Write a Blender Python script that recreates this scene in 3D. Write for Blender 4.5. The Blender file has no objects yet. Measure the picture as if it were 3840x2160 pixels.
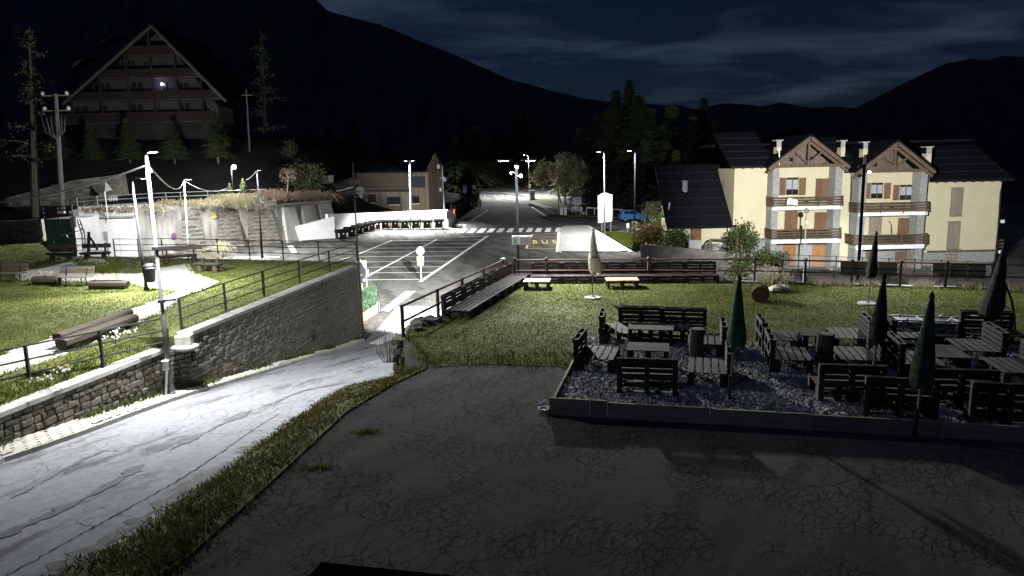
import bpy, bmesh, math, random
import numpy as np
from mathutils import Vector, Matrix
random.seed(7); rng = np.random.default_rng(7)
SC = bpy.context.scene
COL = SC.collection
# ------------------------------------------------------------------ camera
F, CX, CY = 2650.0, 1920.0, 1080.0          # focal length in photo pixels
PITCH, ROLL = math.atan(453/2650), 0.021
CAM = Vector((0, 0, 9.0))
fw = Vector((0, math.cos(PITCH), -math.sin(PITCH)))
up0 = Vector((0, math.sin(PITCH), math.cos(PITCH)))
rt0 = Vector((1, 0, 0))
RT = rt0*math.cos(ROLL) - up0*math.sin(ROLL)
UP = rt0*math.sin(ROLL) + up0*math.cos(ROLL)
cd = bpy.data.cameras.new('camera'); cam = bpy.data.objects.new('camera', cd); COL.objects.link(cam)
cd.sensor_width = 36; cd.lens = 36*F/3840; cd.clip_start = 0.1; cd.clip_end = 20000
m = Matrix((RT, UP, -fw)).transposed().to_4x4(); m.translation = CAM
cam.matrix_world = m
SC.camera = cam
# ------------------------------------------------------------------ world, night sky with thin cloud
SUN_EL, SUN_RZ = math.radians(28), math.radians(150)
w = bpy.data.worlds.new('World'); SC.world = w; w.use_nodes = True
nt = w.node_tree; nt.nodes.clear()
def nn(t, **k):
    n = nt.nodes.new(t)
    for a, b in k.items(): setattr(n, a, b)
    return n
out = nn('ShaderNodeOutputWorld'); bg = nn('ShaderNodeBackground'); add = nn('ShaderNodeAddShader'); bg2 = nn('ShaderNodeBackground')
sky = nn('ShaderNodeTexSky', sky_type='NISHITA', sun_disc=False, sun_elevation=SUN_EL, sun_rotation=SUN_RZ)
tint = nn('ShaderNodeMixRGB', blend_type='MULTIPLY'); tint.inputs[0].default_value = 1; tint.inputs[2].default_value = (0.36, 0.52, 1.0, 1)
L = nt.links.new
L(sky.outputs[0], tint.inputs[1]); L(tint.outputs[0], bg.inputs[0]); bg.inputs[1].default_value = 0.002
tc = nn('ShaderNodeTexCoord'); sep = nn('ShaderNodeSeparateXYZ'); L(tc.outputs['Generated'], sep.inputs[0])
mx = nn('ShaderNodeMath', operation='MAXIMUM'); L(sep.outputs[2], mx.inputs[0]); mx.inputs[1].default_value = 0.03
az = nn('ShaderNodeMath', operation='ADD'); L(mx.outputs[0], az.inputs[0]); az.inputs[1].default_value = 0.12
dx = nn('ShaderNodeMath', operation='DIVIDE'); L(sep.outputs[0], dx.inputs[0]); L(az.outputs[0], dx.inputs[1])
dy = nn('ShaderNodeMath', operation='DIVIDE'); L(sep.outputs[1], dy.inputs[0]); L(az.outputs[0], dy.inputs[1])
cb = nn('ShaderNodeCombineXYZ'); L(dx.outputs[0], cb.inputs[0]); L(dy.outputs[0], cb.inputs[1])
mp = nn('ShaderNodeMapping'); L(cb.outputs[0], mp.inputs[0]); mp.inputs['Scale'].default_value = (0.75, 1.15, 1); mp.inputs['Location'].default_value = (3.1, 0.4, 0)
cn = nn('ShaderNodeTexNoise'); cn.inputs['Scale'].default_value = 1.25; cn.inputs['Detail'].default_value = 7; cn.inputs['Roughness'].default_value = 0.55; cn.inputs['Distortion'].default_value = 0.5
L(mp.outputs[0], cn.inputs[0])
cr = nn('ShaderNodeValToRGB'); cr.color_ramp.elements[0].position = 0.48; cr.color_ramp.elements[1].position = 0.78
cr.color_ramp.elements[0].color = (0, 0, 0, 1); cr.color_ramp.elements[1].color = (0.5, 0.7, 1.0, 1)
L(cn.outputs[0], cr.inputs[0]); L(cr.outputs[0], bg2.inputs[0]); bg2.inputs[1].default_value = 0.026
L(bg.outputs[0], add.inputs[0]); L(bg2.outputs[0], add.inputs[1]); L(add.outputs[0], out.inputs[0])
# weak blue sun lamp, added as fill for the dark areas
sl = bpy.data.lights.new('blue_fill_light', 'SUN'); sl.energy = 0.06; sl.angle = math.radians(0.5); sl.color = (0.26, 0.38, 1.0)
so = bpy.data.objects.new('blue_fill_light', sl); COL.objects.link(so)
so.rotation_euler = (math.radians(48), 0, math.radians(-25))
SC.view_settings.view_transform = 'Standard'; SC.view_settings.look = 'None'; SC.view_settings.exposure = 1.0; SC.view_settings.gamma = 1
SC.view_settings.use_curve_mapping = False
cy = SC.cycles
cy.use_denoising = True; cy.max_bounces = 5; cy.diffuse_bounces = 3; cy.glossy_bounces = 2; cy.transmission_bounces = 3
cy.sample_clamp_indirect = 4; cy.use_light_tree = True; cy.caustics_reflective = False; cy.caustics_refractive = False
# ------------------------------------------------------------------ placing helpers (photo pixel -> place)
def ray(px, py):
    return fw + RT*((px-CX)/F) + UP*((CY-py)/F)
def onz(p, z):
    r = ray(*p); t = (z-CAM.z)/r.z; return CAM + r*t
def onY(p, Y):
    r = ray(*p); return CAM + r*(Y/r.y)
def zlot(y): return 0.04*(y-57)
def onlot(p, dz=0.0):
    r = ray(*p)      # 9 + t rz = .04(t ry - 57) + dz
    t = (0.04*-57 + dz - 9.0)/(r.z - 0.04*r.y); return CAM + r*t
RZ = [(-5, 4.1), (6, 3.6), (10, 3.25), (16, 2.6), (19, 2.3), (22.5, 1.9), (26, 1.42), (30, 0.85), (34, 0.2), (38, -0.3), (42, -0.5), (47, -0.4), (60, 0.124)]
def zroad(y): return float(np.interp(y, [a for a, b in RZ], [b for a, b in RZ]))
def onroad(p, dz=0.0):
    r = ray(*p); lo, hi = 3.0, 80.0
    f = lambda t: 9 + t*r.z - zroad(t*r.y) - dz
    for _ in range(60):
        mid = (lo+hi)/2
        if f(mid) > 0: lo = mid
        else: hi = mid
    return CAM + r*lo
def crop(ox, oy, s): return lambda x, y: (ox+x/s, oy+y/s)
c1 = crop(0, 500, 2.576); c2 = crop(0, 0, 2.6833); c3 = crop(800, 500, 2.576); c4 = crop(1600, 500, 2.576)
c5 = crop(2600, 440, 2.0702); c6 = crop(0, 840, 2.576); c7 = crop(1900, 1000, 2.576); c8 = crop(2840, 1000, 2.576)
cB1 = crop(900, 860, 2.576); cB5 = crop(1400, 760, 3.623); c9 = crop(1320, 940, 4.829); cbin = crop(1240, 780, 5.152); cwd = crop(1200, 560, 4.6)
cv = crop(0, 0, 2576/3840)
# ------------------------------------------------------------------ mesh builder
class MB:
    def __init__(s): s.v = []; s.f = []
    def add(s, vs, fs):
        o = len(s.v); s.v += [tuple(x) for x in vs]; s.f += [tuple(i+o for i in f) for f in fs]; return s
    def box(s, c, d, rz=0.0, rx=0.0, ry=0.0):
        R = Matrix.Rotation(rz, 3, 'Z') @ Matrix.Rotation(ry, 3, 'Y') @ Matrix.Rotation(rx, 3, 'X') if (rz or rx or ry) else None
        vs = []
        for x in (-.5, .5):
            for y in (-.5, .5):
                for z in (-.5, .5):
                    p = Vector((x*d[0], y*d[1], z*d[2]))
                    if R: p = R @ p
                    vs.append((p.x+c[0], p.y+c[1], p.z+c[2]))
        return s.add(vs, [(0,1,3,2),(4,6,7,5),(0,4,5,1),(2,3,7,6),(0,2,6,4),(1,5,7,3)])
    def bb(s, a, b):
        return s.box([(a[i]+b[i])/2 for i in range(3)], [abs(a[i]-b[i]) for i in range(3)])
    def beam(s, a, b, w, h, upv=(0, 0, 1)):
        a = Vector(a); b = Vector(b); d = (b-a).normalized(); u = Vector(upv)
        if abs(d.dot(u)) > .98: u = Vector((0, 1, 0))
        sd = d.cross(u).normalized()*w/2; u = sd.cross(d).normalized()*h/2
        vs = [a-sd-u, a+sd-u, a+sd+u, a-sd+u, b-sd-u, b+sd-u, b+sd+u, b-sd+u]
        return s.add(vs, [(0,3,2,1),(4,5,6,7),(0,1,5,4),(1,2,6,5),(2,3,7,6),(3,0,4,7)])
    def tube(s, pts, r, n=8, cap=True):
        pts = [Vector(p) for p in pts]; k = len(pts)
        rs = r if isinstance(r, (list, tuple)) else [r]*k
        vs = []; u = None
        for i, p in enumerate(pts):
            d = (pts[min(i+1, k-1)]-pts[max(i-1, 0)]).normalized()
            if u is None: u = d.orthogonal().normalized()
            else: u = (u - d*u.dot(d)).normalized()
            v = d.cross(u)
            for j in range(n):
                a = 2*math.pi*j/n; vs.append(p + (u*math.cos(a)+v*math.sin(a))*rs[i])
        fs = [(i*n+j, i*n+(j+1) % n, (i+1)*n+(j+1) % n, (i+1)*n+j) for i in range(k-1) for j in range(n)]
        if cap: fs += [tuple(range(n-1, -1, -1)), tuple((k-1)*n+j for j in range(n))]
        return s.add(vs, fs)
    def prism(s, poly, z0, z1):
        n = len(poly); z0f = z0 if callable(z0) else (lambda x, y: z0); z1f = z1 if callable(z1) else (lambda x, y: z1)
        vs = [(p[0], p[1], z0f(p[0], p[1])) for p in poly]+[(p[0], p[1], z1f(p[0], p[1])) for p in poly]
        area = sum(poly[i][0]*poly[(i+1) % n][1]-poly[(i+1) % n][0]*poly[i][1] for i in range(n))
        fs = [tuple(range(n-1, -1, -1)), tuple(range(n, 2*n))]+[(i, (i+1) % n, n+(i+1) % n, n+i) for i in range(n)]
        if area < 0: fs = [tuple(reversed(f)) for f in fs]
        return s.add(vs, fs)
    def poly(s, pts):
        return s.add(pts, [tuple(range(len(pts)))])
    def extr(s, poly3, d):
        n = len(poly3); d = Vector(d); P = [Vector(p) for p in poly3]
        nrm = Vector((0, 0, 0))
        for i in range(n): nrm += P[i].cross(P[(i+1) % n])
        fs = [tuple(range(n-1, -1, -1)), tuple(range(n, 2*n))]+[(i, (i+1) % n, n+(i+1) % n, n+i) for i in range(n)]
        if nrm.dot(d) < 0: fs = [tuple(reversed(f)) for f in fs]
        return s.add(P+[p+d for p in P], fs)
    def lathe(s, prof, c=(0, 0, 0), n=16, star=None):
        vs = []
        for r, z in prof:
            for j in range(n):
                a = 2*math.pi*j/n; q = r*(star(j, z) if star else 1)
                vs.append((c[0]+q*math.cos(a), c[1]+q*math.sin(a), c[2]+z))
        k = len(prof)
        fs = [(i*n+j, i*n+(j+1) % n, (i+1)*n+(j+1) % n, (i+1)*n+j) for i in range(k-1) for j in range(n)]
        fs += [tuple(range(n-1, -1, -1)), tuple((k-1)*n+j for j in range(n))]
        return s.add(vs, fs)
    def blob(s, c, r, seed=0, n=7, mseg=10, rough=.18, sq=(1, 1, 1)):
        R = random.Random(seed); vs = []; fs = []
        for i in range(n+1):
            th = math.pi*i/n
            for j in range(mseg):
                ph = 2*math.pi*j/mseg; q = r*(1+R.uniform(-rough, rough))
                vs.append((c[0]+q*sq[0]*math.sin(th)*math.cos(ph), c[1]+q*sq[1]*math.sin(th)*math.sin(ph), c[2]+q*sq[2]*math.cos(th)))
        for i in range(n):
            for j in range(mseg):
                a = i*mseg+j; b = i*mseg+(j+1) % mseg; fs.append((a, a+mseg, b+mseg, b))
        return s.add(vs, fs)
    def mesh(s, name, mat, smooth=False):
        me = bpy.data.meshes.new(name); me.from_pydata(s.v, [], s.f); me.update()
        if mat: me.materials.append(mat)
        if smooth: me.polygons.foreach_set('use_smooth', [True]*len(me.polygons))
        return me
    def build(s, name, mat, parent=None, world=False, smooth=False, bevel=0):
        if world and parent is not None:
            M = wmat(parent).inverted(); s.v = [tuple(M @ Vector(p)) for p in s.v]
        o = bpy.data.objects.new(name, s.mesh(name, mat, smooth)); COL.objects.link(o)
        if parent is not None: o.parent = parent
        if bevel:
            b = o.modifiers.new('bevel', 'BEVEL'); b.width = bevel; b.segments = 2; b.limit_method = 'ANGLE'
        return o
def wmat(o):
    M = Matrix.LocRotScale(o.location, o.rotation_euler, o.scale)
    return wmat(o.parent) @ M if o.parent else M
def tag(o, label, cat, group=None):
    o['label'] = label; o['category'] = cat
    if group: o['group'] = group
    return o
def T(name, label, cat, loc=(0, 0, 0), rz=0.0, group=None):
    o = bpy.data.objects.new(name, None); COL.objects.link(o); o.empty_display_size = .2
    o.location = loc; o.rotation_euler = (0, 0, rz); return tag(o, label, cat, group)
def struct(o): o['kind'] = 'structure'; return o
def stuff(o): o['kind'] = 'stuff'; return o
def copy_tree(o, parent=None):
    c = o.copy(); COL.objects.link(c); c.parent = parent
    for ch in list(o.children): copy_tree(ch, c)
    return c
def put(proto, used, loc, rz, label, group=None, scale=None):
    o = copy_tree(proto) if used[0] else proto
    used[0] = True
    o.location = loc; o.rotation_euler = (0, 0, rz); o['label'] = label
    if group: o['group'] = group
    if scale: o.scale = (scale,)*3 if not isinstance(scale, tuple) else scale
    return o
ORD = ['first', 'second', 'third', 'fourth', 'fifth', 'sixth', 'seventh', 'eighth', 'ninth', 'tenth', 'eleventh', 'twelfth']
# ------------------------------------------------------------------ materials
MATS = {}
TRANS = set(['grass_blade', 'verge_blade', 'green_leaf', 'yellow_leaf', 'dry_grass', 'hedge_leaf', 'young_spruce_needle', 'autumn_leaf', 'greyish_leaf', 'pale_parasol_cloth', 'green_parasol_cloth'])
def mat(name, col, rough=.8, var=.25, scale=3.0, bump=0.0, bscale=30.0, metal=0.0, rnd=0.0, col2=None, stretch=None, emit=0, gloss=.12):
    if name in MATS: return MATS[name]
    m = bpy.data.materials.new(name); m.use_nodes = True; n = m.node_tree.nodes; l = m.node_tree.links.new
    b = n['Principled BSDF']; b.inputs['Roughness'].default_value = rough; b.inputs['Metallic'].default_value = metal
    b.inputs['Specular IOR Level'].default_value = gloss
    tcn = n.new('ShaderNodeTexCoord'); src = tcn.outputs['Object']
    if stretch:
        mpn = n.new('ShaderNodeMapping'); mpn.inputs['Scale'].default_value = stretch; l(src, mpn.inputs[0]); src = mpn.outputs[0]
    no = n.new('ShaderNodeTexNoise'); no.inputs['Scale'].default_value = scale; no.inputs['Detail'].default_value = 6; no.inputs['Roughness'].default_value = .65
    l(src, no.inputs[0])
    rp = n.new('ShaderNodeValToRGB'); e = rp.color_ramp.elements; e[0].position = .3; e[1].position = .72
    c2_ = col2 or tuple(min(1, c*(1+var)) for c in col); c1_ = tuple(c*(1-var) for c in col)
    e[0].color = (*c1_, 1); e[1].color = (*c2_, 1); l(no.outputs[0], rp.inputs[0]); cs = rp.outputs[0]
    if rnd:
        oi = n.new('ShaderNodeObjectInfo'); mr = n.new('ShaderNodeMapRange'); mr.inputs[3].default_value = 1-rnd; mr.inputs[4].default_value = 1+rnd
        l(oi.outputs['Random'], mr.inputs[0]); mm = n.new('ShaderNodeVectorMath'); mm.operation = 'SCALE'; l(cs, mm.inputs[0]); l(mr.outputs[0], mm.inputs['Scale']); cs = mm.outputs[0]
    l(cs, b.inputs['Base Color'])
    if bump:
        nb = n.new('ShaderNodeTexNoise'); nb.inputs['Scale'].default_value = bscale; nb.inputs['Detail'].default_value = 5; l(src, nb.inputs[0])
        bp = n.new('ShaderNodeBump'); bp.inputs['Strength'].default_value = bump; bp.inputs['Distance'].default_value = .02; l(nb.outputs[0], bp.inputs['Height']); l(bp.outputs[0], b.inputs['Normal'])
    if emit:
        b.inputs['Emission Color'].default_value = (*col, 1); b.inputs['Emission Strength'].default_value = emit
    if name in TRANS:
        tr_ = n.new('ShaderNodeBsdfTranslucent'); l(cs, tr_.inputs[0]); ms = n.new('ShaderNodeMixShader'); ms.inputs[0].default_value = .35
        l(b.outputs[0], ms.inputs[1]); l(tr_.outputs[0], ms.inputs[2]); l(ms.outputs[0], n['Material Output'].inputs[0])
    MATS[name] = m; return m
def asphalt(name, col, dark, crack_scale, crack_w, stretch, mask=(.45, .6), patch=0.5, pcol=None, fine=120, warp=.35, rz=0.0, gloss=.04):
    m = bpy.data.materials.new(name); m.use_nodes = True; n = m.node_tree.nodes; l = m.node_tree.links.new
    b = n['Principled BSDF']; b.inputs['Roughness'].default_value = 1.0; b.inputs['Specular IOR Level'].default_value = gloss
    tcn = n.new('ShaderNodeTexCoord'); mp0 = n.new('ShaderNodeMapping'); mp0.inputs['Rotation'].default_value = (0, 0, rz); l(tcn.outputs['Object'], mp0.inputs[0])
    wn = n.new('ShaderNodeTexNoise'); wn.inputs['Scale'].default_value = 1.6; wn.inputs['Detail'].default_value = 7; l(mp0.outputs[0], wn.inputs[0])
    va = n.new('ShaderNodeVectorMath'); va.operation = 'MULTIPLY_ADD'; va.inputs[1].default_value = (warp,)*3; l(wn.outputs['Color'], va.inputs[0]); l(mp0.outputs[0], va.inputs[2])
    mps = n.new('ShaderNodeMapping'); mps.inputs['Scale'].default_value = (*stretch, 1); l(va.outputs[0], mps.inputs[0])
    pn_mask = n.new('ShaderNodeTexNoise'); pn_mask.inputs['Scale'].default_value = .55; pn_mask.inputs['Detail'].default_value = 5; l(mp0.outputs[0], pn_mask.inputs[0])
    def crack(sc, w):
        v = n.new('ShaderNodeTexVoronoi'); v.feature = 'DISTANCE_TO_EDGE'; v.inputs['Scale'].default_value = sc; v.voronoi_dimensions = '2D'; l(mps.outputs[0], v.inputs[0])
        r = n.new('ShaderNodeMapRange'); r.inputs[1].default_value = 0; r.inputs[2].default_value = w; r.inputs[3].default_value = 1; r.inputs[4].default_value = 0; l(v.outputs['Distance'], r.inputs[0]); return r.outputs[0]
    k1 = crack(crack_scale, crack_w)
    mk = n.new('ShaderNodeTexNoise'); mk.inputs['Scale'].default_value = .28; mk.inputs['Detail'].default_value = 3; l(mp0.outputs[0], mk.inputs[0])
    mr = n.new('ShaderNodeMapRange'); mr.inputs[1].default_value = mask[0]; mr.inputs[2].default_value = mask[1]; l(mk.outputs[0], mr.inputs[0])
    mu0 = n.new('ShaderNodeMath'); mu0.operation = 'MULTIPLY'; l(k1, mu0.inputs[0]); l(mr.outputs[0], mu0.inputs[1])
    k2 = crack(crack_scale*.45, crack_w*.5); bk = n.new('ShaderNodeTexNoise'); bk.inputs['Scale'].default_value = 1.1; bk.inputs['Detail'].default_value = 4; l(mp0.outputs[0], bk.inputs[0])
    br_ = n.new('ShaderNodeMapRange'); br_.inputs[1].default_value = .41; br_.inputs[2].default_value = .52; l(bk.outputs[0], br_.inputs[0])
    m2 = n.new('ShaderNodeMath'); m2.operation = 'MULTIPLY'; l(mu0.outputs[0], m2.inputs[0]); l(br_.outputs[0], m2.inputs[1])
    mu = n.new('ShaderNodeMath'); mu.operation = 'MAXIMUM'; l(m2.outputs[0], mu.inputs[0]); k3 = n.new('ShaderNodeMath'); k3.operation = 'MULTIPLY'; l(k2, k3.inputs[0])
    i2 = n.new('ShaderNodeMapRange'); i2.inputs[1].default_value = .44; i2.inputs[2].default_value = .56; i2.inputs[4].default_value = .9; l(pn_mask.outputs[0], i2.inputs[0]); l(i2.outputs[0], k3.inputs[1]); l(k3.outputs[0], mu.inputs[1])
    # worn patches, stretched along the way
    pm = n.new('ShaderNodeMapping'); pm.inputs['Scale'].default_value = (stretch[0]*1.3, stretch[1]*.55, 1); l(va.outputs[0], pm.inputs[0])
    pn = n.new('ShaderNodeTexNoise'); pn.inputs['Scale'].default_value = .7; pn.inputs['Detail'].default_value = 7; pn.inputs['Roughness'].default_value = .6; l(pm.outputs[0], pn.inputs[0])
    pr = n.new('ShaderNodeValToRGB'); e = pr.color_ramp.elements; e[0].position = patch-.06; e[1].position = patch+.05
    e[0].color = (*(pcol or tuple(c*.6 for c in col)), 1); e[1].color = (*col, 1); l(pn.outputs[0], pr.inputs[0])
    fn = n.new('ShaderNodeTexNoise'); fn.inputs['Scale'].default_value = fine; fn.inputs['Detail'].default_value = 2; l(mp0.outputs[0], fn.inputs[0])
    fn2 = n.new('ShaderNodeTexNoise'); fn2.inputs['Scale'].default_value = 5; fn2.inputs['Detail'].default_value = 8; fn2.inputs['Roughness'].default_value = .75; l(mp0.outputs[0], fn2.inputs[0])
    fa = n.new('ShaderNodeMath'); l(fn.outputs[0], fa.inputs[0]); l(fn2.outputs[0], fa.inputs[1])
    fr = n.new('ShaderNodeMapRange'); fr.inputs[1].default_value = .55; fr.inputs[2].default_value = 1.45; fr.inputs[3].default_value = .5; fr.inputs[4].default_value = 1.5; l(fa.outputs[0], fr.inputs[0])
    sc_ = n.new('ShaderNodeVectorMath'); sc_.operation = 'SCALE'; l(pr.outputs[0], sc_.inputs[0]); l(fr.outputs[0], sc_.inputs['Scale'])
    mix = n.new('ShaderNodeMixRGB'); l(mu.outputs[0], mix.inputs[0]); l(sc_.outputs[0], mix.inputs[1]); mix.inputs[2].default_value = (*dark, 1)
    l(mix.outputs[0], b.inputs['Base Color'])
    bp = n.new('ShaderNodeBump'); bp.inputs['Strength'].default_value = .25; bp.inputs['Distance'].default_value = .012; bp.invert = True; l(mu.outputs[0], bp.inputs['Height'])
    b2 = n.new('ShaderNodeBump'); b2.inputs['Strength'].default_value = .3; b2.inputs['Distance'].default_value = .01; l(fn.outputs[0], b2.inputs['Height']); l(bp.outputs[0], b2.inputs['Normal']); l(b2.outputs[0], b.inputs['Normal'])
    return m
M_yard = asphalt('yard_asphalt', (.1, .092, .08), (.012, .012, .01), 5.6, .09, (1.6, .75), mask=(.3, .44), patch=.47, pcol=(.075, .07, .062), fine=60, rz=.6, warp=.5)
M_road = asphalt('road_asphalt', (.23, .235, .245), (.05, .05, .05), 1.5, .02, (1.4, .6), mask=(.46, .52), patch=.43, pcol=(.12, .12, .12), fine=90, warp=.6, rz=.22)
M_lot = asphalt('lot_asphalt', (.11, .106, .095), (.07, .07, .06), .12, .004, (1.0, .5), mask=(.3, .5), patch=.5, pcol=(.06, .058, .052), fine=30, warp=2.2, rz=-.35)
M_paint = mat('white_road_paint', (.8, .8, .78), .7, .12, 4)
M_ypaint = mat('yellow_road_paint', (.8, .6, .12), .7, .12, 4)
M_grass = mat('grass_ground', (.075, .092, .024), .95, .35, 1.2, bump=.5, bscale=14, col2=(.12, .12, .04))
M_blade = mat('grass_blade', (.08, .112, .02), .8, .3, .9, col2=(.15, .17, .035), gloss=0)
M_vblade = mat('verge_blade', (.055, .065, .018), .85, .4, 1.1, col2=(.12, .105, .04), gloss=0)
M_straw = mat('dry_grass', (.42, .38, .24), .9, .3, 3, gloss=.1)
M_soil = mat('soil', (.12, .1, .07), .95, .4, 3, bump=.5)
M_path = mat('pale_gravel_path', (.5, .48, .43), .95, .2, 2.5, bump=.5, bscale=50)
M_gravel = mat('pebble_gravel', (.27, .262, .24), 1.0, .5, 9, gloss=0, bump=.3, bscale=22)
M_pebble = mat('pebble', (.6, .6, .56), 1.0, .3, 2, rnd=.3, gloss=0)
M_paver = mat('paver', (.4, .38, .33), .9, .18, 2, rnd=.16, bump=.3, bscale=25)
M_conc = mat('concrete', (.36, .35, .32), .9, .25, 1.2, bump=.25, bscale=18)
M_concw = mat('streaked_concrete_wall', (.3, .29, .26), .92, .6, .55, bump=.3, bscale=10, stretch=(1.6, 1.6, .35), col2=(.4, .39, .35))
M_white = mat('white_render', (.8, .8, .78), .85, .08, 1.5)
M_walls = mat('rubble_stone', (.15, .14, .12), .9, .5, 1.4, bump=.8, bscale=5)
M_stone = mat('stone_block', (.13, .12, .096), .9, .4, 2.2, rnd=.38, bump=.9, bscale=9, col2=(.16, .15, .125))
M_mortar = mat('mortar', (.055, .052, .045), .95, .3, 4, bump=.4)
M_cream = mat('cream_stucco', (.55, .49, .32), .9, .07, 1.0, bump=.1, bscale=40)
M_pstone = mat('grey_stone_cladding', (.27, .27, .25), .9, .35, 3.5, bump=.7, bscale=7, stretch=(1, 1, 2.6))
M_wood = mat('weathered_wood', (.14, .115, .085), .85, .35, 3, rnd=.2, stretch=(1.2, 7, 7), bump=.3, bscale=12)
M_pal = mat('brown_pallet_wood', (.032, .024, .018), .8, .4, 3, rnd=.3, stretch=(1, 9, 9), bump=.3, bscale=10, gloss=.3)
M_ply = mat('pale_plywood', (.5, .44, .3), .8, .15, 2, stretch=(1, 5, 5))
M_plank = mat('edging_plank', (.3, .24, .15), .85, .3, 2, rnd=.2, stretch=(1, 8, 8))
M_shut = mat('brown_shutter', (.17, .095, .055), .7, .2, 2, rnd=.14, stretch=(7, 7, .7))
M_shutg = mat('greyed_shutter', (.24, .2, .15), .8, .3, 2, rnd=.1, stretch=(9, 9, .5))
M_balc = mat('balcony_timber', (.095, .068, .043), .8, .3, 2, rnd=.2, stretch=(1, 6, 6))
M_beam = mat('roof_timber', (.12, .082, .055), .8, .25, 2, stretch=(2, 2, 2))
M_roof = mat('dark_slate', (.01, .01, .013), .9, .3, 3, bump=.3, bscale=8, gloss=.03)
M_ridge = mat('roof_batten', (.022, .022, .024), .7, .2, 3)
M_black = mat('black_metal', (.016, .018, .022), .55, .2, 5, gloss=.25)
M_bpole = mat('black_pole_paint', (.006, .006, .008), .8, .2, 5, gloss=.03)
M_grey = mat('grey_metal', (.2, .2, .2), .5, .2, 4, metal=.3)
M_galv = mat('galvanised_steel', (.5, .51, .52), .45, .15, 5, metal=.4)
M_pole = mat('grey_pole', (.24, .24, .23), .6, .15, 4)
M_brown = mat('brown_painted_steel', (.11, .065, .048), .6, .25, 4, bump=.15)
M_rust = mat('rusty_steel', (.16, .095, .065), .8, .35, 5)
M_wplast = mat('white_plastic', (.75, .75, .75), .5, .06, 3)
M_bin = mat('dark_bin_plastic', (.01, .013, .011), .7, .2, 3, gloss=.06)
M_refl = mat('reflective_tape', (.8, .72, .6), .4, .1, 30)
M_redtape = mat('red_tape', (.6, .12, .06), .5, .1, 8)
M_glass = mat('dark_window_glass', (.015, .018, .022), .08, .1, 2, gloss=.6)
M_curt = mat('pale_curtain_glass', (.35, .38, .4), .2, .15, 2, gloss=.5)
M_signw = mat('sign_white', (.78, .78, .76), .6, .04, 3)
M_signb = mat('sign_blue', (.04, .07, .2), .5, .1, 3)
M_signr = mat('sign_red', (.2, .02, .02), .5, .1, 3)
M_signy = mat('sign_yellow', (.36, .31, .11), .6, .1, 3)
M_ink = mat('sign_ink', (.04, .04, .05), .6, .1, 3)
M_lens = mat('lit_lamp_lens', (1, .98, .94), .5, 0, 1, emit=30)
M_bark = mat('bark', (.09, .075, .06), .95, .4, 6, bump=.6, bscale=20)
M_pbark = mat('pale_bark', (.34, .32, .27), .9, .35, 6)
M_leafd = mat('dark_needle', (.045, .06, .03), .9, .4, 1.2, gloss=0)
M_leaf = mat('green_leaf', (.05, .085, .022), .75, .4, 1.5, gloss=.2, col2=(.1, .13, .035))
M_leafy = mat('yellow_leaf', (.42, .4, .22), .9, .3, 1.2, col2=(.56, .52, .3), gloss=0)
M_twig = mat('dry_twig', (.3, .26, .19), .9, .4, 3)
M_hill = mat('forest_hill', (.05, .055, .055), .95, .5, .05, bump=.4, bscale=.4)
M_log = mat('weathered_log', (.062, .05, .038), .9, .35, 4, stretch=(1.5, 6, 6), bump=.4, bscale=8)
M_rock = mat('pale_rock', (.4, .39, .36), .9, .35, 3, bump=.6, bscale=8)
def leaf_cloud(pts, size, jit=.4, seed=1, flat=0.0):
    """many small leaf faces at the given points -> verts, faces (numpy)"""
    R = np.random.default_rng(seed); P = np.asarray(pts, float); n = len(P)
    d1 = R.normal(size=(n, 3)); d1[:, 2] *= (1-flat); d1 /= np.linalg.norm(d1, axis=1)[:, None]
    d2 = R.normal(size=(n, 3)); d2 -= d1*(d1*d2).sum(1)[:, None]; d2 /= np.linalg.norm(d2, axis=1)[:, None]
    s = size*(1+R.uniform(-jit, jit, n))[:, None]
    v = np.stack([P-d1*s, P+d2*s*.55, P+d1*s, P-d2*s*.55], 1).reshape(-1, 3)
    return v
def np_mesh(name, v, k, mt, parent=None, world=False):
    """v: (n*k,3) consecutive k-gons"""
    v = np.asarray(v, np.float32)
    if world and parent is not None:
        M = np.array(wmat(parent).inverted()); v = v @ M[:3, :3].T.astype(np.float32) + M[:3, 3].astype(np.float32)
    me = bpy.data.meshes.new(name); n = len(v)//k
    me.vertices.add(len(v)); me.vertices.foreach_set('co', np.ascontiguousarray(v, np.float32).ravel())
    me.loops.add(n*k); me.loops.foreach_set('vertex_index', np.arange(n*k, dtype=np.int32))
    me.polygons.add(n); me.polygons.foreach_set('loop_start', np.arange(0, n*k, k, dtype=np.int32))
    try: me.polygons.foreach_set('loop_total', np.full(n, k, np.int32))
    except Exception: pass
    me.update(calc_edges=True); me.validate(); me.materials.append(mt)
    o = bpy.data.objects.new(name, me); COL.objects.link(o)
    if parent is not None: o.parent = parent
    return o
def inpoly(P, poly):
    x, y = P[:, 0], P[:, 1]; r = np.zeros(len(P), bool); n = len(poly)
    for i in range(n):
        x1, y1 = poly[i][0], poly[i][1]; x2, y2 = poly[(i+1) % n][0], poly[(i+1) % n][1]
        c = ((y1 > y) != (y2 > y)) & (x < (x2-x1)*(y-y1)/((y2-y1) or 1e-9)+x1); r ^= c
    return r
def blades(name, P, h, wd, mt, seed=3, lean=.5, parent=None):
    R = np.random.default_rng(seed); n = len(P); a = R.uniform(0, 2*math.pi, n); H = h*(0.5+R.random(n))
    t = np.stack([np.cos(a), np.sin(a), np.zeros(n)], 1)*wd/2
    l_ = R.normal(size=(n, 2))*lean*H[:, None]*.6
    tip = P+np.stack([l_[:, 0], l_[:, 1], H], 1)
    return stuff(np_mesh(name, np.stack([P-t, P+t, tip], 1).reshape(-1, 3), 3, mt, parent))
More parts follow.
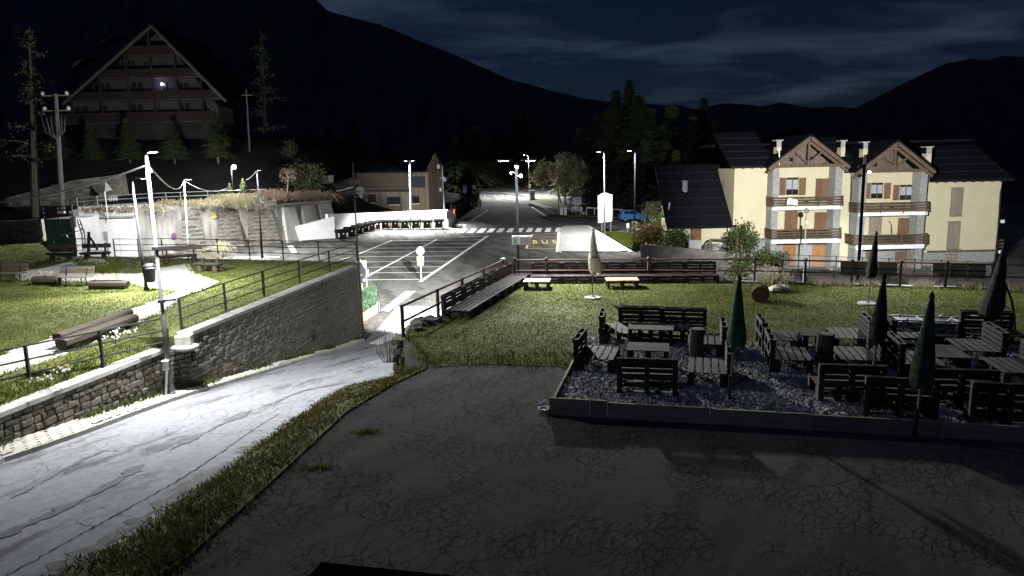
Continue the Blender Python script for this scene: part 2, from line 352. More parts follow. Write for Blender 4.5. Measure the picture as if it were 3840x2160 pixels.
def text_mesh(name, s, size, mt, parent, M, depth=.004, spacing=1.0):
    cu = bpy.data.curves.new(name, 'FONT'); cu.body = s; cu.size = size; cu.extrude = depth; cu.align_x = 'CENTER'; cu.align_y = 'CENTER'; cu.space_character = spacing
    to = bpy.data.objects.new(name, cu); COL.objects.link(to)
    bpy.context.view_layer.update()
    me = bpy.data.meshes.new_from_object(to.evaluated_get(bpy.context.evaluated_depsgraph_get())); bpy.data.objects.remove(to)
    me.materials.clear(); me.materials.append(mt); me.transform(M)
    if parent is not None: me.transform(wmat(parent).inverted())
    o = bpy.data.objects.new(name, me); COL.objects.link(o)
    if parent is not None: o.parent = parent
    return o
def facing(p, rz=0):   # upright lettering that faces -Y
    return Matrix.Translation(p) @ Matrix.Rotation(rz, 4, 'Z') @ Matrix.Rotation(math.pi/2, 4, 'X')
# ================================================================== SETTING
ZL, ZP = 4.4, 3.8          # plateau (lawn and yard) and park levels
def sheet(name, poly, z, mt, sub=0):
    mb = MB(); zf = z if callable(z) else (lambda x, y: z)
    mb.poly([(p[0], p[1], zf(p[0], p[1])) for p in poly]); o = mb.build(name, mt)
    if o.data.polygons[0].normal.z < 0: o.data.flip_normals()
    return struct(o)
def grid(name, x0, x1, nx, y0, y1, ny, zf, mt):
    xs = np.linspace(x0, x1, nx); ys = np.linspace(y0, y1, ny)
    mb = MB(); mb.v = [(x, y, zf(x, y)) for y in ys for x in xs]
    mb.f = [(j*nx+i, j*nx+i+1, (j+1)*nx+i+1, (j+1)*nx+i) for j in range(ny-1) for i in range(nx-1)]
    return struct(mb.build(name, mt, smooth=True))
# far ground to the horizon
sheet('ground', [(-6000, -400), (6000, -400), (6000, 9000), (-6000, 9000)], -4.0, M_hill)
# car park and valley road: one gently rising sheet
lot_poly = [(-75, 38), (75, 38), (75, 190), (-75, 190)]
lot = sheet('parking_lot', lot_poly, lambda x, y: zlot(y), M_lot)
# --- front road, climbing from the car park
roadL = [onroad(p) for p in [(-260, 1865), (0, 1740), (330, 1625), (640, 1508), (1000, 1398), (1240, 1325), (1340, 1296)]]
roadR = [onroad(p) for p in [(-150, 2390), (298, 2147), (520, 2015), (775, 1848), (1103, 1602), (1300, 1470), (1431, 1386), (1500, 1310)]]
def resample(pl, ys):
    pl = sorted(pl, key=lambda p: p.y)
    return [float(np.interp(y, [p.y for p in pl], [p.x for p in pl])) for y in ys]
YS = list(np.arange(4, 48.01, 1.0))
LX = resample(roadL+[Vector((-12.6, 4, 0)), Vector((-8.2, 42, 0)), Vector((-8.0, 48, 0))], YS)
RX = resample(roadR+[Vector((roadR[0].x+1.5, 4, 0)), Vector((-1.4, 26, 0)), Vector((1, 34, 0)), Vector((3, 48, 0))], YS)
mb = MB()
for i, y in enumerate(YS):
    for k in range(7):
        t = k/6; x = LX[i]*(1-t)+RX[i]*t
        mb.v.append((x, y, zroad(y)+.06*math.sin(math.pi*t)*(y < 36)+(.006 if y > 41 else .0)))
mb.f = [(i*7+k, i*7+k+1, (i+1)*7+k+1, (i+1)*7+k) for i in range(len(YS)-1) for k in range(6)]
road = struct(mb.build('road', M_road, smooth=True))
# --- plateau: cracked yard asphalt with the lawn on it
vergeTop = [onz(p, ZL) for p in [(560, 2190), (715, 2087), (1043, 1789), (1297, 1550), (1480, 1440), (1609, 1379)]]
E0 = onz((1512, 1262), ZL); E1 = Vector((-0.35, 28.5, ZL))
rail_line = [Vector((E0.x, E0.y, ZL)), E1, Vector((8.0, 27.5, ZL)), Vector((16.9, 24.6, ZL)), Vector((34, 17.5, ZL))]
plateau = [(p.x, p.y) for p in ([Vector((vergeTop[0].x+2, 1.5, 0))]+vergeTop+[E0+Vector((.2, -1.2, 0))]+rail_line)]+[(34, 1.5)]
mb = MB().prism(plateau, -2.5, ZL); yard = struct(mb.build('yard', M_yard))
lawn_poly = [(p.x, p.y) for p in [onz((1640, 1378), ZL), onz((1540, 1330), ZL), E0+Vector((.3, -.4, 0)), E0, E1, rail_line[2], rail_line[3], rail_line[4]]]+[(34, 12)]
terr_o = onz((2062, 1552), ZL); TR = math.radians(-13)
tx, ty = Vector((math.cos(TR), math.sin(TR), 0)), Vector((-math.sin(TR), math.cos(TR), 0))
def tf(a, b, z=0): return terr_o + tx*a + ty*b + Vector((0, 0, z))
lawn_poly += [tuple(tf(20, 6.1)[:2]), tuple(tf(0.1, 6.1)[:2]), tuple(tf(0, 2.9)[:2]), tuple(onz((2090, 1374), ZL)[:2]), tuple(onz((1800, 1366), ZL)[:2])]
sheet('lawn', lawn_poly, ZL+.012, M_grass)
terr_poly = [tuple(tf(a, b)[:2]) for a, b in [(0, 0), (20, 0), (20, 6.1), (0.1, 6.1)]]
sheet('gravel_terrace', terr_poly, ZL+.02, M_gravel)
def scatter(poly, n, z, seed, excl=()):
    R = np.random.default_rng(seed); a = np.array(poly)[:, :2]; lo, hi = a.min(0), a.max(0)
    P = R.uniform(lo, hi, (n, 2)); k = inpoly(P, poly)
    for e in excl: k &= ~inpoly(P, e)
    P = P[k]; return np.column_stack([P, np.full(len(P), z) if not callable(z) else [z(x, y) for x, y in P]])
def vis(P, mx=5):  # keep what the view can take in, with a margin of metres
    d = P[:, 1]*math.cos(PITCH)-(P[:, 2]-9)*math.sin(PITCH)
    return P[(np.abs(P[:, 0]) < d*1950/F+mx)]
# lawn blades in clumps
def clumpy(P, seed, cut=.35, sc=.9):
    R = np.random.default_rng(seed); g = R.random((64, 64)); x = (P[:, 0]*sc) % 64; y = (P[:, 1]*sc) % 64
    xi, yi = x.astype(int), y.astype(int); fx, fy = x-xi, y-yi
    v = g[xi, yi]*(1-fx)*(1-fy)+g[(xi+1) % 64, yi]*fx*(1-fy)+g[xi, (yi+1) % 64]*(1-fx)*fy+g[(xi+1) % 64, (yi+1) % 64]*fx*fy
    return P[v+R.random(len(P))*.5 > cut]
P = clumpy(vis(scatter(lawn_poly, 330000, ZL+.01, 1), 8), 5, .42)
o = blades('lawn_grass', P, .034, .026, M_blade, 3, 1.4)
# pebbles of the gravel terrace
R_ = random.Random(4)
pm = [MB().blob((0, 0, 0), 1, s, 4, 6, .22, (1, .8, .55)).mesh('pebble', M_pebble) for s in range(4)]
gt = bpy.data.objects['gravel_terrace']
for i in range(300):
    r = R_.uniform(.024, .05); b = R_.uniform(.03, 2.6); a = R_.choice([R_.uniform(.02, 1.5), R_.uniform(3.2, 6.8)]); p = tf(a, b, .03)
    o = bpy.data.objects.new('pebble', pm[i % 4]); COL.objects.link(o); o.location = p; o.scale = (r*1.15,)*3; o.rotation_euler = (0, 0, R_.uniform(0, 6)); o.parent = gt
q = MB().blob((0, 0, 0), 1, 3, 3, 5, .2, (1, .85, .75)); bv = np.array(q.v); bf = np.array(q.f); N_ = 17000; Rn = np.random.default_rng(5)
aa, bb_ = Rn.uniform(.03, 12.5, N_), Rn.uniform(.02, 6.05, N_); rr = Rn.uniform(.018, .045, N_); th = Rn.uniform(0, 6.28, N_)
ct_, st_ = np.cos(th), np.sin(th); ctr = np.array(terr_o)+np.outer(aa, np.array(tx))+np.outer(bb_, np.array(ty))+np.array([0, 0, .03])
X_ = (bv[None, :, 0]*ct_[:, None]-bv[None, :, 1]*st_[:, None])*rr[:, None]; Y_ = (bv[None, :, 0]*st_[:, None]+bv[None, :, 1]*ct_[:, None])*rr[:, None]; Z_ = bv[None, :, 2]*rr[:, None]
allv = np.stack([X_, Y_, Z_], -1)+ctr[:, None, :]
stuff(np_mesh('pebbles', allv[:, bf, :].reshape(-1, 3), 4, mat('pebble_far', (.34, .33, .305), 1.0, .45, 11, gloss=0), gt))
# --- verge bank between road and yard
mb = MB(); KS = 9; stations = []
vt = sorted(vergeTop+[Vector((vergeTop[0].x+2, 1.5, ZL)), Vector((-2.9, 19.2, ZL))], key=lambda p: p.y)
for i, t in enumerate(np.linspace(0, 1, 40)):
    # matching points along both edges
    yr = 5+t*(roadR[-1].y-5); xr = float(np.interp(yr, YS, RX))
    s = t*(len(vt)-1); k = min(int(s), len(vt)-2); q = vt[k].lerp(vt[k+1], s-k)
    stations.append((Vector((xr-.1, yr, zroad(yr)+.01)), q))
# top edge by arc length of matching pixel columns keeps the bank even
Rb = random.Random(9)
for a, b in stations:
    for k in range(KS):
        u = k/(KS-1); p = a.lerp(b, u); p.z = a.z+(b.z+.03-a.z)*(u**.8)+(Rb.uniform(-.05, .07) if 0 < k < KS-1 else 0)
        mb.v.append(tuple(p))
mb.f = [(i*KS+k, i*KS+k+1, (i+1)*KS+k+1, (i+1)*KS+k) for i in range(len(stations)-1) for k in range(KS-1)]
verge = struct(mb.build('verge', M_grass, smooth=True))
if sum(p.normal.z for p in verge.data.polygons) < 0: verge.data.flip_normals()
V = np.array(mb.v).reshape(len(stations), KS, 3)
R2 = np.random.default_rng(11); n = 42000
ii = R2.uniform(0, len(stations)-1.001, n); kk = R2.beta(1, 1, n)*(KS-1.001); i0 = ii.astype(int); k0 = kk.astype(int); fi = (ii-i0)[:, None]; fk = (kk-k0)[:, None]
P = V[i0, k0]*(1-fi)*(1-fk)+V[i0+1, k0]*fi*(1-fk)+V[i0, k0+1]*(1-fi)*fk+V[i0+1, k0+1]*fi*fk
# ragged overrun onto the asphalt
P[:, 0] += R2.normal(size=n)*.1; P[:, 1] += R2.normal(size=n)*.1
blades('verge_grass', clumpy(P, 8, .45, 1.7), .06, .028, M_vblade, 4, 1.2)
# bank of earth and grass at the lawn's near corner
mb = MB(); cpts = [onz(p, ZL) for p in [(1540, 1330), (1640, 1378), (1609, 1379), (1512, 1345)]]
Pc = scatter(lawn_poly, 60000, ZL+.01, 21); front = onz((1800, 1366), ZL).y
Pc = Pc[(Pc[:, 1] < front+1.1) & (Pc[:, 0] < 1.9)]; Pc[:, 1] -= np.abs(np.random.default_rng(2).normal(size=len(Pc)))*.22; Pc[:, 1] -= .12*np.sin(Pc[:, 0]*5)
blades('lawn_edge_grass', Pc[:9000], .11, .032, M_vblade, 12, .8)
# --- lot markings (painted sheets, children of the lot)
def mark(pts, mt=M_paint, name='road_marking', f=onlot, dz=.012, par=None):
    P = [f(p, dz) for p in pts]
    if par is None: par = lot
    o = MB().poly(P).build(name, mt, par, world=True)
    if o.data.polygons[0].normal.z < 0: o.data.flip_normals()
    return o
def pline(a, b, wpx0, wpx1=None, mt=M_paint, dz=.012, f=onlot, wm=None, par=None):
    A, B = f(a, dz), f(b, dz); d = (B-A); d.z = 0; d.normalize(); s = Vector((-d.y, d.x, 0))*((wm or .12)/2)
    N = 6; mbx = MB()
    for i in range(N+1):
        q = A.lerp(B, i/N)
        for g in (-1, 1):
            r = q+s*g; r.z = (zlot(r.y) if f is onlot else zroad(r.y))+dz; mbx.v.append(tuple(r))
    mbx.f = [(2*i, 2*i+1, 2*i+3, 2*i+2) for i in range(N)]
    o = mbx.build('road_marking', mt, lot if par is None else par, world=True)
    if o.data.polygons[0].normal.z < 0: o.data.flip_normals()
rows = [(1540, 457, 1160), (1460, 505, 240), (1375, 552, 150), (1310, 607, 20), (1230, 660, -120), (1150, 723, -220), (1060, 793, -240), (945, 868, -250), (830, 945, -260), (700, 1040, -270)]
for xr, y, xl in rows: pline(cB5(xr, y), cB5(xl, y+6+(xr-xl)*.004), 2, wm=.13)
pline(cB5(1555, 450), cB5(640, 1072), 4, wm=.3); pline(cB5(860, 500), cB5(-230, 1078), 3, wm=.22); pline(cB5(250, 512), cB5(-200, 697), 3, wm=.2)
for i, cx in enumerate([255, 348, 440, 533, 626, 717, 810, 903, 997, 1085, 1176, 1275]):   # zebra crossing
    sk = 34*(1-i/11.)
    mark([c4(cx-36-sk*.7, 961-i*1.0), c4(cx+18-sk*.4, 961-i*1.0), c4(cx+28+sk*.7, 923-i*1.1), c4(cx-20+sk*.6, 923-i*1.1)])
pline(c4(1022, 975), c4(1285, 968), 2, mt=M_ypaint, wm=.16); pline(c4(960, 1112), c4(1290, 1110), 2, mt=M_ypaint, wm=.14)
pline(c4(1022, 975), c4(1005, 1010), 2, mt=M_ypaint, wm=.2); pline(c4(960, 1112), c4(975, 1082), 2, mt=M_ypaint, wm=.2)
bA, bB = onlot(c4(1028, 1064)), onlot(c4(1246, 1060)); wB = (bB-bA).length; mid = (bA+bB)/2
bt, bb2 = onlot(c4(1137, 1032)), onlot(c4(1137, 1066)); hB = (bt-bb2).length
Mx = Matrix.Translation(onlot(c4(1137, 1049), .014)) @ Matrix.Rotation(math.atan2((bB-bA).y, (bB-bA).x), 4, 'Z') @ Matrix.Rotation(math.atan(.04), 4, 'X') @ Matrix.Diagonal((1, hB/ (wB*.30), 1, 1))
text_mesh('bus_lettering', 'B U S', wB*.42, M_ypaint, lot, Mx, depth=.001, spacing=1.15)
pline(c4(1285, 930), c4(1270, 1145), 3, wm=.45); pline(c4(590, 740), c4(430, 845), 3, wm=.12); pline(c4(1000, 700), c4(1150, 800), 3, wm=.15)
pline(c4(230, 882), c4(370, 880), 2, wm=.2); pline(c4(370, 880), c4(355, 920), 2, wm=.3); pline(c4(240, 880), c4(215, 920), 2, wm=.2)
pline(c3(200, 1200), c3(640, 1195), 2, wm=.4); pline(c3(740, 1085), c3(785, 1150), 2, wm=.55); pline(c3(740, 1050), c3(1180, 1030), 2, wm=.12); pline(c3(1230, 1220), c3(1380, 1185), 2, wm=.15)
def rmark(pts): return mark(pts, f=onroad, dz=.03, par=road, name='lane_marking')
mark([c9(970, 735), c9(1150, 735), c9(660, 1100), c9(520, 1082)], dz=.1)
rmark([cB1(1245, 1103), cB1(1345, 1116), cB1(1585, 1020), cB1(1565, 945)]); rmark([cB1(1435, 1130), cB1(1522, 1139), cB1(1560, 1110), cB1(1540, 1085)])
# --- pavement island by the bus bay, with a real kerb
isl = [onlot(c4(*p)) for p in [(1320, 902), (1540, 893), (1700, 975), (1965, 1140), (1860, 1150), (1300, 1148)]]
isl_o = struct(MB().prism([(p.x, p.y) for p in isl], lambda x, y: zlot(y)-.1, lambda x, y: zlot(y)+.1).build('pavement', M_conc))
s_ = [onlot(c4(*p), .15) for p in [(1545, 890), (1572, 890), (1990, 1140), (1965, 1142)]]
MB().prism([(p.x, p.y) for p in s_], lambda x, y: zlot(y)-.05, lambda x, y: zlot(y)+.13).build('kerb', M_white, isl_o)
s_ = [onlot(c4(*p), .15) for p in [(1300, 902), (1318, 902), (1300, 1148), (1280, 1148)]]
MB().prism([(p.x, p.y) for p in s_], lambda x, y: zlot(y)-.05, lambda x, y: zlot(y)+.12).build('kerb', M_conc, isl_o)
gtri = [onlot(c4(*p)) for p in [(1690, 962), (1990, 985), (2060, 1050), (2060, 1130), (1995, 1136)]]
struct(MB().prism([(p.x, p.y) for p in gtri], lambda x, y: zlot(y)-.1, lambda x, y: zlot(y)+.16).build('grass_verge', M_grass))
Pg = scatter([(p.x, p.y) for p in gtri], 9000, lambda x, y: zlot(y)+.16, 31); blades('verge_tuft_grass', Pg, .16, .06, M_blade, 5, .8)
# far pavement and banks beside the valley road
bank = [onlot(c4(*p)) for p in [(1010, 650), (1130, 640), (1330, 700), (1400, 790), (1270, 810), (1130, 730), (985, 700)]]
struct(MB().prism([(p.x, p.y) for p in bank], lambda x, y: zlot(y)-.1, lambda x, y: zlot(y)+.3).build('grass_bank', M_grass))
fp = [onlot(c4(*p)) for p in [(985, 690), (1060, 690), (1310, 770), (1260, 800)]]
struct(MB().prism([(p.x, p.y) for p in fp], lambda x, y: zlot(y)-.1, lambda x, y: zlot(y)+.4).build('far_pavement', M_conc))
fv = [onlot(c4(*p)) for p in [(1330, 740), (1900, 775), (1880, 820), (1330, 800), (1270, 800)]]
struct(MB().prism([(p.x, p.y) for p in fv], lambda x, y: zlot(y)-.1, lambda x, y: zlot(y)+.12).build('far_verge', M_grass))
# --- park: a raised slab of grass behind the stone wall
W1 = onz((702, 1252), ZP); W2 = onz((1336, 997), ZP); WB = onz(c3(1388, 1240), ZP)
ZS = ZP-.36
W0 = onz((-30, 1562), ZS); Wm = onz((628, 1305), ZS); Wfar = W0+(W0-Wm).normalized()*9
B1_ = onz(c6(1112, 312), ZP); B2_ = onz(c6(540, 310), ZP)
_dw = (Wm-Wfar).normalized(); _nw = Vector((-_dw.y, _dw.x, 0)); Wi0, Wi1 = Wfar+_nw*1.05, Wm+_nw*1.05
park_poly = [(Wi0.x, Wi0.y), (Wi1.x, Wi1.y), (W1.x-.5, W1.y-.3), (W1.x, W1.y), (W2.x, W2.y), (WB.x, WB.y), (B1_.x, B1_.y), (B2_.x, B2_.y), (-38.5, 57.5), (-48, 57.5), (-48, 12)]
park = struct(MB().prism(park_poly, -1.5, ZP-.02).build('park_lawn', M_grass))
gpoly = [c6(*p) for p in [(120, 470), (330, 440), (560, 385), (830, 340), (1010, 345), (880, 420), (960, 470), (1330, 480), (1560, 420), (1830, 375), (1880, 470), (2120, 560), (1950, 640), (1720, 700), (1690, 650), (1560, 625), (1400, 612), (1230, 565), (1000, 560), (560, 555), (180, 545)]]
gpoly = [onz(p, ZP) for p in gpoly]
struct(MB().poly([(p.x, p.y, ZP+.005) for p in gpoly]).build('gravel_path', M_path))
if bpy.data.objects['gravel_path'].data.polygons[0].normal.z < 0: bpy.data.objects['gravel_path'].data.flip_normals()
ppoly = [onz(c6(*p), ZP) for p in [(-250, 1370), (0, 1268), (600, 1060), (1250, 830), (1500, 745), (1690, 660), (1900, 650), (1690, 760), (1560, 860), (1250, 990), (560, 1270), (0, 1470), (-250, 1570)]]
pp = struct(MB().poly([(p.x, p.y, ZP-.005) for p in ppoly]).build('paved_path', M_mortar))
if pp.data.polygons[0].normal.z < 0: pp.data.flip_normals()
def pavers(parent, poly, dirv, lx, ly, ztop, limit=300, seed=2, keep=None):
    """paving stones laid in running bond over poly; the first `limit` nearest the viewer are single pieces"""
    d = Vector((dirv[0], dirv[1], 0)).normalized(); s = Vector((-d.y, d.x, 0)); a = np.array([(p[0], p[1]) for p in poly]); c = Vector((*a.mean(0), 0))
    cand = []
    for i in range(-160, 160):
        for j in range(-60, 60):
            p = c+d*(i*lx+(j % 2)*lx/2)+s*(j*ly); cand.append((p.x, p.y))
    P = np.array(cand); P = P[inpoly(P, poly)]
    if keep: P = P[[keep(x, y) for x, y in P]]
    P = P[np.argsort(P[:, 1])]
    me = MB().box((0, 0, -.02), (lx*.94, ly*.92, .06)).mesh('paver', M_paver); ang = math.atan2(d.y, d.x); mbx = MB(); R = random.Random(seed)
    for k, (x, y) in enumerate(P):
        z = (ztop(x, y) if callable(ztop) else ztop)+R.uniform(-.004, .004)
        if k < limit:
            o = bpy.data.objects.new('paver', me); COL.objects.link(o); o.location = (x, y, z); o.rotation_euler = (R.uniform(-.01, .01), R.uniform(-.01, .01), ang); o.parent = parent
        else: mbx.box((x, y, z-.02), (lx*.94, ly*.92, .06), ang)
    if mbx.v: stuff(mbx.build('pavers', M_paver, parent))
pavers(pp, [(p.x, p.y) for p in ppoly], (Wm-W0)[:2], .42, .26, ZP+.018)
# park grass
wallstrip = [(W0.x, W0.y), (Wm.x, Wm.y), (W1.x, W1.y), (W2.x, W2.y)]
P = clumpy(vis(scatter(park_poly, 300000, ZP-.02, 6, [[(p.x, p.y) for p in gpoly], [(p.x, p.y) for p in ppoly]]), 2), 4, .45)
blades('park_grass', P, .055, .035, M_blade, 7, 1.2)
# tufts straying onto the gravel edge
P = []
for i in range(len(gpoly)):
    a, b = gpoly[i], gpoly[(i+1) % len(gpoly)]
    for k in range(int((b-a).length*60)):
        q = a.lerp(b, R_.random()); P.append((q.x+R_.gauss(0, .16), q.y+R_.gauss(0, .2), ZP))
for i in range(len(ppoly)):
    a, b = ppoly[i], ppoly[(i+1) % len(ppoly)]
    for k in range(int((b-a).length*40)):
        q = a.lerp(b, R_.random()); P.append((q.x+R_.gauss(0, .06), q.y+R_.gauss(0, .08), ZP))
blades('path_edge_grass', np.array(P), .1, .035, M_blade, 17, .9)
# --- pavement strip with kerb along the foot of the stone wall
wl = [Wfar, W0, Wm, W1, W2]
def wallx(y): 
    q = sorted(wl, key=lambda p: p.y); return float(np.interp(y, [p.y for p in q], [p.x for p in q]))
ys = [y for y in YS if 6 <= y <= 38.5]
mb = MB(); mk = MB()
for y in ys:
    xl = wallx(y)+.1; xr = float(np.interp(y, YS, LX)); z = zroad(y)+.11
    mb.v += [(xl-.3, y, z), (xr-.12, y, z)]; mk.v += [(xr-.12, y, z+.012), (xr+.02, y, z+.012), (xr+.02, y, z-.14)]
mb.f = [(2*i, 2*i+1, 2*i+3, 2*i+2) for i in range(len(ys)-1)]
mk.f = [f for i in range(len(ys)-1) for f in ((3*i, 3*i+1, 3*i+4, 3*i+3), (3*i+1, 3*i+2, 3*i+5, 3*i+4))]
foot = struct(mb.build('footway', M_mortar)); mk.build('kerb', M_conc, foot)
fpoly = [(wallx(y)+.12, y) for y in ys]+[(float(np.interp(y, YS, LX))-.14, y) for y in reversed(ys)]
pavers(foot, fpoly, (Wm-W0)[:2], .34, .2, lambda x, y: zroad(y)+.125)
# weeds along the wall foot
P = []
Rw = random.Random(3)
for y in np.arange(8, 38, .03):
    if math.sin(y*1.7)+math.sin(y*.63+1) > -.35+ (0.6 if y > 30 else 0):
        for _ in range(3): P.append((wallx(y)+.12+abs(Rw.gauss(0, .13)), y, zroad(y)+.12))
P = np.array(P); blades('wall_foot_weeds', P, .17, .05, M_leaf, 9, .8)
# ------------------------------------------------------------------ stone retaining wall of the park
sw = T('stone_retaining_wall', 'long rough stone retaining wall between the sloping road and the park', 'wall', (Wm.x, Wm.y, 0))
def wall_seg(a, b, ztop, nx=12):
    d = (b-a); d.z = 0; n = Vector((d.y, -d.x, 0)).normalized(); return n
mcore = MB()
segs = [(Wfar, Wm, ZS), (W1, W2, ZP)]
for a, b, zt in segs:
    d = (b-a).normalized(); n = Vector((d.y, -d.x, 0)); a2, b2 = a-n*.5, b-n*.5
    mcore.prism([(a.x, a.y), (b.x, b.y), (b2.x, b2.y), (a2.x, a2.y)], -1.4, zt-.08)
dn = (W1-Wm).normalized()
mcore.prism([(Wm.x-.5, Wm.y-.05), (Wm.x, Wm.y), (W1.x, W1.y), (W1.x-.5, W1.y)], -1.4, ZS-.08)
mcore.prism([(W2.x-.6, W2.y), (W2.x, W2.y), (WB.x, WB.y), (WB.x-.6, WB.y)], -1.4, ZP-.08)
mcore.build('mortar_core', M_mortar, sw, world=True)
cop = MB()
for a, b, zt in segs:
    d = (b-a).normalized(); n = Vector((d.y, -d.x, 0)); L_ = (b-a).length; k = max(1, int(L_/1.1))
    for i in range(k):
        p = a+d*(L_*(i+.5)/k)-n*.16
        MB().box((p.x, p.y, zt-.02), (L_/k-.015, .5, .12), math.atan2(d.y, d.x)).build('coping_slab', M_conc if zt == ZS else mat('grey_coping', (.2, .195, .175), .9, .3, 2), sw, world=True)
smesh = []
for s in range(8):
    q = MB(); R = random.Random(s)
    vs = []
    for (yy, sc) in ((-.5, 1), (.25, .98), (.5, .82)):
        for sx, sz in ((-.5, -.5), (.5, -.5), (.5, .5), (-.5, .5)):
            vs.append(((sx+R.uniform(-.05, .05))*sc, yy+R.uniform(-.12, .1)*(yy > 0), (sz+R.uniform(-.07, .07))*sc))
    q.add(vs, [(3, 2, 1, 0)]+[(i*4+j, i*4+(j+1) % 4, (i+1)*4+(j+1) % 4, (i+1)*4+j) for i in range(2) for j in range(4)]+[(8, 9, 10, 11)])
    me = q.mesh('stone', M_stone); bm = bmesh.new(); bm.from_mesh(me); bmesh.ops.recalc_face_normals(bm, faces=bm.faces); bm.to_mesh(me); bm.free(); smesh.append(me)
SWI = wmat(sw).inverted()
def stones(parent, a, b, z0f, zt, hh, ll, out, limit, seed, name='stone', join=None, mt=M_stone):
    """courses of single stones on a wall face from a to b"""
    R = random.Random(seed); d = (b-a); d.z = 0; L_ = d.length; d.normalize(); n = Vector((d.y, -d.x, 0)); ang = math.atan2(n.x, -n.y)  # face normal
    ang = math.atan2(d.y, d.x)+math.pi; res = []
    z = zt-.09
    while z > -1.3:
        h = hh*R.uniform(.8, 1.25); x = R.uniform(-.2, 0)
        while x < L_:
            l_ = ll*R.uniform(.6, 1.6); cx = x+l_/2; p = a+d*min(max(cx, 0.05), L_-.05)
            if z > z0f(p.y)-.05 and cx < L_+.05: res.append((p, z-h/2, l_, h, R.uniform(.6, 1.5)*out, R.randrange(8)))
            x += l_
        z -= h
    return [(r, ang, n) for r in res]
allst = []
for (a, b, zt, sd) in [(Wfar, Wm, ZS, 1), (Wm, W1, ZS, 5), (W1, W2, ZP, 2), (W2, WB, ZP, 3)]:
    allst += stones(sw, a, b, zroad, zt, .165, .29, .035, 300, sd)
allst = [s for s in allst if s[0][0].y > 11]
allst.sort(key=lambda s: s[0][0].y)
jm = MB(); Rj = random.Random(2)
for k, ((p, z, l_, h, ou, vi), ang, n) in enumerate(allst):
    c = Vector((p.x, p.y, z))+n*(.0)
    Mt = Matrix.Translation(c) @ Matrix.Rotation(ang, 4, 'Z') @ Matrix.Diagonal((l_*.95, ou*2+.05, h*.92, 1))
    if k < 300:
        o = bpy.data.objects.new('stone', smesh[vi]); COL.objects.link(o); o.parent = sw; o.matrix_local = SWI @ Mt
    else:
        me = smesh[vi]; M2 = SWI @ Mt; jm.add([M2 @ v.co for v in me.vertices], [tuple(f.vertices) for f in me.polygons])
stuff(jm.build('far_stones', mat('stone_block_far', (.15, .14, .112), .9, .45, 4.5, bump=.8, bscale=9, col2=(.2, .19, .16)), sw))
dh = MB()
for px, py in [(cB1(1000, 1037)), (c6(1945, 1280))]:
    t = min((abs((W1+(W2-W1)*t_ - CAM).cross(ray(px, py)).length), t_) for t_ in np.linspace(0, 1, 200))[1]; p = W1+(W2-W1)*t; r = ray(px, py); q = CAM+r*(p.y/r.y)
    n = Vector(((W2-W1).y, -(W2-W1).x, 0)).normalized(); MB().box((p.x+n.x*.1, p.y+n.y*.1, q.z), (.2, .08, .28), math.atan2((W2-W1).y, (W2-W1).x)).build('drain_hole', M_black, sw, world=True)
# concrete shoulder where the wall steps up
q = MB(); q.box((W1.x+.02, W1.y-.28, ZP-.2), (.5, .5, .5), .2); q.build('stepped_end_block', M_conc, sw, world=True, bevel=.04)
q = MB(); q.lathe([(.36, 0), (.42, .05), (.42, .09), (.1, .1)], (W1.x+.12, W1.y-.5, ZS-.02), 14); q.build('round_ledge_slab', M_conc, sw, world=True)
# earth retaining wall below the lawn rail
lw = T('lawn_retaining_wall', 'low rubble stone wall end under the brown railing at the lawn corner', 'wall', (E0.x, E0.y, 0))
q = MB(); a, b = E0, E1; d = (b-a).normalized(); n = Vector((d.y, -d.x, 0))
q.prism([(a.x-n.x*.22, a.y-n.y*.22), (b.x-n.x*.22, b.y-n.y*.22), (b.x+n.x*.22, b.y+n.y*.22), (a.x+n.x*.22, a.y+n.y*.22)], -1.5, ZL-.1)
q.build('wall_core', M_mortar, lw, world=True)
Rk = random.Random(5); LI = wmat(lw).inverted()
for lev in range(7):
    for j in range(2):
        for side in range(2):
            c = E0-n*(-.12+.26*j)+d*(-.06+.3*side); z = ZL-.13-lev*.24
            Mt = Matrix.Translation((c.x, c.y, z)) @ Matrix.Rotation(math.atan2(d.y, d.x)+math.pi/2+Rk.uniform(-.1, .1), 4, 'Z') @ Matrix.Diagonal((.27*Rk.uniform(.85, 1.15), .34, .23, 1))
            o = bpy.data.objects.new('stone', smesh[Rk.randrange(8)]); COL.objects.link(o); o.parent = lw; o.matrix_local = LI @ Mt

# rough earth face beside the rubble wall end
q = MB(); Rb = random.Random(12); ea = E0+Vector((.15, -.1, 0)); eb = onz((1640, 1378), ZL); nxe, nze = 9, 6; vv = []
for j in range(nze):
    for i in range(nxe):
        p = ea.lerp(eb, i/(nxe-1)); f = j/(nze-1); o_ = Vector((-.55, -.75, 0))*f**1.3
        vv.append((p.x+o_.x+Rb.uniform(-.07, .07), p.y+o_.y+Rb.uniform(-.07, .07), ZL+.03-f*1.3+Rb.uniform(-.05, .05)))
q.add(vv, [(j*nxe+i, j*nxe+i+1, (j+1)*nxe+i+1, (j+1)*nxe+i) for j in range(nze-1) for i in range(nxe-1)])
eb_ = struct(q.build('earth_bank', M_soil, smooth=True)); VV = np.array(vv).reshape(nze, nxe, 3); Rr_ = np.random.default_rng(5)
P = np.array([VV[int(a), int(b)]*(1-(a % 1))+VV[int(a)+1, int(b)]*(a % 1)+(VV[int(a), int(b)+1]-VV[int(a), int(b)])*(b % 1) for a, b in zip(Rr_.uniform(0, nze-1.01, 2600), Rr_.uniform(0, nxe-1.01, 2600))])
blades('bank_grass', P, .1, .03, M_vblade, 31, 1.0)

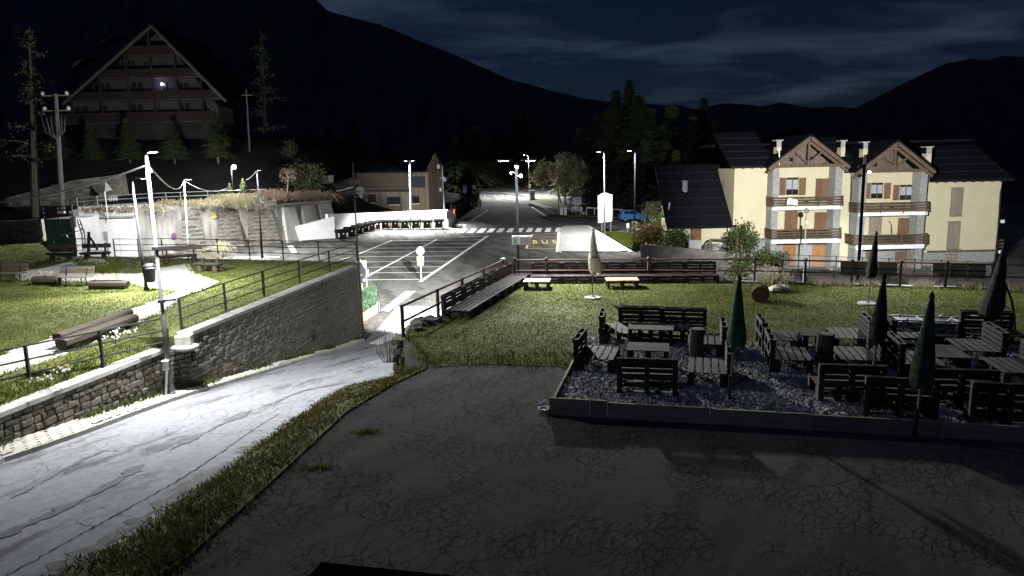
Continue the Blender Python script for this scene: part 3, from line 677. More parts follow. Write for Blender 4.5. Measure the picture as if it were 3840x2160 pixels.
# grass slope between the lower coping and the park
q = MB(); Rb = random.Random(14); nx_, nj = 26, 4; vv = []
for j in range(nj):
    for i in range(nx_):
        p = Wfar.lerp(Wm, i/(nx_-1))+_nw*(.3+j*.3); f = j/(nj-1); vv.append((p.x, p.y, ZS-.03+(ZP-ZS)*f+(Rb.uniform(-.03, .04) if j in (1, 2) else 0)))
q.add(vv, [(j*nx_+i, j*nx_+i+1, (j+1)*nx_+i+1, (j+1)*nx_+i) for j in range(nj-1) for i in range(nx_-1)])
o = struct(q.build('grass_slope', M_grass, smooth=True))
if o.data.polygons[0].normal.z < 0: o.data.flip_normals()
Rr_ = np.random.default_rng(8); n = 9000; VV = np.array(vv).reshape(nj, nx_, 3); a = Rr_.uniform(0, nj-1.01, n); b = Rr_.uniform(0, nx_-1.01, n); a0, b0 = a.astype(int), b.astype(int); fa_, fb_ = (a-a0)[:, None], (b-b0)[:, None]
P = VV[a0, b0]*(1-fa_)*(1-fb_)+VV[a0+1, b0]*fa_*(1-fb_)+VV[a0, b0+1]*(1-fa_)*fb_+VV[a0+1, b0+1]*fa_*fb_
blades('slope_grass', P, .09, .03, M_blade, 33, 1.0)
# repairs in the road: tar seam, patched strips
def rpt(y, t, dz=.008): 
    xl, xr = float(np.interp(y, YS, LX)), float(np.interp(y, YS, RX)); return Vector((xl*(1-t)+xr*t, y, zroad(y)+.06*math.sin(math.pi*t)*(y < 36)+dz))
M_seam = mat('tar_seam', (.035, .035, .035), .9, .2, 3); M_rep = mat('repair_asphalt', (.135, .136, .14), .95, .3, 6, bump=.3, bscale=40)
def rstrip(name, y0, y1, t0, w0, m_, seed, wob=.006, dz=.012):
    R = random.Random(seed); ys_ = np.arange(y0, y1, .11); q = MB(); 
    for y in ys_:
        ww = w0*(R.uniform(.5, 1.3) if name == 'tar_seam' else R.uniform(.35, 1.25)*abs(math.sin(y*1.1+seed)+.35*math.sin(y*4.3))*min(1, (y-y0+.15)*1.4, (y1-y+.15)*1.4)); c = t0+R.uniform(-wob, wob)+.012*math.sin(y*.9+seed); q.v += [tuple(rpt(y, c-ww/2, dz)), tuple(rpt(y, c+ww/2, dz))]
    q.f = [(2*i, 2*i+1, 2*i+3, 2*i+2) for i in range(len(ys_)-1)]; q.build(name, m_, road)
rstrip('tar_seam', 9, 19, .83, .0045, M_seam, 1); rstrip('repair_strip', 9.5, 14.5, .6, .06, M_rep, 2, .008); rstrip('repair_strip', 15.5, 19.5, .62, .05, M_rep, 3, .008); rstrip('repair_strip', 12.5, 16, .34, .025, M_rep, 4, .008); rstrip('repair_strip', 20, 23.5, .7, .04, M_rep, 5, .008); rstrip('dirt_strip', 8, 17, .93, .1, mat('dirt_film', (.15, .145, .13), .95, .4, 5), 6, .01, .009)
# ================================================================== RAILINGS
def railing(root, pts, h, rails, pr, rr, mt, square=False, knob=False, lean=0.0):
    for p in pts:
        q = MB()
        if square: q.box((p.x, p.y, p.z+h/2), (pr*2, pr*2, h))
        else: q.tube([(p.x, p.y, p.z-.02), (p.x, p.y, p.z+h)], pr, 8)
        if knob: q.lathe([(pr*1.3, h-.01), (pr*1.5, h+.015), (pr*1.1, h+.05), (pr*.4, h+.06)], p, 8)
        q.build('post', mt, root, world=True)
    for rh in rails:
        q = MB().tube([(p.x, p.y, p.z+rh) for p in pts], rr, 6); q.build('rail', mt, root, world=True)
r1 = T('park_railing', 'dark steel railing with three bars on top of the stone wall, right section', 'railing', (W1.x, W1.y, ZP))
pts = [onz(p, ZP+.04) for p in [c6(1757, 1020), c6(2184, 845), c6(2556, 702), cB1(232, 650), cB1(578, 522), cB1(868, 412), cB1(1135, 312)]]
railing(r1, pts, 1.1, (.36, .72, 1.08), .035, .022, M_black, square=True)
cornerP = pts[-1]
r2 = T('park_railing', 'dark steel railing with three bars along the far edge of the park', 'railing', (B1_.x, B1_.y, ZP))
pts = [cornerP+Vector((-.05, .12, 0))]+[onz(p, ZP) for p in [cB1(764, 300), cB1(420, 296), c6(2530, 330), c6(2415, 342), c6(2110, 325), c6(1575, 310), c6(1345, 316), c6(1112, 312)]]
railing(r2, pts, 1.16, (.38, .76, 1.14), .04, .024, M_black)
r2b = T('park_railing', 'short dark steel railing with rounded corner behind the log benches', 'railing', (B2_.x, B2_.y, ZP))
a_, b_ = onz(c6(1050, 312), ZP), onz(c6(700, 312), ZP)
railing(r2b, [a_, b_, onz(c6(530, 310), ZP)], 1.0, (.36, .74), .035, .022, M_black)
t_ = onY(c6(985, 145), a_.y).z
MB().tube([(a_.x, a_.y, ZP+.74), (a_.x-.9, a_.y, ZP+.8), (a_.x-1.0, a_.y, ZP+1.1), (a_.x-1.2, a_.y, ZP+1.16), (b_.x, b_.y, ZP+1.16), (onz(c6(530, 310), ZP).x, b_.y, ZP+1.16)], .024, 6).build('rail', M_black, r2b, world=True)
r3 = T('park_railing', 'dark steel railing with three bars above the lower stone wall at bottom left', 'railing', (Wm.x, Wm.y, ZS))
d_ = (W0-Wm).normalized(); nn_ = Vector((d_.y, -d_.x, 0))*.0
pa = onz(c6(1000, 1388), ZS+.04); pb = onz(c6(296, 1560), ZS+.04); dd = (pb-pa)
railing(r3, [pa-dd*.0, pb, pb+dd, pb+dd*2], 1.1, (), .035, .022, M_black, square=True)
pe = pa-dd*1.0
for rh in (.34, .72, 1.1):
    q0 = pa-dd*(1.06 if rh < 1 else 1.02); MB().tube([(q0.x, q0.y, ZS+.04+rh), (pb.x+dd.x*2, pb.y+dd.y*2, ZS+.04+rh)], .024, 6).build('rail', M_black, r3, world=True)
q0 = pa-dd*1.06; MB().box((q0.x, q0.y, ZS+.57), (.06, .06, .44)).build('end_bar', M_black, r3, world=True)
# lawn railing: brown posts with two pipes
lr = T('lawn_railing', 'brown painted pipe railing climbing along the road side of the lawn', 'railing', tuple(E0))
pts = [E0]+[E0.lerp(E1, t) for t in (.27, .5, .74)]
railing(lr, pts+[E1+Vector((0, 0, .02))], .9, (.42, .86), .055, .034, M_brown)
MB().lathe([(.07, .9), (.1, .93), (.1, .96), (.03, .98)], E1, 10).build('post_cap', M_galv, lr, world=True)
lr2 = T('lawn_railing', 'long brown pipe railing along the back of the lawn facing the houses', 'railing', tuple(E1))
pts = []
for px in (1931, 2050, 2432, 2830, 3020, 3195, 3378, 3549, 3722, 3990):
    # where that pixel column meets the rail line
    for a, b in zip(rail_line[1:-1], rail_line[2:]):
        r = ray(px, 1060); den = (b-a).x*r.y-(b-a).y*r.x
        t = (r.x*a.y-r.y*a.x)/den if abs(den) > 1e-9 else 9
        if -.02 <= t <= 1.0: pts.append(a+(b-a)*t+Vector((0, .06, .0))); break
railing(lr2, pts, .92, (.44, .88), .045, .034, M_brown, knob=True)
# notice boards hung on it (backs)
def board(px0, px1, label):
    def at(px):
        for a, b in zip(rail_line[1:-1], rail_line[2:]):
            r = ray(px, 1030); den = (b-a).x*r.y-(b-a).y*r.x; t = (r.x*a.y-r.y*a.x)/den
            if -.02 <= t <= 1.0: return a+(b-a)*t
    a, b = at(px0), at(px1); d = (b-a).normalized(); n = Vector((d.y, -d.x, 0))
    t = T('banner_panel', label, 'panel', tuple((a+b)/2), 0, 'panels on the lawn railing')
    a2, b2 = a+Vector((0, .16, 0)), b+Vector((0, .16, 0)); k = 3
    for i in range(k):
        p, q = a2.lerp(b2, i/k), a2.lerp(b2, (i+1)/k-.01)
        for z0, z1 in ((.34, .6), (.63, .87)):
            MB().prism([(p.x, p.y), (q.x, q.y), (q.x, q.y+.03), (p.x, p.y+.03)], ZL+z0, ZL+z1).build('panel_sheet', mat('grey_panel', (.17, .18, .15), .7, .15, 1), t, world=True)
    MB().beam(a2+Vector((0, -.02, .61)), b2+Vector((0, -.02, .61)), .03, .04).build('batten', M_black, t, world=True)
board(3158, 3374, 'grey green panel on the lawn railing in front of the lamp post'); board(3505, 3710, 'darker grey panel on the lawn railing below the end of the house')
# ledge stones / dry grass under the rail
lg = MB()
for a, b in zip(rail_line[2:-1], rail_line[3:]):
    lg.prism([(a.x, a.y-.05), (b.x, b.y-.05), (b.x, b.y+.2), (a.x, a.y+.2)], ZL-.3, ZL+.035)
tag(lg.build('concrete_ledge', M_conc), 'narrow pale concrete ledge under the lawn railing on the right', 'ledge')
def tufts(name, px0, px1, n, h, label, py=1060, seed=1, spread=.18, wd=.022):
    R = random.Random(seed); P = []
    for _ in range(n):
        px = R.uniform(px0, px1); p = onz((px, py), ZL)
        for a, b in zip(rail_line[1:-1], rail_line[2:]):
            r = ray(px, py); den = (b-a).x*r.y-(b-a).y*r.x; t = (r.x*a.y-r.y*a.x)/den
            if -.02 <= t <= 1.0: p = a+(b-a)*t; break
        P.append((p.x, p.y+R.gauss(-.06, spread), ZL+.01))
    o = blades(name, np.array(P), h, wd, M_straw, seed, .5); del o['kind']; tag(o, label, 'grass tuft'); return o
tufts('dry_grass_tuft', 2845, 2960, 380, .42, 'tall dry straw grass tuft below the railing next to the round disc', seed=1)
tufts('dry_grass_tuft', 2695, 2770, 260, .2, 'short dry straw tuft at the right end of the pallet bench row', seed=2)
tufts('dry_grass_tuft', 3040, 3190, 600, .18, 'low dry grass clump below the railing left of the grey panel', seed=3)
tufts('dry_grass_tuft', 3225, 3290, 220, .2, 'dry grass clump under the grey panel beside the pole', seed=6)
tufts('dry_grass_tuft', 3425, 3490, 300, .24, 'round dry grass clump between the two railing panels', seed=4)
tufts('dry_grass_tuft', 3590, 3670, 260, .22, 'dry grass clump under the darker railing panel', seed=5)
tufts('dry_grass_tuft', 3775, 3835, 320, .22, 'dry grass clump under the railing at the right edge', seed=7)
tufts('dry_grass_tuft', 1948, 1990, 320, .2, 'pale dry tuft in the corner where the two bench rows meet', seed=8)
# ================================================================== LAMPS
EN = dict(A=1300, park=1700, L690=1500, L965=1500, L1537=4200, L1935=500, L2265=850, L2380=1500, globe1=8000, globe2=1100, far=8000, L3240=1600)
def area(root, p, e, size=.28, aim=None, col=(.96, .985, 1.0), spread=160):
    l_ = bpy.data.lights.new('lamp_light', 'AREA'); l_.shape = 'DISK'; l_.size = size; l_.energy = e; l_.spread = math.radians(spread); l_.color = col
    o = bpy.data.objects.new('lamp_light', l_); COL.objects.link(o); o.parent = root; o.location = Vector(p)-root.location
    if aim is not None: o.rotation_euler = (Vector(aim)-Vector(p)).to_track_quat('-Z', 'Y').to_euler()
    return o
def flood(root, p, aim, e, cone=70, blend=.7, soft=.1, col=(.96, .985, 1.0)):
    l_ = bpy.data.lights.new('flood_light', 'SPOT'); l_.spot_size = math.radians(cone); l_.spot_blend = blend; l_.energy = e; l_.shadow_soft_size = soft; l_.color = col
    o = bpy.data.objects.new('flood_light', l_); COL.objects.link(o); o.parent = root; o.location = Vector(p)-root.location
    o.rotation_euler = (Vector(aim)-Vector(p)).to_track_quat('-Z', 'Y').to_euler(); return o
def lamp_pole(label, base, top, e, rb=.08, rtp=.05, heads=((1, 0),), mt=M_pole, arm=.7, name='street_lamp', collar=True, spread=160):
    t = T(name, label, 'street lamp', tuple(base))
    MB().tube([base, base.lerp(top, .33), base.lerp(top, .34), top], [rb, rb*.95, rb*.72, rtp], 10).build('pole', mt, t, world=True, smooth=True)
    if collar: MB().lathe([(rb*1.7, 0), (rb*1.7, .06), (rb*1.2, .1), (rb*1.1, .3), (rb*.9, .31)], base, 10).build('base_collar', mt, t, world=True)
    for hx, hy in heads:
        d = Vector((hx, hy, 0)).normalized(); h = top+d*arm
        MB().beam(top+Vector((0, 0, -.02)), top+d*(arm-.2)+Vector((0, 0, .02)), .05, .05).build('arm', mt, t, world=True)
        q = MB(); a = h-d*.34; s = Vector((-d.y, d.x, 0))
        q.extr([a+s*.06, a-s*.06, h+d*.1-s*.15, h+d*.34-s*.1, h+d*.34+s*.1, h+d*.1+s*.15], (0, 0, .07)); hd = q.build('lamp_head', M_grey, t, world=True)
        MB().box(h+d*.08+Vector((0, 0, -.002)), (.36, .2, .004), math.atan2(d.y, d.x)).build('lens', M_lens, t, world=True)
        area(t, h+d*.08+Vector((0, 0, -.03)), e/len(heads), spread=spread)
    return t
# pole A beside the road, in front of the stone wall
pA = onroad((642, 1478), .12); tA = onY((548, 572), pA.y); tA.x = onY((551, 580), pA.y).x; tA = Vector((tA.x*.5+pA.x*.5, pA.y, tA.z)); tA.x = pA.x-.02
tA = onY((548, 575), pA.y)
LA = lamp_pole('tall grey street lamp at the roadside in front of the stone wall', pA, tA, EN['A'], .085, .05, ((.62, -.78),), mat('dark_grey_pole', (.1, .1, .095), .6, .2, 4), .75, spread=178)
for f_ in (.40, .62):
    q = pA.lerp(tA, f_); MB().lathe([(.1, -.05), (.12, -.04), (.12, .04), (.1, .05)], q, 10).build('clamp_band', M_black, LA, world=True)
    MB().beam(q, q+Vector((.42, .1, .03)), .04, .06).build('bracket', M_black, LA, world=True)
jb = T('junction_box', 'small grey electrical box on a conduit in front of the roadside lamp', 'electrical box', tuple(pA+Vector((-.12, -.18, 0))))
q = onY((621, 1372), pA.y-.15); MB().box((q.x, q.y, q.z), (.15, .13, .28)).build('box', M_galv, jb, world=True, bevel=.012)
MB().tube([(q.x+.02, q.y, q.z-.13), (pA.x-.1, pA.y-.15, pA.z)], .04, 8).build('conduit', M_galv, jb, world=True)
MB().prism([(q.x-.09, q.y-.08), (q.x+.09, q.y-.08), (q.x+.09, q.y+.08), (q.x-.09, q.y+.08)], q.z+.145, q.z+.17).build('cap', M_wplast, jb, world=True)
# park pole with bin
pP = onz(c6(1415, 632), ZP); tP = onY(c1(1272, 440), pP.y)
LP = lamp_pole('slim black park lamp with a litter bin fixed low on its pole', pP, tP, EN['park'], .07, .05, ((1, .25),), M_black, .5)
# lamps of the car park
def lotlamp(px, py_b, py_t, label, key, heads, mt=M_pole, dz=0, pxt=None, d=None, rb=.1, arm=.55, spread=160):
    b = onlot((px, py_b), dz) if d is None else Vector((0, d, 0))
    if d is not None:
        q = onY((px, py_b), d); b = Vector((q.x, d, zlot(d)))
    t = onY((pxt or px, py_t), b.y); return lamp_pole(label, b, t, EN[key], rb, .06, heads, mt, arm, spread=spread), b, t
lotlamp(708, 975, 674, 'pale slim lamp pole in front of the concrete retaining wall', 'L690', ((1, -.4),), d=69, pxt=690)
L965, b965, t965 = lotlamp(984, 966, 640, 'black lamp pole with a cable beside the two young spruces', 'L965', ((.6, -.8),), M_bpole, pxt=963)
lotlamp(1540, 861, 604, 'white lit lamp pole behind the row of waste containers', 'L1537', ((.7, -.7), (-.7, -.7)), pxt=1536, spread=106)
lotlamp(2268, 886, 570, 'lamp pole standing in front of the white map board', 'L2265', ((-1, -.2),), pxt=2265)
lotlamp(2378, 931, 566, 'black lamp pole with a parking sign beside the blue car', 'L2380', ((-1, -.2),), M_bpole, pxt=2382)
# flood pole behind the lawn corner
def floods(t, top, specs):
    for i, (off, aim, e, cone) in enumerate(specs):
        p = top+Vector(off); a = Vector(aim); d = (a-p).normalized()
        hd = MB(); ax = d; s = ax.orthogonal().normalized()
        hd.tube([p-d*.1, p-d*.04, p+d*.01, p+d*.04], [.03, .06, .085, .085], 10); hb = hd.build('flood_housing', M_grey, t, world=True)
        MB().tube([p+d*.042, p+d*.046], .06, 10).build('flood_lens', M_lens, hb, world=True)
        MB().beam(top+Vector((0, 0, off[2])), p, .04, .04).build('bracket', M_grey, t, world=True)
        flood(t, p+d*.1, aim, e, cone)
L1935, b1935, t1935 = lotlamp(1946, 1140, 604, 'black lamp pole with three floodlights and a road sign behind the lawn corner', 'L1935', ((-.8, -.5), (.9, -.3)), M_bpole, d=30.6, pxt=1936, rb=.075)
# the cool white of the lamps
floods(L1935, t1935, [((.0, -.2, -.25), (5.5, 25, ZL), 5600, 90), ((-.2, .05, -.5), (-5.6, 48, -.4), 150000, 40), ((.18, -.15, -.62), (1.4, 16.0, ZL), 3800, 40)])
# lamp post with floods in front of the house
L3240, b3240, t3240 = lotlamp(3212, 1160, 616, 'black pole with a cluster of floodlights in front of the cream house', 'L3240', (), M_bpole, d=27.6, pxt=3242, rb=.08)
floods(L3240, t3240, [((-.14, .1, -.08), (27.4, 58.5, .6), 14000, 14), ((.14, -.1, -.28), (13.5, 22, ZL), 1500, 90), ((-.12, .12, -.42), (31, 59, 4.0), 36000, 68)])
MB().tube([t3240, t3240+Vector((0, 0, .35))], [.07, .05], 8).build('pole_tip', M_wplast, L3240, world=True)
# round globe lamps
def globe(px, py, d, label, e, bz, r=.22):
    c = onY((px, py), d); b = Vector((c.x-.35, d, bz)); t = T('globe_lamp', label, 'street lamp', tuple(b))
    top = Vector((b.x, d, c.z+.1)); MB().tube([b, top], [.07, .05], 8).build('pole', M_black, t, world=True)
    MB().tube([top, top+Vector((.12, -.05, .12)), Vector((c.x, c.y, c.z+r))], .03, 6).build('arm', M_black, t, world=True)
    MB().lathe([(.02, -r), (r*.7, -r*.7), (r, 0), (r*.7, r*.7), (.06, r)], c, 14).build('globe', M_lens, t, world=True, smooth=True)
    l_ = bpy.data.lights.new('lamp_light', 'POINT'); l_.energy = e; l_.shadow_soft_size = r; o = bpy.data.objects.new('lamp_light', l_); COL.objects.link(o); o.parent = t; o.location = c+Vector((0, -.0, 0))-b
    o.location = Vector((c.x, c.y-.1, c.z-r-.14))-b
    return t
globe(563, 636, 62, 'lit globe lamp just right of the tall roadside lamp pole', EN['globe1'], zlot(62))
globe(878, 626, 78.4, 'lit globe lamp above the two young spruces', EN['globe2'], 5.8)
def goose(px, py0, py1, d, label, dirx, lit=None, bz=None, name='street_lamp', mt=M_pole, rb=.07):
    b = onY((px, py1), d); b.z = bz if bz is not None else zlot(d); c = onY((px, py0), d)
    t = T(name, label, 'street lamp', tuple(b)); p = [b, Vector((b.x, d, c.z-.9)), Vector((b.x+dirx*.1, d, c.z-.35)), Vector((b.x+dirx*.5, d, c.z)), Vector((b.x+dirx*.95, d, c.z-.05))]
    MB().tube(p, [rb, rb*.7, rb*.6, rb*.5, rb*.4], 8).build('pole', mt, t, world=True, smooth=True)
    e = p[-1]; MB().lathe([(.05, .1), (.16, 0), (.15, -.06), (.02, -.07)], e, 10).build('lamp_head', M_galv, t, world=True)
    if lit:
        MB().lathe([(.13, -.072), (.12, -.085), (.01, -.09)], e, 10).build('lens', M_lens, t, world=True); area(t, e+Vector((0, 0, -.12)), lit, spread=178)
    return t
goose(1985, 578, 740, 138, 'far street lamp with bent neck at the end of the guard rail', -1, lit=EN['far'])
goose(1018, 618, 712, 92, 'unlit lamp with hooked neck on the terrace above the retaining wall', -1, bz=7.5, mt=M_grey)
# cables
def cable(a, b, sag, label, r=.018, m_=M_galv):
    n = 14; P = [a.lerp(b, i/n)-Vector((0, 0, sag*4*(i/n)*(1-i/n))) for i in range(n+1)]
    tag(MB().tube(P, r, 6).build('overhead_cable', m_), label, 'cable')
t690 = onY((690, 676), 69)
cable(tA+Vector((0, 0, -.35)), onY((-60, 762), 34), .25, 'thick overhead cable from the roadside lamp out to the left edge', .028)
cable(tA+Vector((0, 0, -.3)), t690, .8, 'overhead cable from the roadside lamp to the slim pale lamp pole', .028)
cable(t690, onY((858, 703), 80), .7, 'thin overhead cable sagging from the pale lamp pole to the spruces', .03)
cable(t965, onY((925, 674), 76), .1, 'short taut cable from the black lamp pole towards the young spruces', .035)
# ================================================================== PARK FURNITURE
def log_bench(label, pxc, length, rz, hi=.95, back=True, d_scale=1):
    p = onz(pxc, ZP); t = T('log_bench', label, 'bench', tuple(p), rz, 'rustic log benches in the park')
    q = MB(); n = 10; vs = []; L_ = length
    for i, x in enumerate((-L_/2, -L_/4, 0, L_/4, L_/2)):
        for j in range(n):
            a = math.pi+math.pi*j/(n-1); r = .2*(1+random.uniform(-.08, .08)); vs.append((x, r*math.cos(a)*1.05, .46+r*math.sin(a)*.85))
    fs = [(i*n+j, i*n+j+1, (i+1)*n+j+1, (i+1)*n+j) for i in range(4) for j in range(n-1)]+[(i*n+n-1, i*n, (i+1)*n, (i+1)*n+n-1) for i in range(4)]+[tuple(range(n-1, -1, -1)), tuple(range(4*n, 5*n))]
    q.add(vs, fs); q.build('seat_log', M_log, t)
    for s in (-1, 1): MB().tube([(s*L_*.3, -.02, 0), (s*L_*.3, 0, .34)], [.17, .15], 8).build('leg', M_log, t)
    if back:
        for s in (-1, 1): MB().beam((s*L_*.3, .18, .3), (s*L_*.3, .3, hi+.06), .09, .09).build('back_post', M_log, t)
        MB().box((0, .25, hi-.12), (L_*1.0, .06, .26), 0, -.12).build('backrest', M_wood, t)
    return t
log_bench('log bench at the far left by the green tank', c6(595, 345), 1.7, .05); log_bench('log bench under the leaning post in front of the white wall', c6(925, 340), 1.8, .02)
log_bench('longer log bench by the far railing right of the black pole', c6(1745, 370), 2.5, .32); log_bench('log bench with plank back nearest the dark railing, turned sideways', c6(2010, 460), 1.7, -.33, .95)
def plank_bench(label, pxc, rz, L_=1.7, rows=1):
    p = onz(pxc, ZP); t = T('park_bench', label, 'bench', tuple(p), rz, 'metal legged park benches')
    for k in range(3): MB().box((0, -.16+k*.15, .45), (L_, .13, .035)).build('seat_plank', M_wood, t)
    for k in range(2): MB().box((0, .27+k*.05, .66+k*.17), (L_, .035, .15), 0, -.2).build('back_plank', M_wood, t)
    for s in (-1, 1):
        for y in (-.2, .12): MB().tube([(s*L_*.3, y, 0), (s*L_*.3, y, .44)], .025, 6).build('leg', M_black, t)
        MB().beam((s*L_*.3, .16, .44), (s*L_*.3, .36, .92), .04, .04).build('back_support', M_black, t)
plank_bench('plank park bench with its back to the road beside the log planters', c6(722, 598), -.1, 1.75)
plank_bench('plank park bench cut by the left edge of the picture', c6(80, 560), -.14, 1.9)
def planter(label, pxc, L_, rz, seed):
    p = onz(pxc, ZP); t = T('log_planter', label, 'planter', tuple(p), rz, 'hollowed log planters')
    MB().tube([(-L_/2, 0, .19), (-L_/2+.04, 0, .2), (L_/2-.04, 0, .2), (L_/2, 0, .19)], [.19, .22, .22, .19], 10).build('log', M_log, t)
    MB().box((0, 0, .41), (L_*.8, .22, .03)).build('soil', M_soil, t)
    R = random.Random(seed); P = [(R.uniform(-L_*.3, L_*.3), R.uniform(-.1, .1), .42) for _ in range(60)]
    q = MB()
    for x, y, z in P: q.tube([(x, y, z), (x+R.uniform(-.1, .1), y+R.uniform(-.1, .1), z+R.uniform(.1, .32))], .009, 3)
    q.build('dry_stems', M_twig, t)
planter('hollowed log planter between the two plank benches', c6(455, 585), 1.35, -.1, 1); planter('longer log planter left of the black pole with dry stems', c6(1055, 625), 1.85, -.09, 2)
# long split log seat behind the lower rail
pL0, pL1 = onz(c6(600, 1245), ZP), onz(c6(1290, 985), ZP); dL = (pL1-pL0); rzL = math.atan2(dL.y, dL.x)
t = T('split_log_seat', 'long split log seat beside the paved path behind the lower railing', 'bench', tuple((pL0+pL1)/2), rzL)
LL = dL.length*1.02; n = 9
for off, rr, nm in ((-.02, .2, 'seat_log'), (.3, .16, 'back_log')):
    q = MB(); vs = []
    for i in range(7):
        x = -LL/2+LL*i/6+(.3 if nm == 'back_log' else 0)
        for j in range(n):
            a = 2*math.pi*j/n; r = rr*(1+random.uniform(-.12, .12)); vs.append((x, off+r*math.cos(a), (.3 if nm == 'seat_log' else .42)+min(r*math.sin(a), .11)))
    q.add(vs, [(i*n+j, i*n+(j+1) % n, (i+1)*n+(j+1) % n, (i+1)*n+j) for i in range(6) for j in range(n)]+[tuple(range(n-1, -1, -1)), tuple(range(6*n, 7*n))]); q.build(nm, M_log, t)
for s in (-1, 1): MB().blob((s*LL*.3, .15, .08), .3, 3+s, 5, 7, .2, (1, .7, .6)).build('stone_support', M_rock, t)
# litter bin on the pole
tb = T('litter_bin', 'dark litter bin with hinged lid hanging on the black park lamp pole', 'litter bin', tuple(pP+Vector((.3, -.1, .35))))
MB().lathe([(.16, 0), (.2, .05), (.24, .62), (.25, .64), (.23, .65)], (0, 0, 0), 12).build('bin_body', M_black, tb)
MB().lathe([(.26, .72), (.27, .76), (.2, .84), (.05, .88)], (0, 0, 0), 12).build('lid', M_black, tb)
MB().beam((-.26, 0, .4), (-.2, 0, .4), .3, .05).build('clamp', M_black, tb); MB().beam((0, .1, .85), (.1, .1, 1.06), .05, .03).build('ash_holder', M_black, tb)
# leaning post with strut
p = onz(c6(855, 352), ZP); q = onY(c6(858, 78), p.y); t = T('log_post', 'upright rough log post with a leaning branch fixed to its top', 'post', tuple(p))
MB().tube([p, q], [.1, .09], 8).build('upright', M_log, t, world=True); MB().tube([onY(c6(870, 130), p.y-.05), onY(c6(905, 180), p.y-.4), onY(c6(940, 245), p.y-.9)], [.07, .06, .07], 7).build('branch', M_log, t, world=True)
# heap of stones in the grass
for i, (px, py, r) in enumerate([(850, 400, .35), (905, 395, .42), (960, 402, .4), (1010, 405, .3), (870, 425, .26), (985, 428, .28), (1070, 410, .2)]):
    p = onz(c6(px, py+8), ZP); o = MB().blob((0, 0, r*.4), r, i+3, 6, 9, .2, (1.1, .8, .62)).build('rock', M_rock)
    o.location = p; tag(o, ORD[i]+' rock from the left in the small heap beside the leaning post' if i < 4 else ['small rock at the near left of the heap by the post', 'small rock at the near right of the heap by the post', 'flat rock apart from the heap on its right'][i-4], 'rock', 'rocks heaped in the park')
P = scatter([tuple(onz(c6(*p), ZP)[:2]) for p in [(760, 440), (820, 380), (1000, 370), (1180, 420), (1060, 480), (860, 475)]], 5000, ZP, 61); blades('tall_grass', P[:1800], .34, .05, M_blade, 61, .6)
o = bpy.data.objects.get('tall_grass')
p = onz(c6(6, 455), ZP); t = T('bollard', 'short dark bollard at the left edge of the park', 'bollard', tuple(p)); MB().lathe([(.09, 0), (.09, .72), (.11, .75), (.1, .85), (.03, .9)], (0, 0, 0), 12).build('post', M_black, t); MB().lathe([(.115, .68), (.115, .74)], (0, 0, 0), 12).build('ring', M_galv, t)
# flower heads by the lower wall
for i, (x, y) in enumerate([c6(1125, 1120), c6(1235, 1125), c6(1050, 1180), (225, 1420), (240, 1428), (160, 1460)]):
    p = onz((x, y), ZP-.1); q = MB(); R = random.Random(i)
    t = T('flower_clump', ['white flowers under the middle of the long log seat', 'white flowers right of the long log seat', 'white flowers left below the long log seat', 'yellowish flowers by the lower rail post', 'pale flowers on the wall coping bottom left', 'small pale flowers further left on the coping'][i], 'flowers', tuple(p))
    for k in range(14):
        a, b = R.gauss(0, .14), R.gauss(0, .1); q.tube([(a*.5, b*.5, 0), (a, b, .22+R.uniform(0, .1))], .006, 3)
    q.build('stems', M_leaf, t); q = MB(); R = random.Random(i)
    for k in range(14):
        a, b = R.gauss(0, .14), R.gauss(0, .1); q.blob((a, b, .24+R.uniform(0, .1)), .03, k, 3, 5)
    q.build('blossoms', M_wplast if i != 3 else M_signy, t)
# planter with hedge and signs at the wall's end
ta, tb_ = onroad(c9(160, 1310), .0), onroad(c9(440, 1110), .0); d = (tb_-ta); L_ = d.length; rzp = math.atan2(d.y, d.x)
t = T('terracotta_planter', 'terracotta trough with a clipped green hedge at the end of the stone wall', 'planter', tuple((ta+tb_)/2), rzp)
M_terra = mat('terracotta', (.34, .17, .11), .85, .15, 3)
for s in (-1, 1): MB().box((s*L_*.26, .1, .3), (L_*.47, .5, .6)).build('trough', M_terra, t, bevel=.03)
R2_ = np.random.default_rng(3); P = R2_.uniform((-L_/2, -.15, .55), (L_/2, .35, 1.9), (5200, 3)); P[:, 2] -= (R2_.random(5200)**3)*.5*(P[:, 2] > 1.4)
np_mesh('hedge', leaf_cloud(P, .07, seed=4), 4, mat('hedge_leaf', (.05, .085, .045), .8, .4, 2), t)
ba = onroad(c9(196, 905), 0); b0 = Vector((onY(c9(200, 740), 45).x, 45, zroad(45))); tp = onY(c9(150, 155), 45)
t = T('road_sign_post', 'pole with triangular, rectangular and round road signs seen from behind at the wall end', 'road sign', tuple(b0))
MB().tube([b0, tp], .035, 8).build('pole', M_pole, t, world=True)
Ys = 44.9
A = [onY(c9(*p), Ys) for p in [(150, 200), (255, 345), (95, 345)]]; MB().extr(A, (0, .02, 0)).build('triangle_sign', M_black, t, world=True)
A = [onY(c9(*p), Ys+.03) for p in [(92, 345), (255, 345), (258, 432), (92, 430)]]; MB().extr(A, (0, .02, 0)).build('plate_sign', M_black, t, world=True)
A = [onY(c9(190+66*math.cos(a), 518+72*math.sin(a)), Ys-.03) for a in np.linspace(0, 2*math.pi, 21)[:-1]]; MB().extr(A, (0, .02, 0)).build('round_sign', M_black, t, world=True)
A = [onY(c9(*p), Ys-.06) for p in [(205, 515), (240, 520), (240, 552), (205, 548)]]; MB().extr(A, (0, .01, 0)).build('sticker', M_wplast, t, world=True)
A = [onY(c9(*p), Ys+1.2) for p in [(165, 190), (250, 185), (255, 330), (235, 330)]]
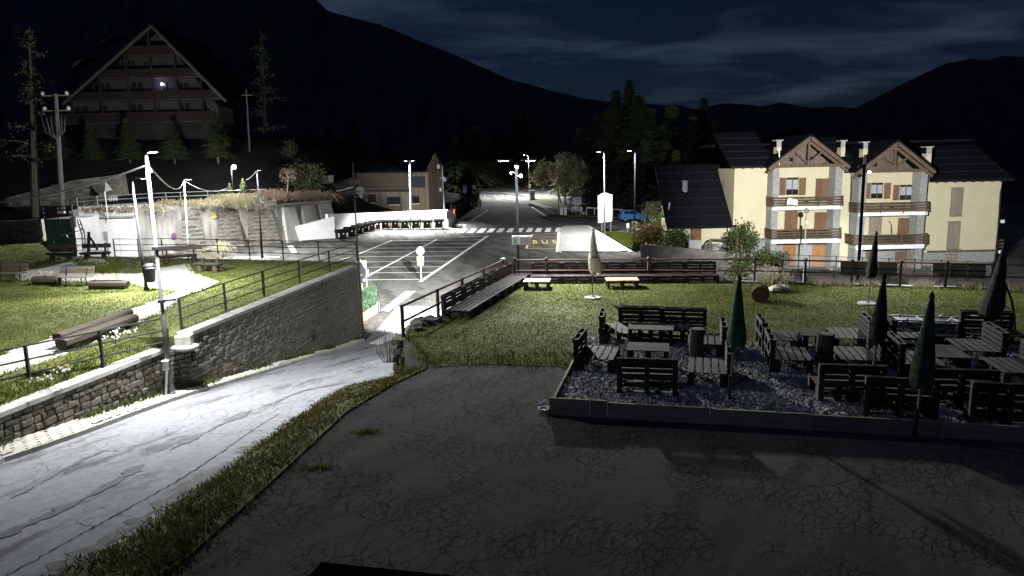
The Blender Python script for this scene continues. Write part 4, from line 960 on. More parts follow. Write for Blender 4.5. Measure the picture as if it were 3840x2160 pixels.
t2 = T('sign_panel', 'pale rectangular sign panel behind the triangular sign', 'road sign', tuple(Vector((A[0].x, Ys+1.2, zroad(46)))))
MB().extr(A, (0, .02, 0)).build('panel', M_wplast, t2, world=True); A = [onY(c9(*p), Ys+1.2) for p in [(262, 345), (298, 345), (298, 455), (262, 445)]]; MB().extr(A, (0, .02, 0)).build('panel', M_wplast, t2, world=True)
q = onY(c9(250, 300), Ys+1.25); MB().tube([(q.x, Ys+1.25, zroad(46)), (q.x, Ys+1.25, q.z+.3)], .03, 6).build('pole', M_pole, t2, world=True)
p = onroad(c9(528, 1135), 0); q = onY(c9(490, 722), p.y); t = T('thin_post', 'thin black post with a small mesh gate at the planter', 'post', tuple(p)); MB().tube([p, q], .035, 6).build('post', M_black, t, world=True)
for k in range(5): MB().beam(p+Vector((-.1-.14*k, .05, .1)), p+Vector((-.1-.14*k, .05, .75)), .015, .015).build('mesh_bar', M_galv, t, world=True)
# stop sign (back) and yellow plate at the car park's corner
b0 = onlot(cB1(1750, 492)); tp = onY(cB1(1742, 165), b0.y); t = T('stop_sign', 'octagonal sign with yellow plate on a white post at the parking bays', 'road sign', tuple(b0))
MB().tube([b0, tp], .05, 8).build('post', M_galv, t, world=True)
A = [onY(cB1(1742+42*math.cos(a), 208+45*math.sin(a)), b0.y-.08) for a in np.linspace(math.pi/8, 2*math.pi+math.pi/8, 9)[:-1]]; MB().extr(A, (0, .02, 0)).build('octagon_back', M_grey, t, world=True)
MB().extr([onY(cB1(*p), b0.y-.1) for p in [(1730, 170), (1752, 170), (1752, 255), (1730, 255)]], (0, .03, 0)).build('bracket', M_wplast, t, world=True)
MB().extr([onY(cB1(*p), b0.y-.12) for p in [(1708, 258), (1776, 262), (1775, 345), (1712, 345)]], (0, .02, 0)).build('yellow_plate', M_signy, t, world=True)
MB().extr([onY(cB1(*p), b0.y-.15) for p in [(1722, 262), (1768, 262), (1765, 346), (1728, 346)]], (0, .02, 0)).build('white_plate', M_wplast, t, world=True)
# double panel on the flood pole
t = T('direction_sign', 'wide white framed direction sign on the black flood pole, seen from behind', 'road sign', tuple(onY(c4(912, 1032), 30.35)))
MB().extr([onY(c4(*p), 30.35) for p in [(822, 990), (1005, 988), (1008, 1075), (825, 1075)]], (0, .03, 0)).build('frame', M_wplast, t, world=True, bevel=.01)
for a, b in ((832, 875), (900, 995)): MB().extr([onY(c4(*p), 30.32) for p in [(a, 1003), (b, 1003), (b, 1064), (a, 1064)]], (0, .02, 0)).build('panel', M_galv, t, world=True)
# ================================================================== PALLET FURNITURE
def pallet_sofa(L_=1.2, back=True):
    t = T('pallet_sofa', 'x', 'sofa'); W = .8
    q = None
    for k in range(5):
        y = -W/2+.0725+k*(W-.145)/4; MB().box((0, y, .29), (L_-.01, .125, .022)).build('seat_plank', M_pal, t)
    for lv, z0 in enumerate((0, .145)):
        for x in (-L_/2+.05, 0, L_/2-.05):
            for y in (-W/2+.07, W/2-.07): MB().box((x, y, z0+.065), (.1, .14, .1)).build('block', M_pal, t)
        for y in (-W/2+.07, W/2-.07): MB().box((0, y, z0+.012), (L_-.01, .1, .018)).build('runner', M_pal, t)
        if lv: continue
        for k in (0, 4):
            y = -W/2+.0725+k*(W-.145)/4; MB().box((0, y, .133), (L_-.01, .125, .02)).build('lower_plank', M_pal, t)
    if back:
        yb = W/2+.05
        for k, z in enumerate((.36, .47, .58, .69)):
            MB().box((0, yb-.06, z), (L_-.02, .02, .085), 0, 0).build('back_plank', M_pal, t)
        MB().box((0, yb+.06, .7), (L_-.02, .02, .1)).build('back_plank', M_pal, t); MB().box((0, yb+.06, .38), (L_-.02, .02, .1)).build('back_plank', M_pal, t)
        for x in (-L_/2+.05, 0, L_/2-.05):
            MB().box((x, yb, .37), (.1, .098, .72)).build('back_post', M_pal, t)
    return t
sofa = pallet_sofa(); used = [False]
back_a, back_b = onz((1992, 1062), ZL), onz((2698, 1060), ZL); dv = (back_b-back_a); nB = 6
for i in range(nB):
    p = back_a+dv*((i+.5)/nB); k = dv.length/nB/1.2
    put(sofa, used, (p.x, p.y+.25, ZL), math.atan2(dv.y, dv.x), ORD[i]+' pallet sofa from the left in the row along the back rail of the lawn', 'pallet sofas along the lawn edge', (k, 1, 1))
sa, sb = onz((1700, 1200), ZL), onz((1945, 1052), ZL); dv = sb-sa; nL = 4; dvn = dv.normalized(); nr = Vector((dvn.y, -dvn.x, 0))
for i in range(nL):
    p = sa+dv*((i+.5)/nL)+nr*.12
    put(sofa, used, (p.x, p.y, ZL), math.atan2(dv.y, dv.x), ORD[i]+' pallet sofa from the near end of the row facing right beside the climbing rail', 'pallet sofas along the lawn edge', (dv.length/nL/1.2, 1, 1))
def table(label, px, rz, top=M_ply, L_=1.15, W=.8, h=.3, boards=False):
    p = onz(px, ZL); t = T('pallet_table', label, 'table', tuple(p), rz, 'low pallet tables')
    if boards:
        for k in range(6): MB().box((0, -W/2+W*(k+.5)/6, h), (L_, W/6-.008, .024)).build('top_plank', top, t)
    else: MB().box((0, 0, h), (L_, W, .03)).build('top', top, t)
    for x in (-L_/2+.07, 0, L_/2-.07):
        for y in (-W/2+.08, W/2-.08): MB().box((x, y, h*.5), (.1, .13, h-.03)).build('block', M_pal, t)
    for y in (-W/2+.08, W/2-.08): MB().box((0, y, .02), (L_, .1, .02)).build('runner', M_pal, t)
    return t
table('low pallet table with a pale board top near the bench corner', (2014, 1082), -.12, L_=1.0, h=.32)
table('low pallet table with brown top in front of the back bench row', (2332, 1078), -.05, mat('brown_board', (.3, .23, .15), .8, .2, 2, stretch=(1, 5, 5)), L_=1.22, h=.32)
# --- terrace groups
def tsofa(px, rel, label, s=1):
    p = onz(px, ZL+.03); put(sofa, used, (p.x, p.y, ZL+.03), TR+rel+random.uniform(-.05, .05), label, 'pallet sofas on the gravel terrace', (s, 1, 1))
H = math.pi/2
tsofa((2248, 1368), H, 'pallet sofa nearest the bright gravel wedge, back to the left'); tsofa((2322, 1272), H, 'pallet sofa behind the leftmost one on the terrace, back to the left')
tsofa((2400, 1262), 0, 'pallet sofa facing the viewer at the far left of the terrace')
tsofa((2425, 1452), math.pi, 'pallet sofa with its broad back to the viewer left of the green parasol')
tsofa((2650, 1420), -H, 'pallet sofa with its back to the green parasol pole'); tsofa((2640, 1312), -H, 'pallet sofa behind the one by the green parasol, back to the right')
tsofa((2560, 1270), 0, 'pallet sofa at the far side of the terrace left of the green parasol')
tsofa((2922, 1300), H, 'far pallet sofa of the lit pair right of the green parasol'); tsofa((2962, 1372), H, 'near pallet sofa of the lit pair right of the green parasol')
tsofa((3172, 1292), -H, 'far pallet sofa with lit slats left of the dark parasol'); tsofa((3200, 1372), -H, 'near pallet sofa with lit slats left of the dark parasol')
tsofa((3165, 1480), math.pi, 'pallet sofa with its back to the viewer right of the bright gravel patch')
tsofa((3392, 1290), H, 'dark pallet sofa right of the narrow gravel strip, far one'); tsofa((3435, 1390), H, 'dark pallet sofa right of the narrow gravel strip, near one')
tsofa((3640, 1340), -H, 'dark pallet sofa at the right in front of the pipe arch'); tsofa((3560, 1500), math.pi, 'dark pallet sofa with its back to the viewer at lower right'); tsofa((3720, 1290), 0, 'dark pallet sofa under the arched pipe frame'); tsofa((3790, 1420), -H, 'dark pallet sofa at the right edge of the picture'); tsofa((3350, 1535), math.pi, 'pallet sofa added to shade the yard, back to the viewer, between the two dark front parasols'); tsofa((3740, 1560), math.pi, 'pallet sofa added to shade the yard, back to the viewer, the rightmost one')  # last two sofas are added for the shadow they throw on the yard
def ttable(label, px, rel, **k):
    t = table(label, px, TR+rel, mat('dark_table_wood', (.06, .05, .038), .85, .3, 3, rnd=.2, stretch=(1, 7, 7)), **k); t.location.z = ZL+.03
ttable('slatted pallet table at the far left group of the terrace', (2440, 1288), 0, boards=True, h=.42); ttable('slatted pallet table in the middle of the left terrace group', (2430, 1372), 0, boards=True, h=.42, L_=.95, W=.75)
ttable('small slatted table between the two lit pallet sofas', (3040, 1310), H, boards=True, L_=.8, W=.55, h=.4); ttable('low dark table at the right group of the terrace', (3530, 1370), H, boards=True)
def stump(label, px, r, h):
    p = onz(px, ZL+.02); t = T('log_stump', label, 'stump', tuple(p)); MB().tube([(0, 0, 0), (0, 0, h*.5), (.02, 0, h)], [r*1.05, r, r*1.02], 12).build('trunk', M_log, t); MB().lathe([(r*.96, h+.002), (r*.5, h+.006), (.01, h+.007)], (.02, 0, 0), 12).build('cut_face', M_wood, t)
stump('upright log stump between the two lit pallet sofas', (3088, 1372), .19, .75); stump('upright log stump beside the sofa left of the green parasol', (2610, 1340), .17, .7)
# ---------------------------------------------------------------- closed parasols
def parasol(label, base, h, cl, cr, mt, tilt=(0, 0), skirt=1.0, basekind='disc', bulge=(0, 0), seed=1):
    t = T('closed_parasol', label, 'parasol', tuple(base)); R = random.Random(seed)
    top = Vector((tilt[0], tilt[1], h)); MB().tube([(0, 0, 0), top*.98], .024, 8).build('pole', M_grey, t)
    n = 18; q = MB(); prof = [(0, .14), (.06, .34), (.18, .48), (.34, .62), (.5, .76), (.66, .92), (.8, 1.04), (.92, 1.02), (1.0, .86)]
    vs = []; ph = R.uniform(0, 6)
    for (s, rr) in prof:
        z = h-.02-s*cl; c = top*(z/h)
        for j in range(n):
            a = 2*math.pi*j/n; fold = .8+R.uniform(-.1, .1)+(.3 if j % 2 else -.26)*min(1, s*2.2)*(1+.3*math.sin(3*a+ph)); r = cr*rr*fold*(skirt if s > .7 else 1)
            vs.append((c.x+r*math.cos(a)+bulge[0]*s*s, c.y+r*math.sin(a)*.8+bulge[1]*s*s, z+R.uniform(-.12, .09)*(s > .95)))
    k = len(prof); q.add(vs, [(i*n+j, (i+1)*n+j, (i+1)*n+(j+1) % n, i*n+(j+1) % n) for i in range(k-1) for j in range(n)]); q.build('canopy', mt, t, smooth=True)
    zs_ = h-.02-.62*cl; cs_ = top*(zs_/h); MB().lathe([(cr*.66, -.025), (cr*.7, 0), (cr*.66, .025)], (cs_.x+bulge[0]*.38, cs_.y+bulge[1]*.38, zs_), 12).build('tie_strap', M_black, t)
    MB().lathe([(.03, h-.05), (.045, h), (.02, h+.06), (.005, h+.08)], (top.x, top.y, 0), 8).build('finial', mt, t)
    if basekind == 'disc': MB().lathe([(.29, 0), (.3, .02), (.29, .06), (.1, .09), (.05, .12)], (0, 0, 0), 18).build('base', M_conc, t)
    else: MB().tube([(0, 0, 0), (0, 0, .5)], .035, 8).build('base_tube', M_black, t)
    return t
M_pw = mat('pale_parasol_cloth', (.6, .56, .45), .9, .15, 3); M_pg = mat('green_parasol_cloth', (.07, .16, .085), .85, .2, 3); M_pd = mat('dark_parasol_cloth', (.035, .04, .036), .9, .25, 3)
parasol('closed pale parasol on a white round base in the middle of the lawn', onz((2222, 1120), ZL), 2.42, 1.5, .19, M_pw, (.03, 0), 1.15, bulge=(.12, 0), seed=2)
parasol('closed green parasol among the pallet sofas', onz((2735, 1500), ZL), 2.42, 1.36, .15, M_pg, (.12, 0), 1.05, 'tube', bulge=(.06, 0), seed=3)
parasol('closed dark parasol on a white base behind the terrace', onz((3252, 1142), ZL), 2.3, 1.4, .15, M_pd, (.15, 0), 1.0, seed=4)
parasol('closed dark parasol left of the heap of folded chairs', onz((3262, 1492), ZL), 2.4, 1.3, .14, M_pd, (.12, 0), 1.0, 'tube', seed=5)
parasol('closed dark green parasol in front of the heap of folded chairs', onz((3430, 1640), ZL), 2.4, 1.5, .17, mat('dark_green_cloth', (.05, .075, .05), .9, .2, 3), (.1, 0), 1.0, 'tube', seed=6)
parasol('closed dark parasol beside the arched pipe at the right', onz((3715, 1290), ZL), 2.45, 1.75, .2, M_pd, (.1, 0), 1.2, 'tube', bulge=(-.14, 0), seed=7)
# arched pipe
q = onz((3744, 1262), ZL); r = onz((3806, 1240), ZL); t = T('pipe_arch', 'black bent pipe frame standing among the sofas at the right edge', 'frame', tuple(q))
J = onY((3772, 1072), q.y); K = onY((3752, 1028), q.y+.3)
MB().tube([q, q.lerp(J, .5)+Vector((.01, 0, 0)), J, onY((3762, 1045), q.y), K], .03, 7).build('pipe', M_black, t, world=True); MB().tube([J, onY((3792, 1120), q.y+.1), onY((3803, 1180), q.y+.2), r], .03, 7).build('pipe', M_black, t, world=True)
# round disc, tarp, post, heap of folded loungers
p = onz((2850, 1130), ZL); t = T('wooden_barrel', 'rusty brown barrel lying on its side, round end towards the viewer', 'barrel', tuple(p), -.33)
MB().tube([(0, -.3, .28), (0, -.15, .28), (0, .05, .28), (0, .3, .28)], [.27, .285, .285, .26], 20).build('barrel_body', mat('barrel_wood', (.085, .055, .034), .9, .3, 4), t)
for y in (-.2, .1): MB().tube([(0, y-.02, .28), (0, y+.02, .28)], .292, 20).build('hoop', M_rust, t)
o = MB(); R = random.Random(3)
for k in range(9): o.blob((R.uniform(-.42, .42), R.uniform(-.15, .15), .07+R.uniform(0, .12)), R.uniform(.13, .22), k, 5, 8, .25, (1.2, .8, .55))
o = o.build('crumpled_tarp', mat('pale_tarp', (.5, .47, .38), .8, .2, 6, bump=.8, bscale=6)); o.location = onz((2922, 1095), ZL); o.rotation_euler = (0, 0, .35); tag(o, 'crumpled pale tarp on the lawn behind the barrel', 'tarp')
p = onz((2480, 1245), ZL); t = T('parasol_stand', 'thin dark bare pole in the lawn behind the left terrace group', 'pole', tuple(p)); MB().tube([(0, 0, 0), (0, 0, .75)], .03, 8).build('pole', M_black, t); MB().lathe([(.2, 0), (.2, .04), (.04, .06)], (0, 0, 0), 12).build('foot', M_black, t)
def lounger(label, loc, rz, tilt):
    t = T('folded_lounger', label, 'lounger', loc, rz, 'heap of folded loungers'); 
    for s in (-1, 1): MB().beam((-.85, s*.3, .05), (.85, s*.3, .05+tilt), .035, .035).build('side_rail', M_galv, t)
    for x in (-.84, 0, .84): MB().beam((x, -.3, .05+tilt*(x+.85)/1.7), (x, .3, .05+tilt*(x+.85)/1.7), .03, .03).build('cross_bar', M_galv, t)
    MB().beam((-.8, 0, .03), (.8, 0, .03+tilt), .56, .015).build('sling', M_black, t)
    for x in (-.5, .5):
        for s in (-1, 1): MB().beam((x, s*.27, -.02), (x+.14, s*.27, .1), .03, .03).build('leg', M_galv, t)
hp = onz((3455, 1262), ZL)
for k, nm in enumerate(['lowest folded lounger of the heap behind the terrace', 'second folded lounger from the bottom of the heap', 'middle folded lounger of the heap', 'fourth folded lounger from the bottom of the heap', 'topmost folded lounger of the heap with bright frame']):
    lounger(nm, (hp.x+random.uniform(-.12, .12)-.1*k*.3, hp.y+random.uniform(-.1, .1), ZL+.06+.1*k), random.uniform(-.25, .25), random.uniform(-.04, .05))
lounger('folded lounger leaning at the right of the heap', (hp.x+.9, hp.y+.1, ZL+.25), .3, .12)
# slab on the lawn at the right
p = onz((3722, 1150), ZL); t = T('parasol_stand', 'round pale parasol base on the lawn left of the pipe arch', 'parasol base', tuple(p)); MB().lathe([(.28, 0), (.3, .03), (.28, .07), (.08, .1)], (0, 0, 0), 16).build('disc', M_conc, t); MB().tube([(0, 0, .09), (0, 0, .3)], .03, 8).build('tube', M_grey, t)
# timber edging of the gravel terrace
t = T('timber_edging', 'line of upright planks edging the front of the gravel terrace', 'edging', tuple(tf(4, -.03)), TR)
for i, (a, b) in enumerate([(0, .75), (.76, 1.08), (1.09, 2.9), (2.91, 4.6), (4.61, 6.6), (6.61, 9.0), (9.01, 12)]):
    m_ = MB().box(((a+b)/2-4, 0, .16+(.0 if i < 2 else -.012*i)), (b-a, .045, .34-(0 if i < 2 else .02)), 0, random.uniform(-.02, .02)).build('plank', M_plank, t)
    m_.location.z = 0
tl = T('timber_edging', 'low side planks edging the left of the gravel terrace', 'edging', tuple(tf(0, 2.5)), TR)
for i in range(3): MB().box((-.03, -1.4+i*1.9-.3, .05), (.04, 1.85, .12)).build('plank', M_plank, tl)
# scraps by the corner of the edging
p = onz((2040, 1540), ZL); t = T('bowl', 'small white rimmed bowl on the asphalt at the terrace corner', 'bowl', tuple(p)); MB().lathe([(.07, 0), (.1, .03), (.11, .06), (.1, .06), (.085, .03), (.02, .02)], (0, 0, 0), 16).build('bowl_body', M_wplast, t); MB().lathe([(.09, .035), (.01, .036)], (0, 0, 0), 14).build('dark_inside', M_black, t)
q = MB(); R = random.Random(8)
pts = [(x*.11, y*.07, .02+R.uniform(0, .07)) for y in range(4) for x in range(4)]; q.add(pts, [(y*4+x, y*4+x+1, (y+1)*4+x+1, (y+1)*4+x) for y in range(3) for x in range(3)])
o = q.build('plastic_sheet', M_wplast); o.modifiers.new('solid', 'SOLIDIFY').thickness = .006; o.location = onz((2022, 1522), ZL); tag(o, 'crumpled white plastic sheet at the corner of the plank edging', 'plastic sheet')
p = onz((1375, 1621), ZL); blades('yard_weed', np.array([(p.x+random.gauss(0, .12), p.y+random.gauss(0, .07), ZL) for _ in range(160)]), .035, .025, M_blade, 2, 1.2)
p = onz((1190, 1755), ZL); blades('yard_weed', np.array([(p.x+random.gauss(0, .16), p.y+random.gauss(0, .07), ZL) for _ in range(160)]), .035, .025, M_blade, 3, 1.2)
# weed stalks at the pillar
p = onz(cB1(1440, 1290), ZL-.6); q = MB(); R = random.Random(2)
for k in range(26):
    a = R.uniform(-.4, .3); q.tube([(a*.4, 0, 0), (a*.8, R.uniform(-.1, .1), .35), (a, R.uniform(-.15, .15), R.uniform(.5, .95))], .008, 3)
o = q.build('dry_stalks', M_twig); o.location = p; tag(o, 'thin dry weed stalks in front of the rubble wall end', 'weed')
for i, (x, y, r) in enumerate([(1750, 930, .3), (1850, 900, .28), (1680, 975, .22), (1730, 1195, .14), (1660, 1195, .12)]):
    p = onz(cB1(x, y+20), ZL-.05 if i < 3 else ZL-.75); o = MB().blob((0, 0, r*.3), r, i+20, 6, 9, .22, (1.2, .9, .7)).build('boulder', M_rock if i > 2 else M_walls); o.location = p
    tag(o, ['mossy boulder in the bank below the climbing rail', 'mossy boulder under the near end of the side bench row', 'mossy boulder just above the rubble wall end', 'loose stone at the foot of the rubble wall end', 'small loose stone left of the rubble wall foot'][i], 'boulder')
# dark ledge just below the camera
t = T('awning', 'dark corner of an awning below the camera at the bottom edge', 'awning', tuple(onY((1300, 2200), 5.2)))
A = [onY(p, 5.2) for p in [(1205, 2107), (1480, 2168)]]; za = A[0].z
pl = [(A[0].x, 5.2), (A[0].x+1.4, 4.9), (A[0].x+1.2, 4.0), (A[0].x-.25, 4.2)]; MB().prism(pl, za-.12, za).build('cover', mat('awning_cloth', (.008, .008, .01), 1, .1, 3, gloss=0), t, world=True)
MB().beam((A[0].x, 5.2, za-.14), (A[0].x+1.4, 4.9, za-.14), .03, .05).build('edge_trim', M_black, t, world=True)
# dark drain patch / parasol shadow plate of the yard
# ================================================================== CREAM HOUSE
YH = 59.0
hs = T('apartment_house', 'cream three storey apartment house with two timber gables and plank balconies', 'house', (32, YH, zlot(YH)))
def fb(name, mt, par, x0, y0, x1, y1, Y=YH, th=.06, c=c5, bevel=0, ret=False):
    a, b = onY(c((x0+x1)/2, y0), Y), onY(c((x0+x1)/2, y1), Y); l_, r = onY(c(x0, (y0+y1)/2), Y), onY(c(x1, (y0+y1)/2), Y)
    o = MB().bb((l_.x, Y-th, b.z), (r.x, Y, a.z)).build(name, mt, par, world=True, bevel=bevel)
    return (o, l_.x, r.x, b.z, a.z)
zb = zlot(YH)-.4
def zz(x, y, Y=YH): return onY(c5(x, y), Y).z
def xx(x, y, Y=YH): return onY(c5(x, y), Y).x
# walls in stepped sections
wings = [(312, 612, 395, 938), (612, 1155, 370, 962), (1155, 1280, 432, 1000), (1280, 1815, 405, 1005), (1815, 2375, 500, 1046)]
for x0, x1, yt, yb_ in wings:
    zs = zz((x0+x1)/2, yb_)
    zt = zz((x0+x1)/2, yt); X0, X1 = xx(x0, 700), xx(x1, 700)
    MB().bb((X0, YH, zs if x0 != 1155 else zb), (X1-.002, YH+(9 if x0 != 312 else 4.6), zt)).build('wall', M_cream, hs, world=True)
    if x0 != 1155: MB().bb((X0+.001, YH+.003, zb), (X1-.003, YH+(9 if x0 != 312 else 4.6), zs-.002)).build('stone_base', M_pstone, hs, world=True)
# eaves and main roof
zr = onY(c5(1200, 105), YH+5).z
for x0, x1, yt, yb_ in (wings[0], wings[2], wings[4]):
    X0, X1 = xx(x0, 700), xx(x1, 700); ze = zz((x0+x1)/2, yt)+.06
    a0, a1 = X0-(.5 if x0 == 312 else 0), X1+(.6 if x1 == 2375 else 0)
    q = MB(); y0, y1 = YH-.55, YH+5.0
    q.add([(a0, y0, ze), (a1, y0, ze), (a1, y1, ze+2.9), (a0, y1, ze+2.9), (a0, y0, ze+.16), (a1, y0, ze+.16), (a1, y1, ze+3.06), (a0, y1, ze+3.06)], [(0, 3, 2, 1), (4, 5, 6, 7), (0, 1, 5, 4), (2, 3, 7, 6), (0, 4, 7, 3), (1, 2, 6, 5)])
    rf = q.build('roof', M_roof, hs, world=True)
    for k in range(1, 5):
        f_ = k/5; MB().beam((a0, y0+(y1-y0)*f_, ze+.2+2.9*f_), (a1, y0+(y1-y0)*f_, ze+.2+2.9*f_), .04, .03).build('snow_bar', M_ridge, rf, world=True)
    q = MB(); n_ = int((a1-a0)/.75)
    for k in range(n_): MB().beam((a0+.3+k*.75, y0-.03, ze-.05), (a0+.3+k*.75, YH, ze+.12), .09, .13).build('rafter_end', M_beam, rf, world=True)
    MB().tube([(a0, y0-.06, ze+.02), (a1, y0-.06, ze+.0)], .06, 6).build('gutter', M_black, rf, world=True)
MB().bb((xx(312, 600)-.5, YH+5.1, zz(400, 395)+1.9), (xx(2375, 600)+.6, YH+9.5, zz(400, 395)+2.1)).build('roof_back', M_roof, hs, world=True)
# wooden window shutters
def shutter_pair(x0, y0, x1, y1, mt, Y=YH, par=None, arch=True):
    w = T0('window', par or hs, xx((x0+x1)/2, (y0+y1)/2, Y), Y, zz((x0+x1)/2, (y0+y1)/2, Y))
    xm = (x0+x1)/2
    for a, b in ((x0, xm-.6), (xm+.6, x1)): fb('shutter', mt, w, a, y0, b, y1, Y-.004, .05)
    fb('lintel', M_beam, w, x0-3, y0-4, x1+3, y0-.5, Y-.003, .04); fb('sill', M_black, w, x0-5, y1+.8, x1+5, y1+4, Y-.003, .12)
    for yy in (y0+.2*(y1-y0), y1-.2*(y1-y0)): fb('hinge', M_black, w, x0-2.5, yy-1.5, x0+3, yy+1.5, Y-.058, .012); fb('hinge', M_black, w, x1-3, yy-1.5, x1+2.5, yy+1.5, Y-.058, .012)
def T0(name, par, X, Y, Z):
    # part carrier: a frame mesh is the part itself
    o = MB().box((0, .03, 0), (.3, .02, .3)).build(name, M_black, par); o.location = Vector((X, Y, Z))-(wmat(par).translation); return o
shutter_pair(1995, 548, 2090, 765, M_shutg); shutter_pair(1970, 810, 2068, 1022, M_shutg); shutter_pair(1955, 1065, 2048, 1165, M_shutg, YH-.0)
for x0, y0, x1, y1, m_ in [(948, 478, 1050, 640, M_shut), (707, 725, 808, 900, M_shut), (938, 740, 1036, 905, M_shut), (1362, 768, 1460, 920, M_shutg), (1586, 785, 1683, 935, M_shut)]: shutter_pair(x0, y0, x1, y1, m_)
for x0, y0, x1, y1, m_ in [(693, 980, 793, 1160, mat('orange_shutter', (.3, .14, .06), .7, .15, 2, stretch=(7, 7, .7))), (922, 993, 1022, 1165, MATS['orange_shutter']), (1338, 1030, 1400, 1165, MATS['brown_shutter']), (1565, 1045, 1662, 1180, MATS['brown_shutter'])]: shutter_pair(x0, y0, x1, y1, m_)
# french windows with open shutters on the top floor
def french(x0, y0, x1, y1, sl, sr):
    Y = YH-.004; w = T0('french_window', hs, xx((x0+x1)/2, (y0+y1)/2), Y, zz((x0+x1)/2, (y0+y1)/2)); xm = (x0+x1)/2
    fb('frame', M_beam, w, x0-3, y0-3, x1+3, y1+2, Y, .03)
    for a, b in ((x0, xm-4), (xm+4, x1)):
        fb('pane', M_curt, w, a, y0+14, b, y0+.68*(y1-y0), Y-.032, .01); fb('pane', M_glass, w, a, y0+.7*(y1-y0), b, y1, Y-.032, .01); fb('top_pane', M_glass, w, a, y0, b, y0+13, Y-.032, .01)
    for (a, b) in (sl, sr): fb('open_shutter', M_shut, w, a, y0-2, b, y1+4, Y-.04, .05)
french(724, 470, 812, 600, (668, 716), (820, 872)); french(1382, 510, 1468, 628, (1342, 1374), (1480, 1530)); french(1606, 526, 1694, 640, (1550, 1596), (1704, 1756))
for x, y in [(763, 447), (996, 460), (1425, 490), (1652, 503), (902, 402)]:
    p = onY(c5(x, y), YH); MB().tube([p+Vector((0, -.02, 0)), p+Vector((0, -.09, 0))], .11, 12).build('wall_lamp', M_cream, hs, world=True)
# gables, pilasters, slabs, balconies
def gable(x0, x1, apx, apy, by, slabs, balc, pil):
    Yf = YH-1.35; g = MB(); A = onY(c5(apx, apy), Yf); lft, rgt = onY(c5(x0-6, by), Yf), onY(c5(x1+6, by), Yf); zB = (lft.z+rgt.z)/2
    ap = Vector(((lft.x+rgt.x)/2, Yf, A.z))
    for s, e in ((-1, lft), (1, rgt)):
        e = Vector((e.x, Yf, zB)); d = (e-ap); e2 = ap+d*1.12; q = MB()
        p = [ap+Vector((0, -.5, .1)), e2+Vector((0, -.5, .1)), e2+Vector((0, 6, .1)), ap+Vector((0, 6, .1))]
        q.extr(p, (0, 0, .16)); q.build('gable_roof', M_roof, hs, world=True)
        MB().beam(ap+Vector((0, -.44, -.04)), e2+Vector((0, -.44, -.04)), .14, .26).build('barge_board', M_beam, hs, world=True)
        MB().beam(ap+Vector((0, -.1, -.32)), e2+Vector((0, -.1, -.32)), .16, .2).build('rafter', M_beam, hs, world=True)
    w = rgt.x-lft.x; zt = zz((x0+x1)/2, by-8)
    # gable infill boards
    n = 14; par = MB().extr([(lft.x+.3, YH-.03, zB-.1), (rgt.x-.3, YH-.03, zB-.1), (ap.x, YH-.03, ap.z-.1)], (0, .03, 0)).build('gable_wall', M_wood, hs, world=True)
    for k in range(n):
        x = lft.x+.3+(w-.6)*(k+.5)/n; h = (1-abs((x-ap.x)/(w/2-.3)))*(ap.z-zB)-.1
        if h > .15: MB().bb((x-(w-.6)/n*.46, YH-.06, zB-.1), (x+(w-.6)/n*.46, YH-.031, zB-.1+h)).build('gable_board', M_wood, par, world=True)
    MB().beam((lft.x+.1, Yf-.2, zB-.08), (rgt.x-.1, Yf-.2, zB-.08), .2, .24).build('tie_beam', M_beam, hs, world=True)
    MB().beam((ap.x, Yf-.2, zB), (ap.x, Yf-.2, ap.z-.2), .16, .18).build('king_post', M_beam, hs, world=True)
    for s in (-1, 1):
        MB().beam((ap.x, Yf-.2, zB+.1), (ap.x+s*w*.2, Yf-.2, zB+(ap.z-zB)*.5), .12, .14).build('strut', M_beam, hs, world=True)
        MB().bb((ap.x+s*w*.14-.16, YH-.07, zB+.28), (ap.x+s*w*.14+.16, YH-.061, zB+.62)).build('attic_window', M_glass, hs, world=True)
    for px0, px1 in pil:   # stone pilasters, full height
        MB().bb((xx(px0, 650, Yf), Yf+.1, zb), (xx(px1, 650, Yf), YH-.002, zB-.05)).build('stone_pier', M_pstone, hs, world=True)
    for sx0, sy0, sx1, sy1 in slabs: fb('balcony_slab', M_white, hs, sx0, sy0, sx1, sy1, Yf+.05, .22)
    for (sx0, sy0, sx1, sy1) in slabs:
        z = zz((sx0+sx1)/2, sy0+14, Yf); MB().bb((xx(sx0, sy0, Yf), Yf+.052, z-.15), (xx(sx1, sy0, Yf), YH-.003, z+.05)).build('balcony_floor', M_conc, hs, world=True)
    for (bx0, by0, bx1, by1, n) in balc:
        b_ = T0('balcony_rail', hs, xx((bx0+bx1)/2, by0, Yf), Yf, zz((bx0+bx1)/2, (by0+by1)/2, Yf))
        for k in range(n):
            y = by0+(by1-by0)*(k+.5)/n; hgt = (by1-by0)/n*.6
            fb('rail_plank', M_balc, b_, bx0, y-hgt/2, bx1, y+hgt/2, Yf-.2, .05)
            zc = zz((bx0+bx1)/2, y, Yf-.2)
            for X in (xx(bx0, y, Yf), xx(bx1, y, Yf)): MB().bb((X-.03, Yf-.2, zc-.09), (X+.03, YH-.01, zc+.09)).build('side_plank', M_balc, b_, world=True)
        for k in range(4):
            x = bx0+10+(bx1-bx0-20)*k/3; fb('rail_post', M_beam, b_, x-4, by0+4, x+4, by1+6, Yf-.14, .05)
gable(612, 1155, 893, 155, 368, [(610, 688, 1145, 716), (601, 944, 1128, 974)], [(612, 612, 1155, 692, 4), (600, 862, 1140, 942, 4)], [(614, 664), (1098, 1152)])
gable(1283, 1815, 1567, 198, 408, [(1278, 732, 1806, 762), (1260, 988, 1780, 1020)], [(1268, 655, 1818, 738, 4), (1235, 905, 1808, 985, 4)], [(1284, 1344), (1758, 1812)])
